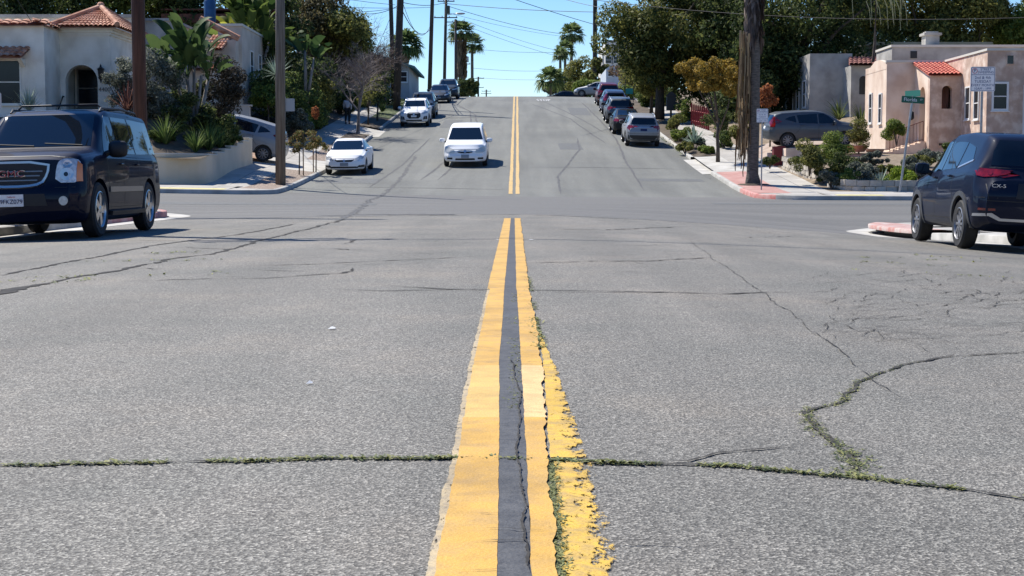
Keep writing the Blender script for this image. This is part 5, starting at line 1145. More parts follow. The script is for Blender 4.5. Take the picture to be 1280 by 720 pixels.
# low pink driveway wall and red fence
lw = MB().box(X(959, 65.5), X(1000, 65.5) - .6, 65.3, 65.6, 1.0, Zp(191, 65.5)).box(X(981, 64.2), X(1003, 64.2), 64, 65.29, 1.0, Zp(186, 65.5)); tag(lw.build('low_wall', stucco_p), 'low peach rendered wall at the mouth of the right hand driveway', 'garden wall')
tag(MB().box(X(966, 65.0), X(980, 65.0), 64.8, 65.28, 1.2, Zp(183, 65.)).build('planter_box', mat('dark_red_paint', (.16,.02,.02), (.22,.04,.035), 3)), 'dark red box standing on the low peach wall by the driveway', 'planter')
t = thing('picket_fence', (X(875, 91), 91, 4), 'short dark red wooden fence beside the right hand pavement under the orange tree', 'fence')
for i in range(9):
    a = X(864 + i * 2.6, 92 - i * .6); yv = 92 - i * .6; z = H(10, yv) + .2; part(MB().prism([(a - .055, z), (a + .055, z), (a + .055, z + 1.25), (a, z + 1.36), (a - .055, z + 1.25)], yv - .015, yv + .015), 'picket', mat('red_fence_paint', (.20,.012,.015), (.28,.03,.03), 3, .7), t)
a, b = Vector((X(863, 92.3), 92.35, H(10, 92) + .5)), Vector((X(886, 87), 87.1, H(10, 87) + .6)); part(MB().tube([a, b], .03, 5).tube([a + Vector((0, 0, .6)), b + Vector((0, 0, .6))], .03, 5), 'rail', MATS['red_fence_paint'], t)
t = thing('board_fence', (-11.7, 110, 6), 'grey green board fence up the hill on the left beside the pavement', 'fence')
for i in range(16): yv = 103 + i * 1.2; z = H(-11.6, yv); part(MB().box(-11.72, -11.66, yv, yv + 1.17, z, z + 1.7 + jit(.03)), 'fence_panel', mat('grey_green_board', (.10,.13,.12), (.16,.19,.17), 3), t)
tag(MB().box(-22, -12.9, 71.8, 72.0, 2.0, Zp(133, 72)).box(-22, -12.8, 71.75, 72.05, Zp(133, 72), Zp(131, 72)).build('garden_wall', stucco_b), 'low beige garden wall behind the silver car in the left driveway', 'garden wall')

# ------------------------------------------------------------ poles, wires, signs
def pole(label, px0, Y, r0, r1, ztop, m, lean=0., arms=(), group=None, x=None, extras=None, zf=None):
    xx = X(px0, Y) if x is None else x; z = (H(xx, Y) + .14) if zf is None else zf; t = thing('utility_pole', (xx, Y, z), label, 'utility pole', group); h = ztop - z
    MB().tube([(0, 0, -.3), (lean * .5, 0, h * .5), (lean, 0, h)], [r0, (r0 + r1) / 2, r1], 14).build('pole', m, t, 2)
    for az, al, ay in arms:
        q = (az - z); c = MB().box(-al / 2, al / 2, -.3 if ay else -.06, -.18 if ay else .06, q - .06, q + .06); co = c.build('crossarm', wood_dark, t); co.location.x = lean * q / h
        ins = MB()
        for k in range(4): ins.lathe([(0, .0), (.05, .0), (.06, .08), (.03, .16), (0, .17)], (lerp(-al * .46, al * .46, k / 3), -.1 if not ay else -.24, q + .06), 8)
        ins.build('insulators', galv, co)
    return t
pole('thick dark brown treated wood pole rising behind the black suv on the left', 176.5, 35.2, .165, .145, 11.5, wood_brown)
pole('weathered grey wooden pole at the pavement corner left of the white sedan', 350.5, 54.6, .19, .15, 12.5, wood_grey, lean=.12)
pole('very dark thick pole beside the bare trees, the nearer of the close pair', 496, 108, .27, .24, 19, wood_dark, lean=.55)
pole('slimmer dark pole just left of the thick pole behind the bare trees', 493, 113, .17, .15, 20, wood_dark, lean=-.35, x=X(493, 113))
pole('tall bare dark pole near the crest, left of the pole with transformers', 537, 150, .22, .17, 27, wood_dark, lean=.65, arms=())
Yq = 185.; p_ = pole('tall pole with three crossarms, transformer and street light near the crest', 555, Yq, .22, .17, Zp(-6, Yq), wood_dark, lean=.35, arms=((Zp(1.5, Yq), 2.1, 0), (Zp(22, Yq), 2.9, 0)))
q = p_.location.z
tr_ = MB().lathe([(0, -.55), (.26, -.55), (.28, -.4), (.28, .35), (.24, .45), (0, .48)], (.55, -.2, Zp(12, Yq) - q), 14).build('transformer', mat('transformer_green', (.04,.055,.045), rough=.6), p_, True)
sl_ = MB().tube([(.3, -.1, Zp(19, Yq) - q), (1.2, -.2, Zp(17.5, Yq) - q), (1.6, -.2, Zp(17.6, Yq) - q)], .045, 6); sl_.build('lamp_arm', galv, p_, True); MB().ell((2.1, -.2, Zp(17.2, Yq) - q), (.62, .2, .13), 14, 8).build('lamp_head', galv, p_, True)
Yq = 219.; pole('dark pole with two crossarms standing just in front of the fat palm trunk', 570, Yq, .22, .17, Zp(24, Yq), wood_dark, arms=((Zp(27.5, Yq), 2.9, 0), (Zp(52, Yq), 2.2, 0)))
Yq = 250.; p_ = pole('dark pole with transformer cans between the two left palms near the crest', 580, Yq, .26, .22, Zp(66, Yq), wood_dark, arms=((Zp(66, Yq), 2.3, 0), (Zp(80, Yq), 2.2, 0)))
MB().lathe([(0, -.5), (.3, -.5), (.3, .4), (0, .5)], (.55, -.2, Zp(74, Yq) - p_.location.z), 12).build('transformer', galv, p_, True)
Yq = 260.; pole('slim plain pole directly below the right of the two left palms', 590.5, Yq, .2, .17, Zp(62, Yq), wood_dark)
Yq = 343.; pole('small distant pole with two crossarms seen beyond the crest', 598, Yq, .24, .2, Zp(96, Yq), wood_dark, arms=((Zp(98, Yq), 2.7, 0), (Zp(109.5, Yq), 2.5, 0)))
Yq = 430.; pole('tiniest and farthest pole top peeking over the crest', 608, Yq, .24, .2, Zp(112, Yq), wood_dark, arms=((Zp(114, Yq), 2.7, 0), (Zp(117, Yq), 2.9, 0)))
p_ = pole('wooden pole with a crossarm by the kerb just beyond the left photo edge', 0, 25.6, .17, .13, 11.8, wood_brown, x=-9.15, arms=((11.4, 2.6, 0), (10.5, 2.2, 0)))
def wire(lab, a, b, sag=.5, r=.02, grp=None):
    a, b = Vector(a), Vector(b); P = []
    for i in range(25): f = i / 24; p = a.lerp(b, f); p.z -= sag * 4 * f * (1 - f); P.append(p)
    return tag(MB().tube(P, r, 5).build('power_line', wirem), lab, 'overhead wire', grp)
W_ = lambda a, b, Y: at(a, b, Y)
wl_ = [('pale thin wire crossing in front of the big right trees to the right edge', W_(700, -6, 62), W_(1330, 20, 52), .45, .012),
 ('long nearly level dark wire from the transformer pole to the tall palm trunk', W_(553, 4, 185), W_(743, 15, 175), .2, .035),
 ('dark wire falling from the transformer pole towards the tall right palms', W_(558, 7, 185), W_(700, 42, 270), .4, .035),
 ('thin wire just below the dark falling wire left of the tall palms', W_(560, 16, 185), W_(700, 45, 270), .3, .022),
 ('thin wire descending from the left palm crown to the right palms', W_(590, 29, 219), W_(700, 64, 270), .3, .025),
 ('lower thin wire descending from the left palms to behind the right shrubs', W_(590, 35, 219), W_(712, 74, 270), .3, .025),
 ('faint level wire crossing the sky at the height of the lower left palm', W_(591, 61, 250), W_(705, 65, 270), .3, .025),
 ('lowest faint wire but one above the crest, running level to the right shrubs', W_(590, 85, 250), W_(695, 88, 300), .3, .025),
 ('lowest level wire just above the crest of the road', W_(598, 97, 343), W_(700, 99, 300), .3, .03),
 ('steep thin wire running from the sky top centre down past the right palms', W_(628, -6, 90), W_(830, 52, 120), .2, .02),
 ('short wire entering at the top right of the tall palms towards the dark trunk', W_(690, -6, 120), W_(790, 14, 110), .2, .02),
 ('slack wire sagging from the left treetops to the close pair of dark poles', W_(400, -8, 100), W_(496, 8, 108), .9, .022),
 ('straight thin wire from the top left sky to the close pair of dark poles', W_(360, -14, 80), W_(494, 6, 108), .1, .016),
 ('level thin wire just above the left treetops', W_(400, 8, 100), W_(540, 9, 150), .1, .02),
 ('level thin wire slightly lower over the left treetops', W_(415, 14, 100), W_(494, 10, 108), .15, .018),
 ('strongly drooping cable hanging between the close dark pair and the tall bare pole', W_(498, 2, 108), W_(537, 37, 150), 1.2, .035),
 ('second thinner drooping cable beside the strongly drooping one', W_(503, 2, 108), W_(537, 34, 150), 1.5, .02),
 ('wire joining the tall bare pole to the transformer pole near the top of the photo', W_(503, 3, 120), W_(556, 3, 185), .3, .03),
 ('thin guy wire slanting from the tall bare pole down to the left house', W_(490, 16, 110), W_(470, 62, 112), .1, .015),
 ('thin service wire from the grey pole to the tiled house', W_(350, 70, 54.6), W_(322, 80, 76), .1, .012),
 ('thin diagonal wire over the white house roof at the top left', W_(18, -6, 50), W_(40, 28, 58), .0, .012)]
for l_, a, b, s_, r_ in wl_: wire(l_, a, b, s_, r_)
sh_ = (p_.location.x, p_.location.y)
for k, dx in enumerate((-1.2, -.4, .4, 1.2)): wire(('outermost', 'second', 'third', 'innermost')[k] + ' wire from the pole beyond the left edge, crossing high over the street', (sh_[0] + dx, 25.4, 11.6), (26 + dx, 24.5 + dx * .4, 12.3), .5, .012)
signm = mat('sign_white', (.80,.80,.80), rough=.45); signb = mat('sign_back', (.42,.42,.42), rough=.5, metal=.4); navy_t = mat('sign_blue_ink', (.03,.06,.18), rough=.5); green_s = mat('sign_green', (.0,.09,.05), rough=.4); redink = mat('sign_red', (.5,.02,.02), rough=.5)
def rrect(w_, h_, r_, n=5):
    P = []
    for cx, cy, a0 in ((w_/2-r_, h_/2-r_, 0), (-w_/2+r_, h_/2-r_, 90), (-w_/2+r_, -h_/2+r_, 180), (w_/2-r_, -h_/2+r_, 270)):
        for i in range(n + 1): a = R(a0 + 90 * i / n); P.append((cx + r_ * math.cos(a), cy + r_ * math.sin(a)))
    return P
def sweeping_sign(label, Y, px_, pyc, w_, h_, zbase, rz=0.):
    x = X(px_, Y); t = thing('parking_sign', (x, Y, zbase), label, 'street sign', rz=rz); zc = Zp(pyc, Y) - zbase
    MB().tube([(0, .03, -.1), (0, .03, zc + h_ / 2 - .04)], .025, 10).build('post', galv, t, True)
    pl = MB().prism([(a, b + zc) for a, b in rrect(w_, h_, .03)], -.006, .0).build('sign_panel', signm, t)
    bd = MB(); o_, i_ = rrect(w_ - .02, h_ - .02, .025), rrect(w_ - .035, h_ - .035, .02); k = len(o_)
    bd.v = [(a, -.008, b + zc) for a, b in o_] + [(a, -.008, b + zc) for a, b in i_]; bd.f = [(i, (i + 1) % k, k + (i + 1) % k, k + i) for i in range(k)]; bd.box(-w_ / 2 + .018, w_ / 2 - .018, -.009, -.0065, zc + h_ * .17, zc + h_ * .185); bd.build('border', navy_t, pl)
    s_ = w_ / .46; rows = (('STREET', .052, .42, .05), ('SWEEPING', .052, .29, .05), ('2nd & 4th', .062, .06, 0), ('TUESDAY', .060, -.11, 0), ('EVERY MONTH', .052, -.27, 0), ('10AM - 1PM', .052, -.42, 0))
    for tx, sz, f, dx in rows: lettering(tx, sz * 1.22 * s_, (dx * s_ * 1.1, -.0072, zc + f * h_ * .93), navy_t, pl, depth=.0008, name='lettering')
    rg = MB(); rr_ = .05 * s_; cx, cz_ = -w_ * .33, zc + h_ * .33
    for i in range(20): a0, a1 = 6.2832 * i / 20, 6.2832 * (i + 1) / 20; rg.add([(cx + r_ * math.cos(a), -.0085, cz_ + r_ * math.sin(a)) for a, r_ in ((a0, rr_), (a1, rr_), (a1, rr_ * .82), (a0, rr_ * .82))], [(0, 1, 2, 3)])
    rg.build('prohibition_ring', redink, pl); lettering('P', .085 * s_, (cx, -.0078, cz_), navy_t, pl, depth=.0008, name='lettering'); return t
sweeping_sign('white street sweeping sign on a steel post rising behind the dark blue suv', 28.5, 1225.5, 99, .47, .47, H(8.9, 28.5) + .15)
sweeping_sign('white street sweeping sign on a steel post beside the big shaggy palm trunk', 54.2, 952, 144.5, .42, .50, H(9, 54) + .15)
# back of sign on the left corner
Ys = 55.8; xs_ = X(357.5, Ys); t = thing('parking_sign', (xs_, Ys, H(xs_, Ys) + .15), 'grey back of a small sign on a steel post behind the weathered grey pole', 'street sign'); z_ = Zp(131, Ys) - t.location.z
MB().tube([(-.08, 0, -.1), (0, 0, z_ + .3)], .026, 8).build('post', galv, t, True); MB().prism([(a + .12, b + z_) for a, b in rrect(.46, .48, .03)], .03, .036).build('sign_panel', signb, t)
# octagonal sign back at the left edge
Yo = 33.; xo = X(-16, Yo); t = thing('stop_sign', (xo, Yo, 0), 'pale back of an octagonal sign cut off by the left edge of the photo', 'street sign'); zo = Zp(126, Yo)
MB().tube([(0, 0, -.2), (0, 0, zo + .4)], .03, 8).build('post', galv, t, True); MB().prism([(.40 * math.cos(R(22.5 + 45 * i)), zo + .40 * math.sin(R(22.5 + 45 * i))) for i in range(8)], -.03, -.024).build('sign_panel', mat('sign_back_pale', (.5,.5,.5), rough=.5), t)
# street name pole
Yn = 52.2; xn = X(1124.5, Yn); z0 = H(xn, Yn) + .17; t = thing('street_name_sign', (xn, Yn, z0), 'green street name sign on a leaning steel pole in front of the pink house', 'street sign')
zt_ = Zp(130, Yn) - z0; ln_ = X(1138, Yn) - xn; MB().tube([(0, 0, -.1), (ln_, 0, zt_)], .042, 12).build('post', galv, t, True); MB().box(-.22, .22, -.16, .16, -.02, .03).build('base_plate', galv, t)
bl = MB().prism([(a, b) for a, b in rrect(.80, .23, .03)], -.008, .0).build('name_blade', green_s, t); bl.location = (ln_ + .03, -.02, zt_ + .14); bl.rotation_euler = (0, R(4), 0)
lettering('Florida', .17, (-.09, -.012, 0), plateW, bl, depth=.001); lettering('ST', .08, (.29, -.012, .02), plateW, bl, depth=.001)
b2 = MB().box(-.006, .0, -.38, .38, -.11, .11).build('name_blade', mat('sign_green_pale', (.05,.22,.16), rough=.4), t); b2.location = (ln_ + .03, .02, zt_ + .36); b2.rotation_euler = (0, 0, R(28))
MB().tube([(ln_, 0, zt_ - .02), (ln_ + .02, 0, zt_ + .28)], .03, 8).build('bracket', galv, t)
# small banner signs up the hill
Yw = 118.; t = thing('notice_board', (X(786, Yw), Yw, H(9, Yw) + .2), 'small teal yard banner on two posts up the hill on the right', 'sign'); zz = Zp(114, Yw) - t.location.z
MB().box(-.28, .28, -.02, .02, zz - .22, zz + .22).build('banner', mat('teal_banner', (.02,.28,.25), rough=.6), t); MB().tube([(-.32, 0, -.1), (-.32, 0, zz + 1.2)], .03, 6).build('post', wood_dark, t); MB().tube([(.32, 0, -.1), (.32, 0, zz + .4)], .03, 6).build('post', wood_dark, t)

# ------------------------------------------------------------ cars
navy = paintm('midnight_blue', (.0035,.006,.020)); dblue = paintm('deep_blue', (.006,.010,.026)); whitep = paintm('white', (.84,.84,.83)); silv = paintm('silver', (.30,.31,.32), metal=.4); greyp = paintm('graphite', (.10,.11,.12), metal=.5); blackpnt = paintm('black', (.012,.013,.016)); charc = paintm('charcoal', (.035,.045,.055), metal=.3)
PI = math.pi
t, K = car('fullsuv', 'parked_suv', 'very dark blue full size suv with chrome grille parked facing the camera on the left', 'car', -7.25, 23.85, PI, navy)
p, n = K.hit(0, .99, 'y', 1); bs = MB().prism([(-.19, -.048), (.19, -.048), (.19, .048), (-.19, .048)], 0, .004)
lg = lettering('GMC', .125, (0, p.y + .062, .965), mat('badge_red', (.26,.012,.04), rough=.3, coat=1), t, rot=(R(90), 0, PI), sx=1.35, depth=.006, name='badge_lettering')
lg2 = lettering('GMC', .137, (0, p.y + .056, .965), chrome, t, rot=(R(90), 0, PI), sx=1.35, depth=.006, name='badge_lettering')
p, n = K.hit(0, .575, 'y', 1); lettering('9FKZ079', .088, (0, p.y + .036, .567), plateT, t, rot=(R(90), 0, PI), depth=.001, name='plate_lettering'); lettering('California', .03, (0, p.y + .036, .637), redink, t, rot=(R(90), 0, PI), depth=.001, name='plate_lettering')
t, K = car('crossover', 'parked_crossover', 'dark navy crossover parked facing away at the right edge, cut off by the frame', 'car', 7.42, 23.1, R(-2.2), dblue)
p, n = K.hit(-.5, .86, 'y', -1); lettering('CX-5', .07, (-.60, p.y - .006, .93), silverp, t, sx=1.3, depth=.004, name='badge_lettering')
car('sedan', 'parked_sedan', 'white compact sedan parked facing the camera on the left side of the hill', 'car', -7.25, 64.6, PI, whitep)
t, K = car('minivan', 'minivan', 'white minivan driving down the middle of the left lane towards the camera', 'car', X(581.5, 66), 68.4, PI, whitep)
car('compactsuv', 'parked_suv', 'white compact suv with black grille parked facing the camera halfway up the hill', 'car', X(518, 93) , 95.2, PI, whitep)
car('roundsuv', 'parked_suv', 'dark blue suv half hidden directly behind the white compact suv', 'car', X(528, 101), 102.8, PI, charc)
car('sedan', 'parked_sedan', 'dark grey sedan facing the camera near the top of the hill on the left', 'car', X(549, 119), 121, PI, paintm('slate', (.05,.06,.075), metal=.4))
car('roundsuv', 'parked_suv', 'dark car showing its side behind the dark grey sedan near the crest', 'car', X(560, 127), 128.5, PI, charc)
lot_l = lambda x, y: lotL(x, y) + .02
lot_r = lambda x, y: lotR(x, y) + .02
car('roundsuv', 'parked_crossover', 'silver car nosed into the left hand driveway seen from its side', 'car', -12.35, 64.7, R(93), silv, zf=lot_l)
car('sedan', 'parked_sedan', 'white car parked off the street behind the close pair of dark poles on the left', 'car', -12.6, 116, R(150), whitep, zf=lambda x, y: H(x, y) + .3)
car('compactsuv', 'parked_suv', 'silver suv parked facing away, nearest in the right hand row up the hill', 'car', X(802, 79), 80.3, 0, silv)
car('sedan', 'parked_sedan', 'black sedan parked facing away right in front of the silver suv', 'car', X(782, 88), 88.6, 0, blackpnt)
car('compactsuv', 'parked_suv', 'black suv third in the right hand row of parked cars', 'car', X(773, 97), 97.6, 0, greyp)
car('roundsuv', 'parked_suv', 'dark blue suv fourth in the right hand row of parked cars', 'car', X(765.5, 107), 107, 0, paintm('steel_blue', (.03,.05,.10), metal=.3))
car('crossover', 'parked_suv', 'dark red suv farthest in the right hand row of parked cars', 'car', X(758.5, 117), 117, 0, paintm('dark_red', (.09,.012,.015)))
car('sedan', 'parked_sedan', 'pale silver car crossing at the crest on the right, seen from its side', 'car', X(748, 138), 139, R(78), silv)
car('sedan', 'parked_sedan', 'black car just over the crest with only its roof showing', 'car', X(705, 158), 158, R(88), blackpnt, zf=lambda x, y: H(x, y) - .45)
car('roundsuv', 'parked_crossover', 'grey suv parked sideways in the right hand driveway behind the palm', 'car', 13.95, 70.6, R(-86), greyp, zf=lot_r)

# ------------------------------------------------------------ person
def skin_obj(name, J, E, rad, m, parent, root=0, sub=2):
    me = bpy.data.meshes.new(name); me.from_pydata(J, E, []); o = bpy.data.objects.new(name, me); COL.objects.link(o)
    md = o.modifiers.new('s', 'SKIN'); o.modifiers.new('u', 'SUBSURF').levels = sub
    for i, r_ in enumerate(rad): me.skin_vertices[0].data[i].radius = (r_ if not isinstance(r_, tuple) else r_[0], r_ if not isinstance(r_, tuple) else r_[1])
    me.skin_vertices[0].data[root].use_root = True
    dg = bpy.context.evaluated_depsgraph_get(); m2 = bpy.data.meshes.new_from_object(o.evaluated_get(dg)); bpy.data.objects.remove(o); m2.name = name
    m2.materials.clear(); return link(name, m2, m, parent, 2)
skinm = mat('skin', (.30,.17,.11), rough=.6)
Yp = 91.; xp = X(435, Yp); t = thing('person', (xp, Yp, H(xp, Yp) + .17), 'person in light grey top and black trousers walking away up the left pavement', 'person')
J = [(0,0,.93),(0,.01,1.12),(0,.0,1.36),(0,-.005,1.46),(0,.02,1.52),(0,.03,1.63), (.09,0,.88),(.10,.10,.50),(.10,-.02,.10),(.10,.12,.05), (-.09,0,.88),(-.09,-.02,.50),(-.09,-.24,.14),(-.09,-.14,.05),
     (.17,0,1.38),(.23,-.06,1.12),(.22,.04,.88),(-.17,0,1.38),(-.23,.03,1.12),(-.21,.14,.90)]
E = [(0,1),(1,2),(2,3),(3,4),(4,5),(0,6),(6,7),(7,8),(8,9),(0,10),(10,11),(11,12),(12,13),(2,14),(14,15),(15,16),(2,17),(17,18),(18,19)]
rd = [.13,(.14,.10),(.15,.11),.055,.05,.095,.09,.06,.045,.035,.09,.06,.045,.035,.06,.045,.03,.06,.045,.03]
skin_obj('body', J, E, rd, skinm, t)
skin_obj('top', [J[i] for i in (0,1,2,14,15,16,17,18,19)] , [(0,1),(1,2),(2,3),(3,4),(4,5),(2,6),(6,7),(7,8)], [.155,(.165,.125),(.17,.13),.08,.062,.045,.08,.062,.045], mat('grey_top', (.42,.42,.43), (.52,.52,.53), 8, .9), t)
skin_obj('trousers', [J[i] for i in (0,6,7,8,10,11,12)], [(0,1),(1,2),(2,3),(0,4),(4,5),(5,6)], [.15,.11,.082,.062,.11,.082,.062], mat('black_cloth', (.012,.012,.014), rough=.9), t)
MB().ell((0, .0, 1.665), (.088, .10, .105), 14, 10).build('hair', mat('dark_hair', (.015,.01,.008), rough=.7), t, 2)
for sx_, yy_ in ((.10, .04), (-.09, -.18)): MB().ell((sx_, yy_ + .04, .05), (.05, .14, .05), 12, 8).build('shoe', blackp, t, 2)

# ------------------------------------------------------------ vegetation
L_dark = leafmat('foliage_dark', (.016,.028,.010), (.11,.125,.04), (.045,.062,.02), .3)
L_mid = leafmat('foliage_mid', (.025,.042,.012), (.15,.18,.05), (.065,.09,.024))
L_olive = leafmat('foliage_olive', (.04,.045,.014), (.22,.21,.06), (.11,.115,.032))
L_bright = leafmat('foliage_bright', (.04,.07,.012), (.19,.22,.05), (.10,.13,.03))
L_grey = leafmat('foliage_grey', (.04,.048,.036), (.18,.19,.15), (.09,.10,.08))
L_orange = leafmat('foliage_orange', (.075,.055,.012), (.30,.20,.04), (.17,.115,.022))
L_red = leafmat('foliage_red', (.12,.04,.02), (.32,.13,.05), (.21,.075,.03))
L_brown = leafmat('foliage_brown', (.05,.035,.022), (.17,.12,.08), (.10,.07,.045))
bladeg = leafmat('blade_green', (.03,.05,.015), (.15,.19,.06), (.07,.11,.03), .15); bladegrey = leafmat('blade_grey', (.10,.14,.11), (.30,.36,.29), (.20,.25,.20), .1); bladered = leafmat('blade_red', (.06,.025,.02), (.20,.11,.08), (.11,.05,.04), .1)
paddle = leafmat('paddle_leaf', (.016,.034,.012), (.075,.11,.035), (.035,.06,.02), .2)
twigm = mat('pale_twigs', (.15,.12,.105), (.28,.235,.21), 3, .9); twigd = mat('brown_twigs', (.07,.05,.045), (.16,.12,.11), 3, .9)
def WT(px_, py_, Y): return tuple(at(px_, py_, Y))
def ptree(name, label, pxb, Y, ctr, r, k, cr_, n, size, lm, rad=.2, th=None, seed=0, group=None, cat='tree', low=-1., zb=None, xb=None, extra=(), **kw):
    """ctr given as photograph pixel of the crown centre at distance Y"""
    c = WT(ctr[0], ctr[1], Y); xb = X(pxb, Y) if xb is None else xb; zb = (H(max(-40, min(40, xb)), Y) + .3) if zb is None else zb
    cl = crown(c, r, k, cr_, seed, .35, low)
    for (ex, ey), er, ek, ec in extra: cl += crown(WT(ex, ey, Y), er, ek, ec, seed + ek, .3)
    return tree(name, label, (xb, Y, zb), th or max(1, (c[2] - zb) * .8), rad, cl, n, size, lm, group=group, cat=cat, **kw)
# right side
ptree('evergreen_tree', 'huge dark evergreen tree overhanging the parked cars on the right', 824, 98, (858, 36), (5.3, 4.8, 4.9), 64, 1.3, 80000, .125, leafmat('foliage_deep', (.022,.034,.010), (.17,.165,.05), (.07,.082,.024), .3), .28, th=5, seed=3, extra=(((812, 82), (2.1, 2.4, 1.7), 16, .8), ((880, 88), (2.6, 2.5, 1.6), 18, .9), ((790, 45), (1.8, 2.5, 3.0), 14, .9), ((930, 60), (2.6, 2.5, 2.6), 16, 1.0)))
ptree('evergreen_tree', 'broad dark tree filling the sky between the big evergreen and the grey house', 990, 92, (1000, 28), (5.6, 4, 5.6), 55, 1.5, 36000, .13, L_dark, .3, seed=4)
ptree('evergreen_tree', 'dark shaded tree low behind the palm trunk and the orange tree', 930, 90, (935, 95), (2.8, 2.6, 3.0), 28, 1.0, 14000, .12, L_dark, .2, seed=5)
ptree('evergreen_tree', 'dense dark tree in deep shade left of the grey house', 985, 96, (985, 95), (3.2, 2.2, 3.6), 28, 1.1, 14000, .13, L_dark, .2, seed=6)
for i, (px_, py_, r_, lb) in enumerate(((1085, 18, 3.2, 'olive green tree above the grey house roof on the right'), (1150, 26, 3.4, 'yellow green tree directly behind the square chimney'), (1215, 22, 3.4, 'leafy tree behind the pink house right of the chimney'), (1275, 16, 3.6, 'bright leaved tree at the top right corner'))):
    ptree('garden_tree', lb, px_, 98 + i, (px_, py_), (r_, 2.6, r_ * 1.05), 30, 1.0, 15000, .13, L_olive if i != 3 else L_bright, .2, seed=20 + i, zb=5)
t = thing('weeping_branches', WT(1095, 8, 84), 'pale weeping branches hanging in front of the trees above the grey house', 'tree'); mb = MB()
for i in range(16):
    a = uni(-1.6, 1.6); z = uni(-.2, .8); mb.tube([(a, 0, z + .5), (a + .2, 0, z), (a + .3, 0, z - uni(.5, 1.4))], [.02, .016, .01], 4)
mb.build('branches', mat('straw', (.30,.29,.16), (.42,.40,.24), 3), t); MB().tube([(-.2, .3, -4.8), (0, .1, -2), (.0, 0, .9)], [.1, .08, .05], 8).build('trunk', bark, t); 
ptree('orange_tree', 'small street tree with orange yellow leaves on the right hand pavement', 902, 68, (893, 98), (1.75, 1.6, 1.2), 34, .34, 7600, .075, L_orange, .085, th=2.0, seed=8, low=-.7, xb=9.2, zb=H(9.2, 68) + .15)
ptree('orange_shrub_tree', 'small reddish orange tree just right of the palm trunk', 962, 72, (960, 122), (.4, .5, .5), 12, .3, 1500, .08, L_red, .04, seed=9, zb=2)
# trunked palm with dry fronds by the right corner
Yv = 57.; xv = X(940.5, Yv); zv = H(xv, Yv) + .15; t = thing('fan_palm', (xv, Yv, zv), 'tall palm trunk with shaggy dead frond skirt on the right corner', 'palm tree')
hz = Zp(44, Yv) - zv; MB().tube([(.02, 0, -.1), (.02, 0, .12), (0, 0, .4), (.05, 0, hz * .5), (.03, 0, hz), (.0, 0, hz + 5)], [.30, .29, .225, .20, .19, .2], 18).build('trunk', palmbark, t, 2)
V = []; Fq = []
for i in range(420):
    a = uni(0, 6.28); z = hz + uni(-.1, 3.); rr = uni(.22, .42); l = uni(.3, .8); hw = uni(.02, .06); x, y = math.cos(a), math.sin(a); o = len(V)
    V += [(x * .2 - y * hw, y * .2 + x * hw, z), (x * .2 + y * hw, y * .2 - x * hw, z), (x * rr + y * hw, y * rr - x * hw, z - l * .5), (x * rr * .95, y * rr * .95, z - l)]; Fq.append((o, o + 1, o + 2, o + 3))
fast('skirt', V, Fq, mat('brown_skirt', (.07,.05,.04), (.20,.15,.12), 2, .95, isl=.7), t)
V = []; Fq = []
for k_ in range(110):     # long hanging dry fronds on the street side
    tp = Vector((uni(-.55, -.18), uni(-.3, .2), uni(hz - 1.2, hz + .2) if k_ % 2 else uni(1.8, 3.6))); l = uni(1.6, 3.2) if k_ % 2 else uni(1.0, 1.8); p = tp; wv = uni(.02, .05); sd = Vector((uni(-1, 1), uni(-1, 1), 0)).normalized(); dr = Vector((uni(-.06, .05), uni(-.05, .05), -1)).normalized()
    for s_ in range(9):
        f = s_ / 8; o = len(V); ww = wv * (1 - f * .6); V += [tuple(p - sd * ww), tuple(p + sd * ww)]
        if s_: Fq.append((o - 2, o - 1, o + 1, o))
        p = p + dr * l / 8 + Vector((jit(.025), jit(.025), 0))
    if p.z + zv < zv: pass
fast('hanging_fronds', V, Fq, mat('golden_dry_frond', (.12,.075,.035), (.40,.28,.15), 2.5, .9, isl=.8, c3=(.22,.15,.08)), t)
# right planting
for (px_, Y, r_, lm, lb) in ((868, 75.5, (.55,.5,.4), L_grey, 'silvery shrub at the foot of the agave on the right verge'), (850, 80, (.7,1.0,.45), L_bright, 'low bright green grassy clump on the right verge behind the agave'), (856, 73.5, (.6, 1.1, .28), L_olive, 'sprawling olive groundcover at the kerb below the agave'), (880, 72.5, (.5,.8,.25), L_bright, 'flat green groundcover at the driveway end of the right verge'),
    (845, 88, (.5, 1.2, .5), L_olive, 'olive shrub on the right verge beside the silver suv'), (852, 93, (.55,.8,1.0), L_bright, 'yellow green rounded shrub left of the red fence'), (905, 75, (.5, .8, .45), L_mid, 'green shrub behind the orange tree trunk'), (922, 74, (.5, .8, 1.2), L_olive, 'tall brownish shrub against the hanging palm fronds'), (899, 84, (.8, 1.0, .9), L_dark, 'dark shrub behind the orange tree beside the red fence')):
    z = H(9, Y) + .15; bush('shrub', lb, (X(px_, Y), Y, z + r_[2]), r_, 14, int(1500 * max(1, r_[0] * r_[2] * 2)), .06, lm)
strappy('agave', 'large grey green agave on the right verge beyond the orange tree', (X(868, 75), 75, H(9, 75) + .45), 34, 1.05, .16, bladegrey, arch=.25, tilt=(.1, 1.35), seed=3)
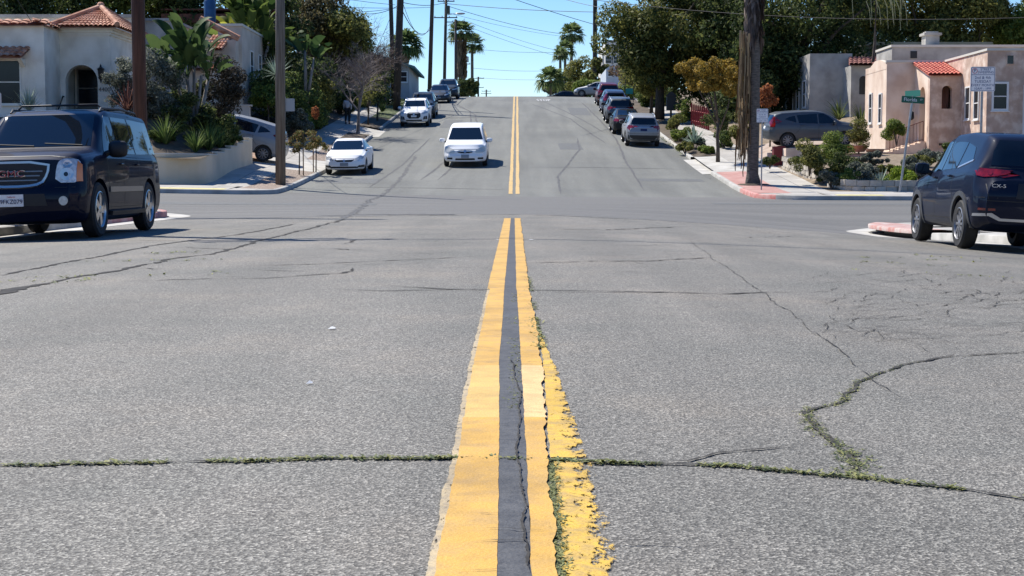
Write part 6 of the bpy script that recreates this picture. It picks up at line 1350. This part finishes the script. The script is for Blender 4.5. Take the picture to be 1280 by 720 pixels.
for (px_, py_, Y, r_, lm, lb) in ((1012, 197, 56.6, (.72,.6,.52), L_olive, 'large rounded olive shrub on the upper stone wall'), (1045, 185, 57.5, (.62,.5,.50), L_bright, 'upright golden green shrub between the olive mound and the pink house'), (1052, 207, 55.6, (.62,.5,.42), L_dark, 'dark green shrub in front of the golden green one'), (1040, 223, 54.3, (.36,.35,.28), L_grey, 'small silvery grey shrub at the left end of the lower stone wall'),
    (1062, 222, 54.2, (.42,.4,.30), L_bright, 'small yellow green shrub second along the lower stone wall'), (1085, 226, 54.0, (.40,.4,.28), L_grey, 'round silvery shrub left of the spiky agave'), (1076, 214, 55.2, (.5,.5,.35), L_grey, 'wide grey shrub behind the small silvery ones'), (1128, 221, 54.0, (.55,.5,.38), leafmat('foliage_lime', (.05,.09,.01), (.25,.30,.04), (.14,.19,.02)), 'bright lime green round shrub at the street name pole'),
    (1140, 209, 56, (.5,.5,.3), L_grey, 'grey green low shrub behind the lime green one'), (1165, 196, 62, (.6,.5,.35), L_grey, 'pale green plant at the base of the pink porch wall'), (1073, 168, 66, (.45,.45,.65), L_olive, 'potted olive coloured bush at the left corner of the pink house'), (1120, 165, 68, (.5,.4,.45), L_bright, 'yellow green bush behind the entry step railing'), (1150, 214, 54.2, (.4,.4,.3), L_grey, 'grey leaved tuft right of the lime green shrub'), (962, 200, 62, (.28, .3, .22), L_dark, 'small dark plant at the foot of the low peach wall')):
    x = X(px_, Y); c = (x, Y, Zp(py_, Y)); bush('shrub', lb, c, tuple(q * 1.15 for q in r_), 16, int(3200 * max(.5, r_[0] * 1.6)), .045, lm, aspect=.4)
strappy('spiky_agave', 'spiky blue grey agave in the front bed of the pink house', (X(1100, 54.6), 54.6, Zp(232, 54.6)), 40, .72, .07, bladegrey, arch=.15, tilt=(.1, 1.4), seed=8)
strappy('strappy_plant', 'dark green spiky plant between the grey house and the pink house', (X(1075, 78), 78, Zp(158, 78)), 46, 1.5, .08, L_dark, arch=.9, seed=9); strappy('strappy_plant', 'dark spiky plant behind the roof of the grey suv', (X(1048, 80), 80, Zp(150, 80)), 46, 1.5, .08, L_dark, arch=.9, seed=10)
def pot(label, px_, Y, zb, r_, h, m): tag(MB().lathe([(0, 0), (r_ * .7, 0), (r_, h * .85), (r_ * 1.1, h * .86), (r_ * 1.1, h), (r_ * .9, h), (r_ * .85, h * .8), (0, h * .8)], (X(px_, Y), Y, zb), 20).build('plant_pot', m, None, True), label, 'plant pot')
terr = mat('terracotta_pot', (.34,.15,.09), (.44,.22,.14), 4, .85)
pot('wide terracotta pot under the olive bush at the pink house corner', 1070, 66, Zp(190, 66), .5, .28, terr); pot('low round clay bowl beside the pink house wall', 1093, 67, Zp(193, 67), .42, .24, mat('clay_bowl', (.30,.19,.14), (.38,.25,.19), 4, .9))
tag(MB().box(X(1020, 64.5), X(1078, 64.5), 64.3, 67, 1.3, Zp(193, 64.5)).box(X(1062, 63.4), X(1116, 63.4), 63.2, 64.29, 1.2, Zp(201, 63.4)).build('patio_terrace', mat('pink_paving', (.40,.19,.14), (.50,.28,.22), 3, .9)), 'low pink paved terrace steps in front of the pink house', 'terrace')
t = thing('plant_stake', (X(1030, 63), 63, 1.6), 'dark red sloping panel behind the golden green shrub near the driveway', 'panel'); part(MB().prism([(X(1024, 63), Zp(208, 63)), (X(1036, 63), Zp(208, 63)), (X(1048, 63), Zp(187, 63)), (X(1030, 63), Zp(187, 63))], 63, 63.1), 'panel', MATS['dark_red_paint'], t)
ptree('street_tree', 'small dark leaved tree beside the pavement above the silver suv', 824, 103, (815, 98), (1.5, 1.6, 1.3), 16, .6, 4500, .11, L_olive, .12, seed=11, xb=9.3)
# far right trees near the crest
for i, (px_, py_, Y, rx, rz_, lm, lb) in enumerate(((727, 93, 190, 2.3, 2.5, L_olive, 'rounded brownish tree right of the palms near the crest'), (748, 92, 172, 1.6, 2.2, L_olive, 'brownish tree behind the tall dark palm trunk'), (704, 104, 205, 1.8, 1.4, L_mid, 'low green tree below the three right palms'), (738, 110, 168, 2.0, .9, L_bright, 'low bright yellow green hedge at the crest on the right'),
    (790, 88, 140, 2.0, 1.8, L_brown, 'bare brownish tree in front of the small pale house'), (800, 104, 128, 2.2, 1.6, L_olive, 'olive tree behind the row of parked cars on the right'), (781, 118, 124, 1.0, .6, L_bright, 'low green hedge above the farthest parked cars'), (815, 122, 112, 1.6, .8, L_mid, 'low green shrubs left of the evergreen trunk up the hill'), (690, 112, 260, 1.4, 1.0, L_grey, 'pale distant tree just over the crest right of the centre'))):
    ptree('hillside_tree', lb, px_, Y, (px_, py_), (rx, 2, rz_), 18, max(.5, rx * .35), 4200, .16 if Y > 150 else .12, lm, .12, seed=40 + i, zb=H(9, Y))
t = thing('letter_box', (X(838, 94), 94, H(9, 94)), 'dark little free standing box on a post left of the red fence', 'letter box'); MB().box(-.28, .28, -.2, .2, 1.0, 1.9).build('box', blackp, t); MB().prism([(-.36, 1.9), (.36, 1.9), (0, 2.2)], -.26, .26).build('roof', blackp, t); MB().box(-.06, .06, -.06, .06, -.1, 1.0).build('post', wood_dark, t)
# palms
fan_palm('tallest of the three fan palms on the right of the sky', (X(713.5, 270), 270, 8.2), Zp(43, 270) - 8.2, .32, 34, 1.5, 1.6, 1.0, seed=2, group=None, bend=.1)
fan_palm('second fan palm on the right, directly below left of the tallest', (X(706, 262), 262, 8.2), Zp(62, 262) - 8.2, .28, 28, 1.1, 1.25, .6, seed=4)
fan_palm('smallest lowest fan palm on the right of the sky, leftmost of the three', (X(700, 255), 255, 8.2), Zp(69, 255) - 8.2, .26, 24, .9, 1.0, .5, seed=5)
fan_palm('fan palm with very thick shaggy trunk among the left poles', (X(577, 235), 235, 8.3), Zp(40, 235) - 8.3, .45, 36, 1.4, 1.4, 6.5, seed=6, skirt_r=.95)
fan_palm('slim fan palm right of the thick trunked one on the left', (X(590.5, 240), 240, 8.3), Zp(55, 240) - 8.3, .26, 32, 1.3, 1.3, 1.0, seed=7)
fan_palm('fan palm half hidden behind the close pair of dark poles', (X(508, 136), 136, 8.0), Zp(57, 136) - 8.0, .24, 40, .9, 1.2, 1.0, seed=8)
fan_palm('dark rough tall palm trunk left of the big evergreen, crown above the frame', (X(743, 172), 172, H(9, 172)), 26, .26, 30, 1.3, 1.7, 1.5, seed=9, trm=mat('dark_palm_bark', (.02,.018,.016), (.07,.06,.055), 3, .95, .7, 20))
fan_palm('low feathery palm at the crest left of the right hand trees', (X(688, 200), 200, 8.6), Zp(100, 200) - 8.6, .2, 26, 1.2, 1.5, .5, seed=12)
for i, (px_, py_, Y, r_) in enumerate(((567, 108, 190, 1.2), (584, 108, 215, 1.6), (590, 112, 225, 1.1), (573, 112, 205, 1.2))):
    bush('crest_bush', ('dark bush at the crest below the transformer pole', 'dark bushy mass below the thick trunked palm', 'small dark bush right of the pole bases at the crest', 'rounded dark bush between the left pole bases at the crest')[i], (X(px_, Y), Y, Zp(py_, Y)), (r_, 1.2, 1.6), 12, 1800, .16, L_dark)
# left side : back trees
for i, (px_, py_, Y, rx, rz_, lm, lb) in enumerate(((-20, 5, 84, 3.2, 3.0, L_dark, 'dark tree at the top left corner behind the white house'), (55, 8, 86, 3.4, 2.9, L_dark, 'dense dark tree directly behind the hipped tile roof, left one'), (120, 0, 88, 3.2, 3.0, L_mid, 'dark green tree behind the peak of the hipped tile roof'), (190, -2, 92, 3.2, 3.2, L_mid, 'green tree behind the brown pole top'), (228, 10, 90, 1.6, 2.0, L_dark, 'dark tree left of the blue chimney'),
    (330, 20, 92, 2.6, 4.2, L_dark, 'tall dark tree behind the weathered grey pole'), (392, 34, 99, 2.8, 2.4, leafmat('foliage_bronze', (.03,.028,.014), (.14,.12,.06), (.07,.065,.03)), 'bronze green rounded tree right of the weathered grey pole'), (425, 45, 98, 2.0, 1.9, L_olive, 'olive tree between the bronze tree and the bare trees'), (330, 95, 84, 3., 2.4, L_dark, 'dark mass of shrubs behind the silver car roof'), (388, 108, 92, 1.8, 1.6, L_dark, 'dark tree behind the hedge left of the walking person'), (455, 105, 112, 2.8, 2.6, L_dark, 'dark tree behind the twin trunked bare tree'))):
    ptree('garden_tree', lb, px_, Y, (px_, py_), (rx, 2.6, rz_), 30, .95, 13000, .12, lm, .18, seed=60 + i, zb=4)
# bare trees
twig_tree('bare_tree', 'bare pale trunked street tree forking low beside the left pavement', (X(447.5, 85), 85, H(-9, 85) + .15), 1.5, .12, .2, 6, twigm, seed=4, nlimb=4, pull=(-.05, 0))
for i, (px_, Y, th, s_, lb) in enumerate(((405, 100, 1.7, 11, 'brownish bare tree left behind the pale trunked one'), (424, 100, 1.7, 12, 'brownish bare tree directly behind the pale trunked one'), (462, 104, 1.6, 13, 'brownish bare tree right behind the pale trunked one'), (482, 110, 1.6, 14, 'bare twiggy tree against the sky left of the dark poles'))):
    twig_tree('bare_tree', lb, (X(px_, Y), Y, H(-12, Y) + .6), th, .13, .3, 6, twigd, seed=s_, nlimb=5, leafn=(900, 0, 500, 500)[i], lm=L_brown)
twig_tree('bare_tree', 'thin leafless treetop standing highest against the sky on the left', (X(457, 118), 118, 8), 2.2, .08, .2, 5, twigm, seed=21, nlimb=4)
ptree('street_tree', 'thin young tree with pale green crown right of the pale trunked bare tree', 463, 92, (463, 118), (.9, .9, 1.0), 10, .4, 900, .07, L_olive, .05, seed=90, xb=-9.2, zb=H(-9.2, 92) + .15); ptree('street_tree', 'slender young tree nearest the white compact suv on the left verge', 471, 96, (472, 112), (.9, .9, 1.2), 10, .4, 1100, .07, L_olive, .06, seed=91, xb=-9.0, zb=H(-9, 96) + .15)
# hedge and shrubs along the left pavement
for i, (px_, py_, Y, r_, lm, lb) in enumerate(((388, 128, 80, (1.3,1.6,1.6), L_mid, 'green hedge mound left of the twin trunked bare tree'), (408, 118, 86, (1.1,1.4,1.5), L_olive, 'tall olive hedge behind the green hedge mound'), (412, 145, 84, (.85,1.2,.75), L_bright, 'yellow green low shrub left of the walking person'), (400, 152, 79, (.8,.9,.55), L_bright, 'spreading light green shrub beside the left pavement'), (372, 150, 77, (.8,.8,.7), L_grey, 'silvery grey shrub behind the young red leaved tree'),
    (350, 112, 78, (1.3,1.3,1.5), L_mid, 'green shrub between the grey pole and the silver car'), (424, 122, 97.5, (.9,1.2,1.3), L_dark, 'dark hedge just left of the walking person'), (470, 132, 106, (1.0,2.0,1.2), L_mid, 'green shrub beyond the walking person near the dark poles'), (483, 100, 125, (1.5,2.,1.6), L_brown, 'reddish brown shrub right of the dark poles in the distance'), (520, 98, 138, (1.5, 2, 1.1), L_olive, 'olive hedge behind the parked cars near the crest on the left'), (531, 88, 150, (1.2,1.5,1.0), L_dark, 'dark shrub against the sky left of the tall bare pole'), (443, 128, 110, (1.2,2,1.7), L_dark, 'dark foliage closing off the shaded left pavement'))):
    bush('shrub', lb, (min(X(px_, Y), -11.2 - r_[0] * .5), Y, Zp(py_, Y)), r_, 26, int(4200 * max(.6, r_[0])), .075, lm)
strappy('agave', 'green agave at the foot of the close pair of dark poles', (X(478, 103), 103, H(-10, 103) + .2), 30, 1.2, .16, bladeg, arch=.3, tilt=(.1, 1.3), seed=12)
strappy('yucca', 'spiky yucca head behind the weathered grey pole', (X(347, 74), 74, 3.0), 90, 1.25, .06, bladegrey, arch=.2, tilt=(.1, 1.9), seed=13, stem=Zp(93, 74) - 3.0)
t = thing('young_tree', (X(395, 61.3), 61.3, H(-9, 61) + .15), 'staked young tree with red and green leaves near the white sedan', 'tree')
def ytree(label, px_, Y, py_, lmA, r_, stake, seed, top=None):
    x = X(px_, Y); z = H(x, Y) + .15; t = thing('young_tree', (x, Y, z), label, 'tree'); zc = Zp(py_, Y) - z
    MB().tube([(0, 0, -.1), (.02, 0, zc * .6), (0, 0, zc)], [.03, .025, .012], 6).build('trunk', bark, t, 2); MB().tube([(stake, -.05, -.1), (stake * 1.0, -.05, zc + .35)], .025, 6).build('stake', mat('stake_wood', (.22,.12,.05), (.30,.17,.08), 5), t)
    leaves('crown', lmA, t, [(a[0], a[1], a[2], a[3], a[4], a[5]) for a in crown((0, 0, zc), r_, 18, .17, seed, .3)], 1500, .045, shell=.2)
    if top: leaves('tip_leaves', top, t, [(0, 0, Zp(141, Y) - z, .16, .16, .26)], 300, .05)
bpy.data.objects.remove(t)
ytree('staked young tree with red green leaves right of the weathered grey pole', 374, 60.0, 178, leafmat('foliage_redgreen', (.05,.05,.02), (.22,.12,.06), (.10,.11,.035)), (.68, .5, .55), .18, 5)
ytree('second staked young tree nearest the white sedan with an orange red tip', 395, 62.3, 176, leafmat('foliage_mix', (.06,.05,.02), (.22,.14,.05), (.11,.12,.035)), (.62, .5, .55), -.1, 6, L_red)
# plants behind the tan wall
strap_spots = ((208, 182, 55.4, 1.0, 'strappy green clump at the left behind the tan wall beside the suv'), (262, 172, 56.2, 1.1, 'strappy green clump in the middle behind the tan wall'), (275, 170, 57.6, 1.0, 'taller strappy clump right of the middle one behind the tan wall'), (290, 160, 58.8, .8, 'strappy green clump near the dark leaved small tree'), (245, 180, 55.2, .8, 'short strappy clump in front of the banana like stems'))
for i, (px_, py_, Y, L_, lb) in enumerate(strap_spots): x = X(px_, Y); strappy('strappy_plant', lb, (x, Y, lotL(x, Y)), 130, L_ * 1.25, .04, bladeg, arch=.9, tilt=(.05, .9), seed=30 + i)
x = X(243, 58.6); paddle_plant('giant broad leaved plant with several pale curved stems in front of the tiled house', (x, 58.6, lotL(x, 58.6) - .1), [(-.6, 1.9, .09), (-.25, 2.4, .08), (.05, 2.7, .09), (.35, 2.3, .08), (.6, 2.2, .09), (-.9, 2.2, .07)], [(-.7, 1.6, 9, 1.15), (-.2, 2.2, 11, 1.3), (.1, 2.6, 12, 1.4), (.6, 2.1, 9, 1.2), (-1.0, 2.4, 9, 1.2), (-.4, 3.1, 9, 1.3)], paddle, seed=4)
x = X(312, 82); paddle_plant('tall banana like plant with bright upright leaves left of the grey pole', (x, 82, 5.2), [(-.6, 3.2, .12), (0, 3.8, .12), (.7, 3.4, .12), (1.2, 3., .1)], [(-.9, 2.2, 13, 1.6), (0, 3.2, 15, 1.8), (.8, 2.8, 14, 1.7), (1.3, 2.2, 12, 1.6), (-.3, 4.0, 12, 1.7), (.9, 4.0, 10, 1.6)], leafmat('paddle_bright', (.02,.038,.010), (.10,.13,.03), (.05,.075,.018)), seed=5)
x = X(296, 86); paddle_plant('bright yellow green broad leaved plant right of the blue chimney', (x, 86, 7.0), [(0, 2.4, .1)], [(0, 1.7, 16, 1.35)], leafmat('paddle_yellow', (.10,.11,.015), (.30,.30,.05), (.18,.19,.03)), seed=6)
x = X(383, 80); paddle_plant('single large paddle leaf plant right of the grey pole', (x, 80, 5.0), [(0, 2.6, .1), (.5, 2.2, .09)], [(0, 2.0, 9, 1.4), (.5, 1.7, 7, 1.3)], paddle, seed=7)
bush('shrub', 'tall grey leaved shrub between the brown pole and the white house', (X(182, 57.4), 57.4, Zp(118, 57.4)), (1.35, 1.0, 1.9), 30, 9000, .06, L_grey, aspect=.4, shell=.4)
bush('shrub', 'dark dense shrub at the foot of the grey leaved one behind the brown pole', (X(200, 58.6), 58.6, Zp(140, 58.6)), (1.2, .8, 1.4), 26, 6500, .06, L_dark)
bush('shrub', 'airy grey twigged shrub reaching over the arched entry', (X(150, 57.8), 57.8, Zp(92, 57.8)), (.75, .6, 1.1), 16, 1800, .05, L_grey, shell=.2)
ptree('small_tree', 'small dark purple leaved tree above the tan wall near the driveway', 282, 60.4, (280, 108), (1.0, .9, 1.35), 26, .42, 6500, .06, leafmat('foliage_purple', (.018,.016,.012), (.09,.075,.055), (.045,.04,.03), .15), .06, seed=14, xb=X(283, 60.4), zb=2.2)
ptree('small_tree', 'small tree with light green leaves above the silver car', 337, 76, (336, 118), (.9, .8, .5), 10, .35, 1800, .08, L_bright, .05, seed=15, zb=2.8)
for px_, Y, lb, mm, L_ in ((38, 56.6, 'pale spiky plant above the suv roof in front of the white house', bladegrey, 1.0), (160, 56.8, 'reddish spiky plant beside the brown pole', bladered, 1.25), (172, 57.6, 'second reddish spiky plant half behind the brown pole', bladered, 1.1)):
    x = X(px_, Y); strappy('spiky_plant', lb, (x, Y, Zp(138, Y)), 70, L_, .05, mm, arch=.25, tilt=(.05, 1.35), seed=int(px_), stem=-.0)
    MB().tube([(0, 0, lotL(x, Y) - Zp(142, Y) - .1), (0, 0, .1)], .05, 6).build('stem', bark, bpy.data.objects[-1] if False else [o for o in COL.objects if o.get('label') == lb][0])
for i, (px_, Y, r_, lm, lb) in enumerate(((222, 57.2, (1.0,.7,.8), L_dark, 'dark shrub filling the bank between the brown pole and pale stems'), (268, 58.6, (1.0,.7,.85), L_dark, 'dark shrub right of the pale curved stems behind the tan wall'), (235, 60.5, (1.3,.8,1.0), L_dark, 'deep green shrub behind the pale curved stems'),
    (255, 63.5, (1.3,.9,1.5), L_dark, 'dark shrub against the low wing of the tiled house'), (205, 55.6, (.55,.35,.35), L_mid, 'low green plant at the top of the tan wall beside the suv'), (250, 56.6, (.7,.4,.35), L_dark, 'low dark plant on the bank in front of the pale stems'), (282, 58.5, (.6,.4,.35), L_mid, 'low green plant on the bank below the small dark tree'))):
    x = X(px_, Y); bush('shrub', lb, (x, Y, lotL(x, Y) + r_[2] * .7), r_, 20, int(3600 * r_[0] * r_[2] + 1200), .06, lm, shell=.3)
for i, (px_, Y, r_, lm, lb) in enumerate(((1010, 59.5, (.6,.5,.35), L_mid, 'low green plant behind the large olive mound'), (1030, 56.3, (.4,.35,.3), L_dark, 'small dark plant between the olive mound and the stone tiers'), (1108, 55.6, (.4,.4,.25), L_olive, 'low olive tuft right of the spiky agave'), (1145, 58.5, (.8,.5,.3), L_olive, 'dry olive groundcover in the front bed'), (1092, 59.5, (.7,.4,.28), L_grey, 'greyish groundcover below the clay bowl'), (1190, 63.5, (.6,.4,.4), L_mid, 'green shrub at the foot of the right hand pink wall'))):
    x = X(px_, Y); bush('shrub', lb, (x, Y, lotR(x, Y) + r_[2] * .8), r_, 12, 1500, .05, lm)
# verge greenery
def tuft(name, spots, m, size, per, spread): weeds(name, spots, m, size, per, spread)
tuft('verge_grass', [(uni(8.5, 9.6), uni(72, 84), uni(.7, 1.4)) for _ in range(900)] + [(uni(-9.6, -8.5), uni(79, 85), uni(.6, 1)) for _ in range(160)], mat('verge_green', (.06,.09,.02), (.18,.2,.06), 5, .9, isl=.7), .22, 4, .1)
tuft('leaf_litter', [(uni(8.4, 12), uni(58, 80), uni(.5, 1)) for _ in range(130)] + [(8.2 + rnd.gauss(0, .12), uni(54, 66), uni(.5, 1)) for _ in range(70)], mat('litter_brown', (.12,.06,.03), (.26,.15,.07), 5, .9, isl=.7), .05, 1, .2)
tag(MB().lathe([(0, .03), (.5, .03), (.62, .0), (.66, -.05)], (xv + .05, 57, H(9, 57) + .15), 24).build('mulch_ring', soil), kind='structure')

for i, (px_, Y, L_, mm, lb) in enumerate(((1063, 57.8, .5, bladeg, 'small strappy tuft between the golden shrub and the pink terrace'), (1135, 57.2, .5, bladegrey, 'small grey spiky tuft left of the street name pole top bed'), (1160, 55.2, .55, bladeg, 'strappy tuft behind the lower stone wall near the navy crossover'), (1178, 60, .5, bladegrey, 'grey tuft in the dirt before the right hand pink wall'))):
    x = X(px_, Y); strappy('strappy_plant', lb, (x, Y, lotR(x, Y)), 60, L_, .035, mm, arch=.7, tilt=(.05, 1.1), seed=70 + i)
# ------------------------------------------------------------ groups of repeats
GR = {'shrub': 'garden shrubs', 'strappy_plant': 'strappy leaved plants', 'power_line': 'overhead wires', 'utility_pole': 'utility poles', 'fan_palm': 'fan palms', 'garden_tree': 'background garden trees', 'hillside_tree': 'trees up the hill on the right',
      'evergreen_tree': 'dark evergreen trees on the right', 'bare_tree': 'bare trees on the left', 'young_tree': 'staked young trees', 'street_tree': 'small street trees', 'paper_scrap': 'paper scraps on the road', 'plant_pot': 'pots by the pink house', 'crest_bush': 'bushes at the crest', 'spiky_plant': 'spiky plants at the white house', 'parking_sign': 'parking signs', 'stone_wall': 'split stone garden walls', 'agave': 'agaves'}
for o in COL.objects:
    if o.parent is None and o.get('label') and not o.get('group'):
        st_ = o.name.split('.')[0]
        if st_ in GR: o['group'] = GR[st_]
        elif st_.startswith('parked'): o['group'] = 'parked cars'
        if len(o['label'].replace('-', ' ').split()) > 16: print('LONG', len(o['label'].split()), o['label'])
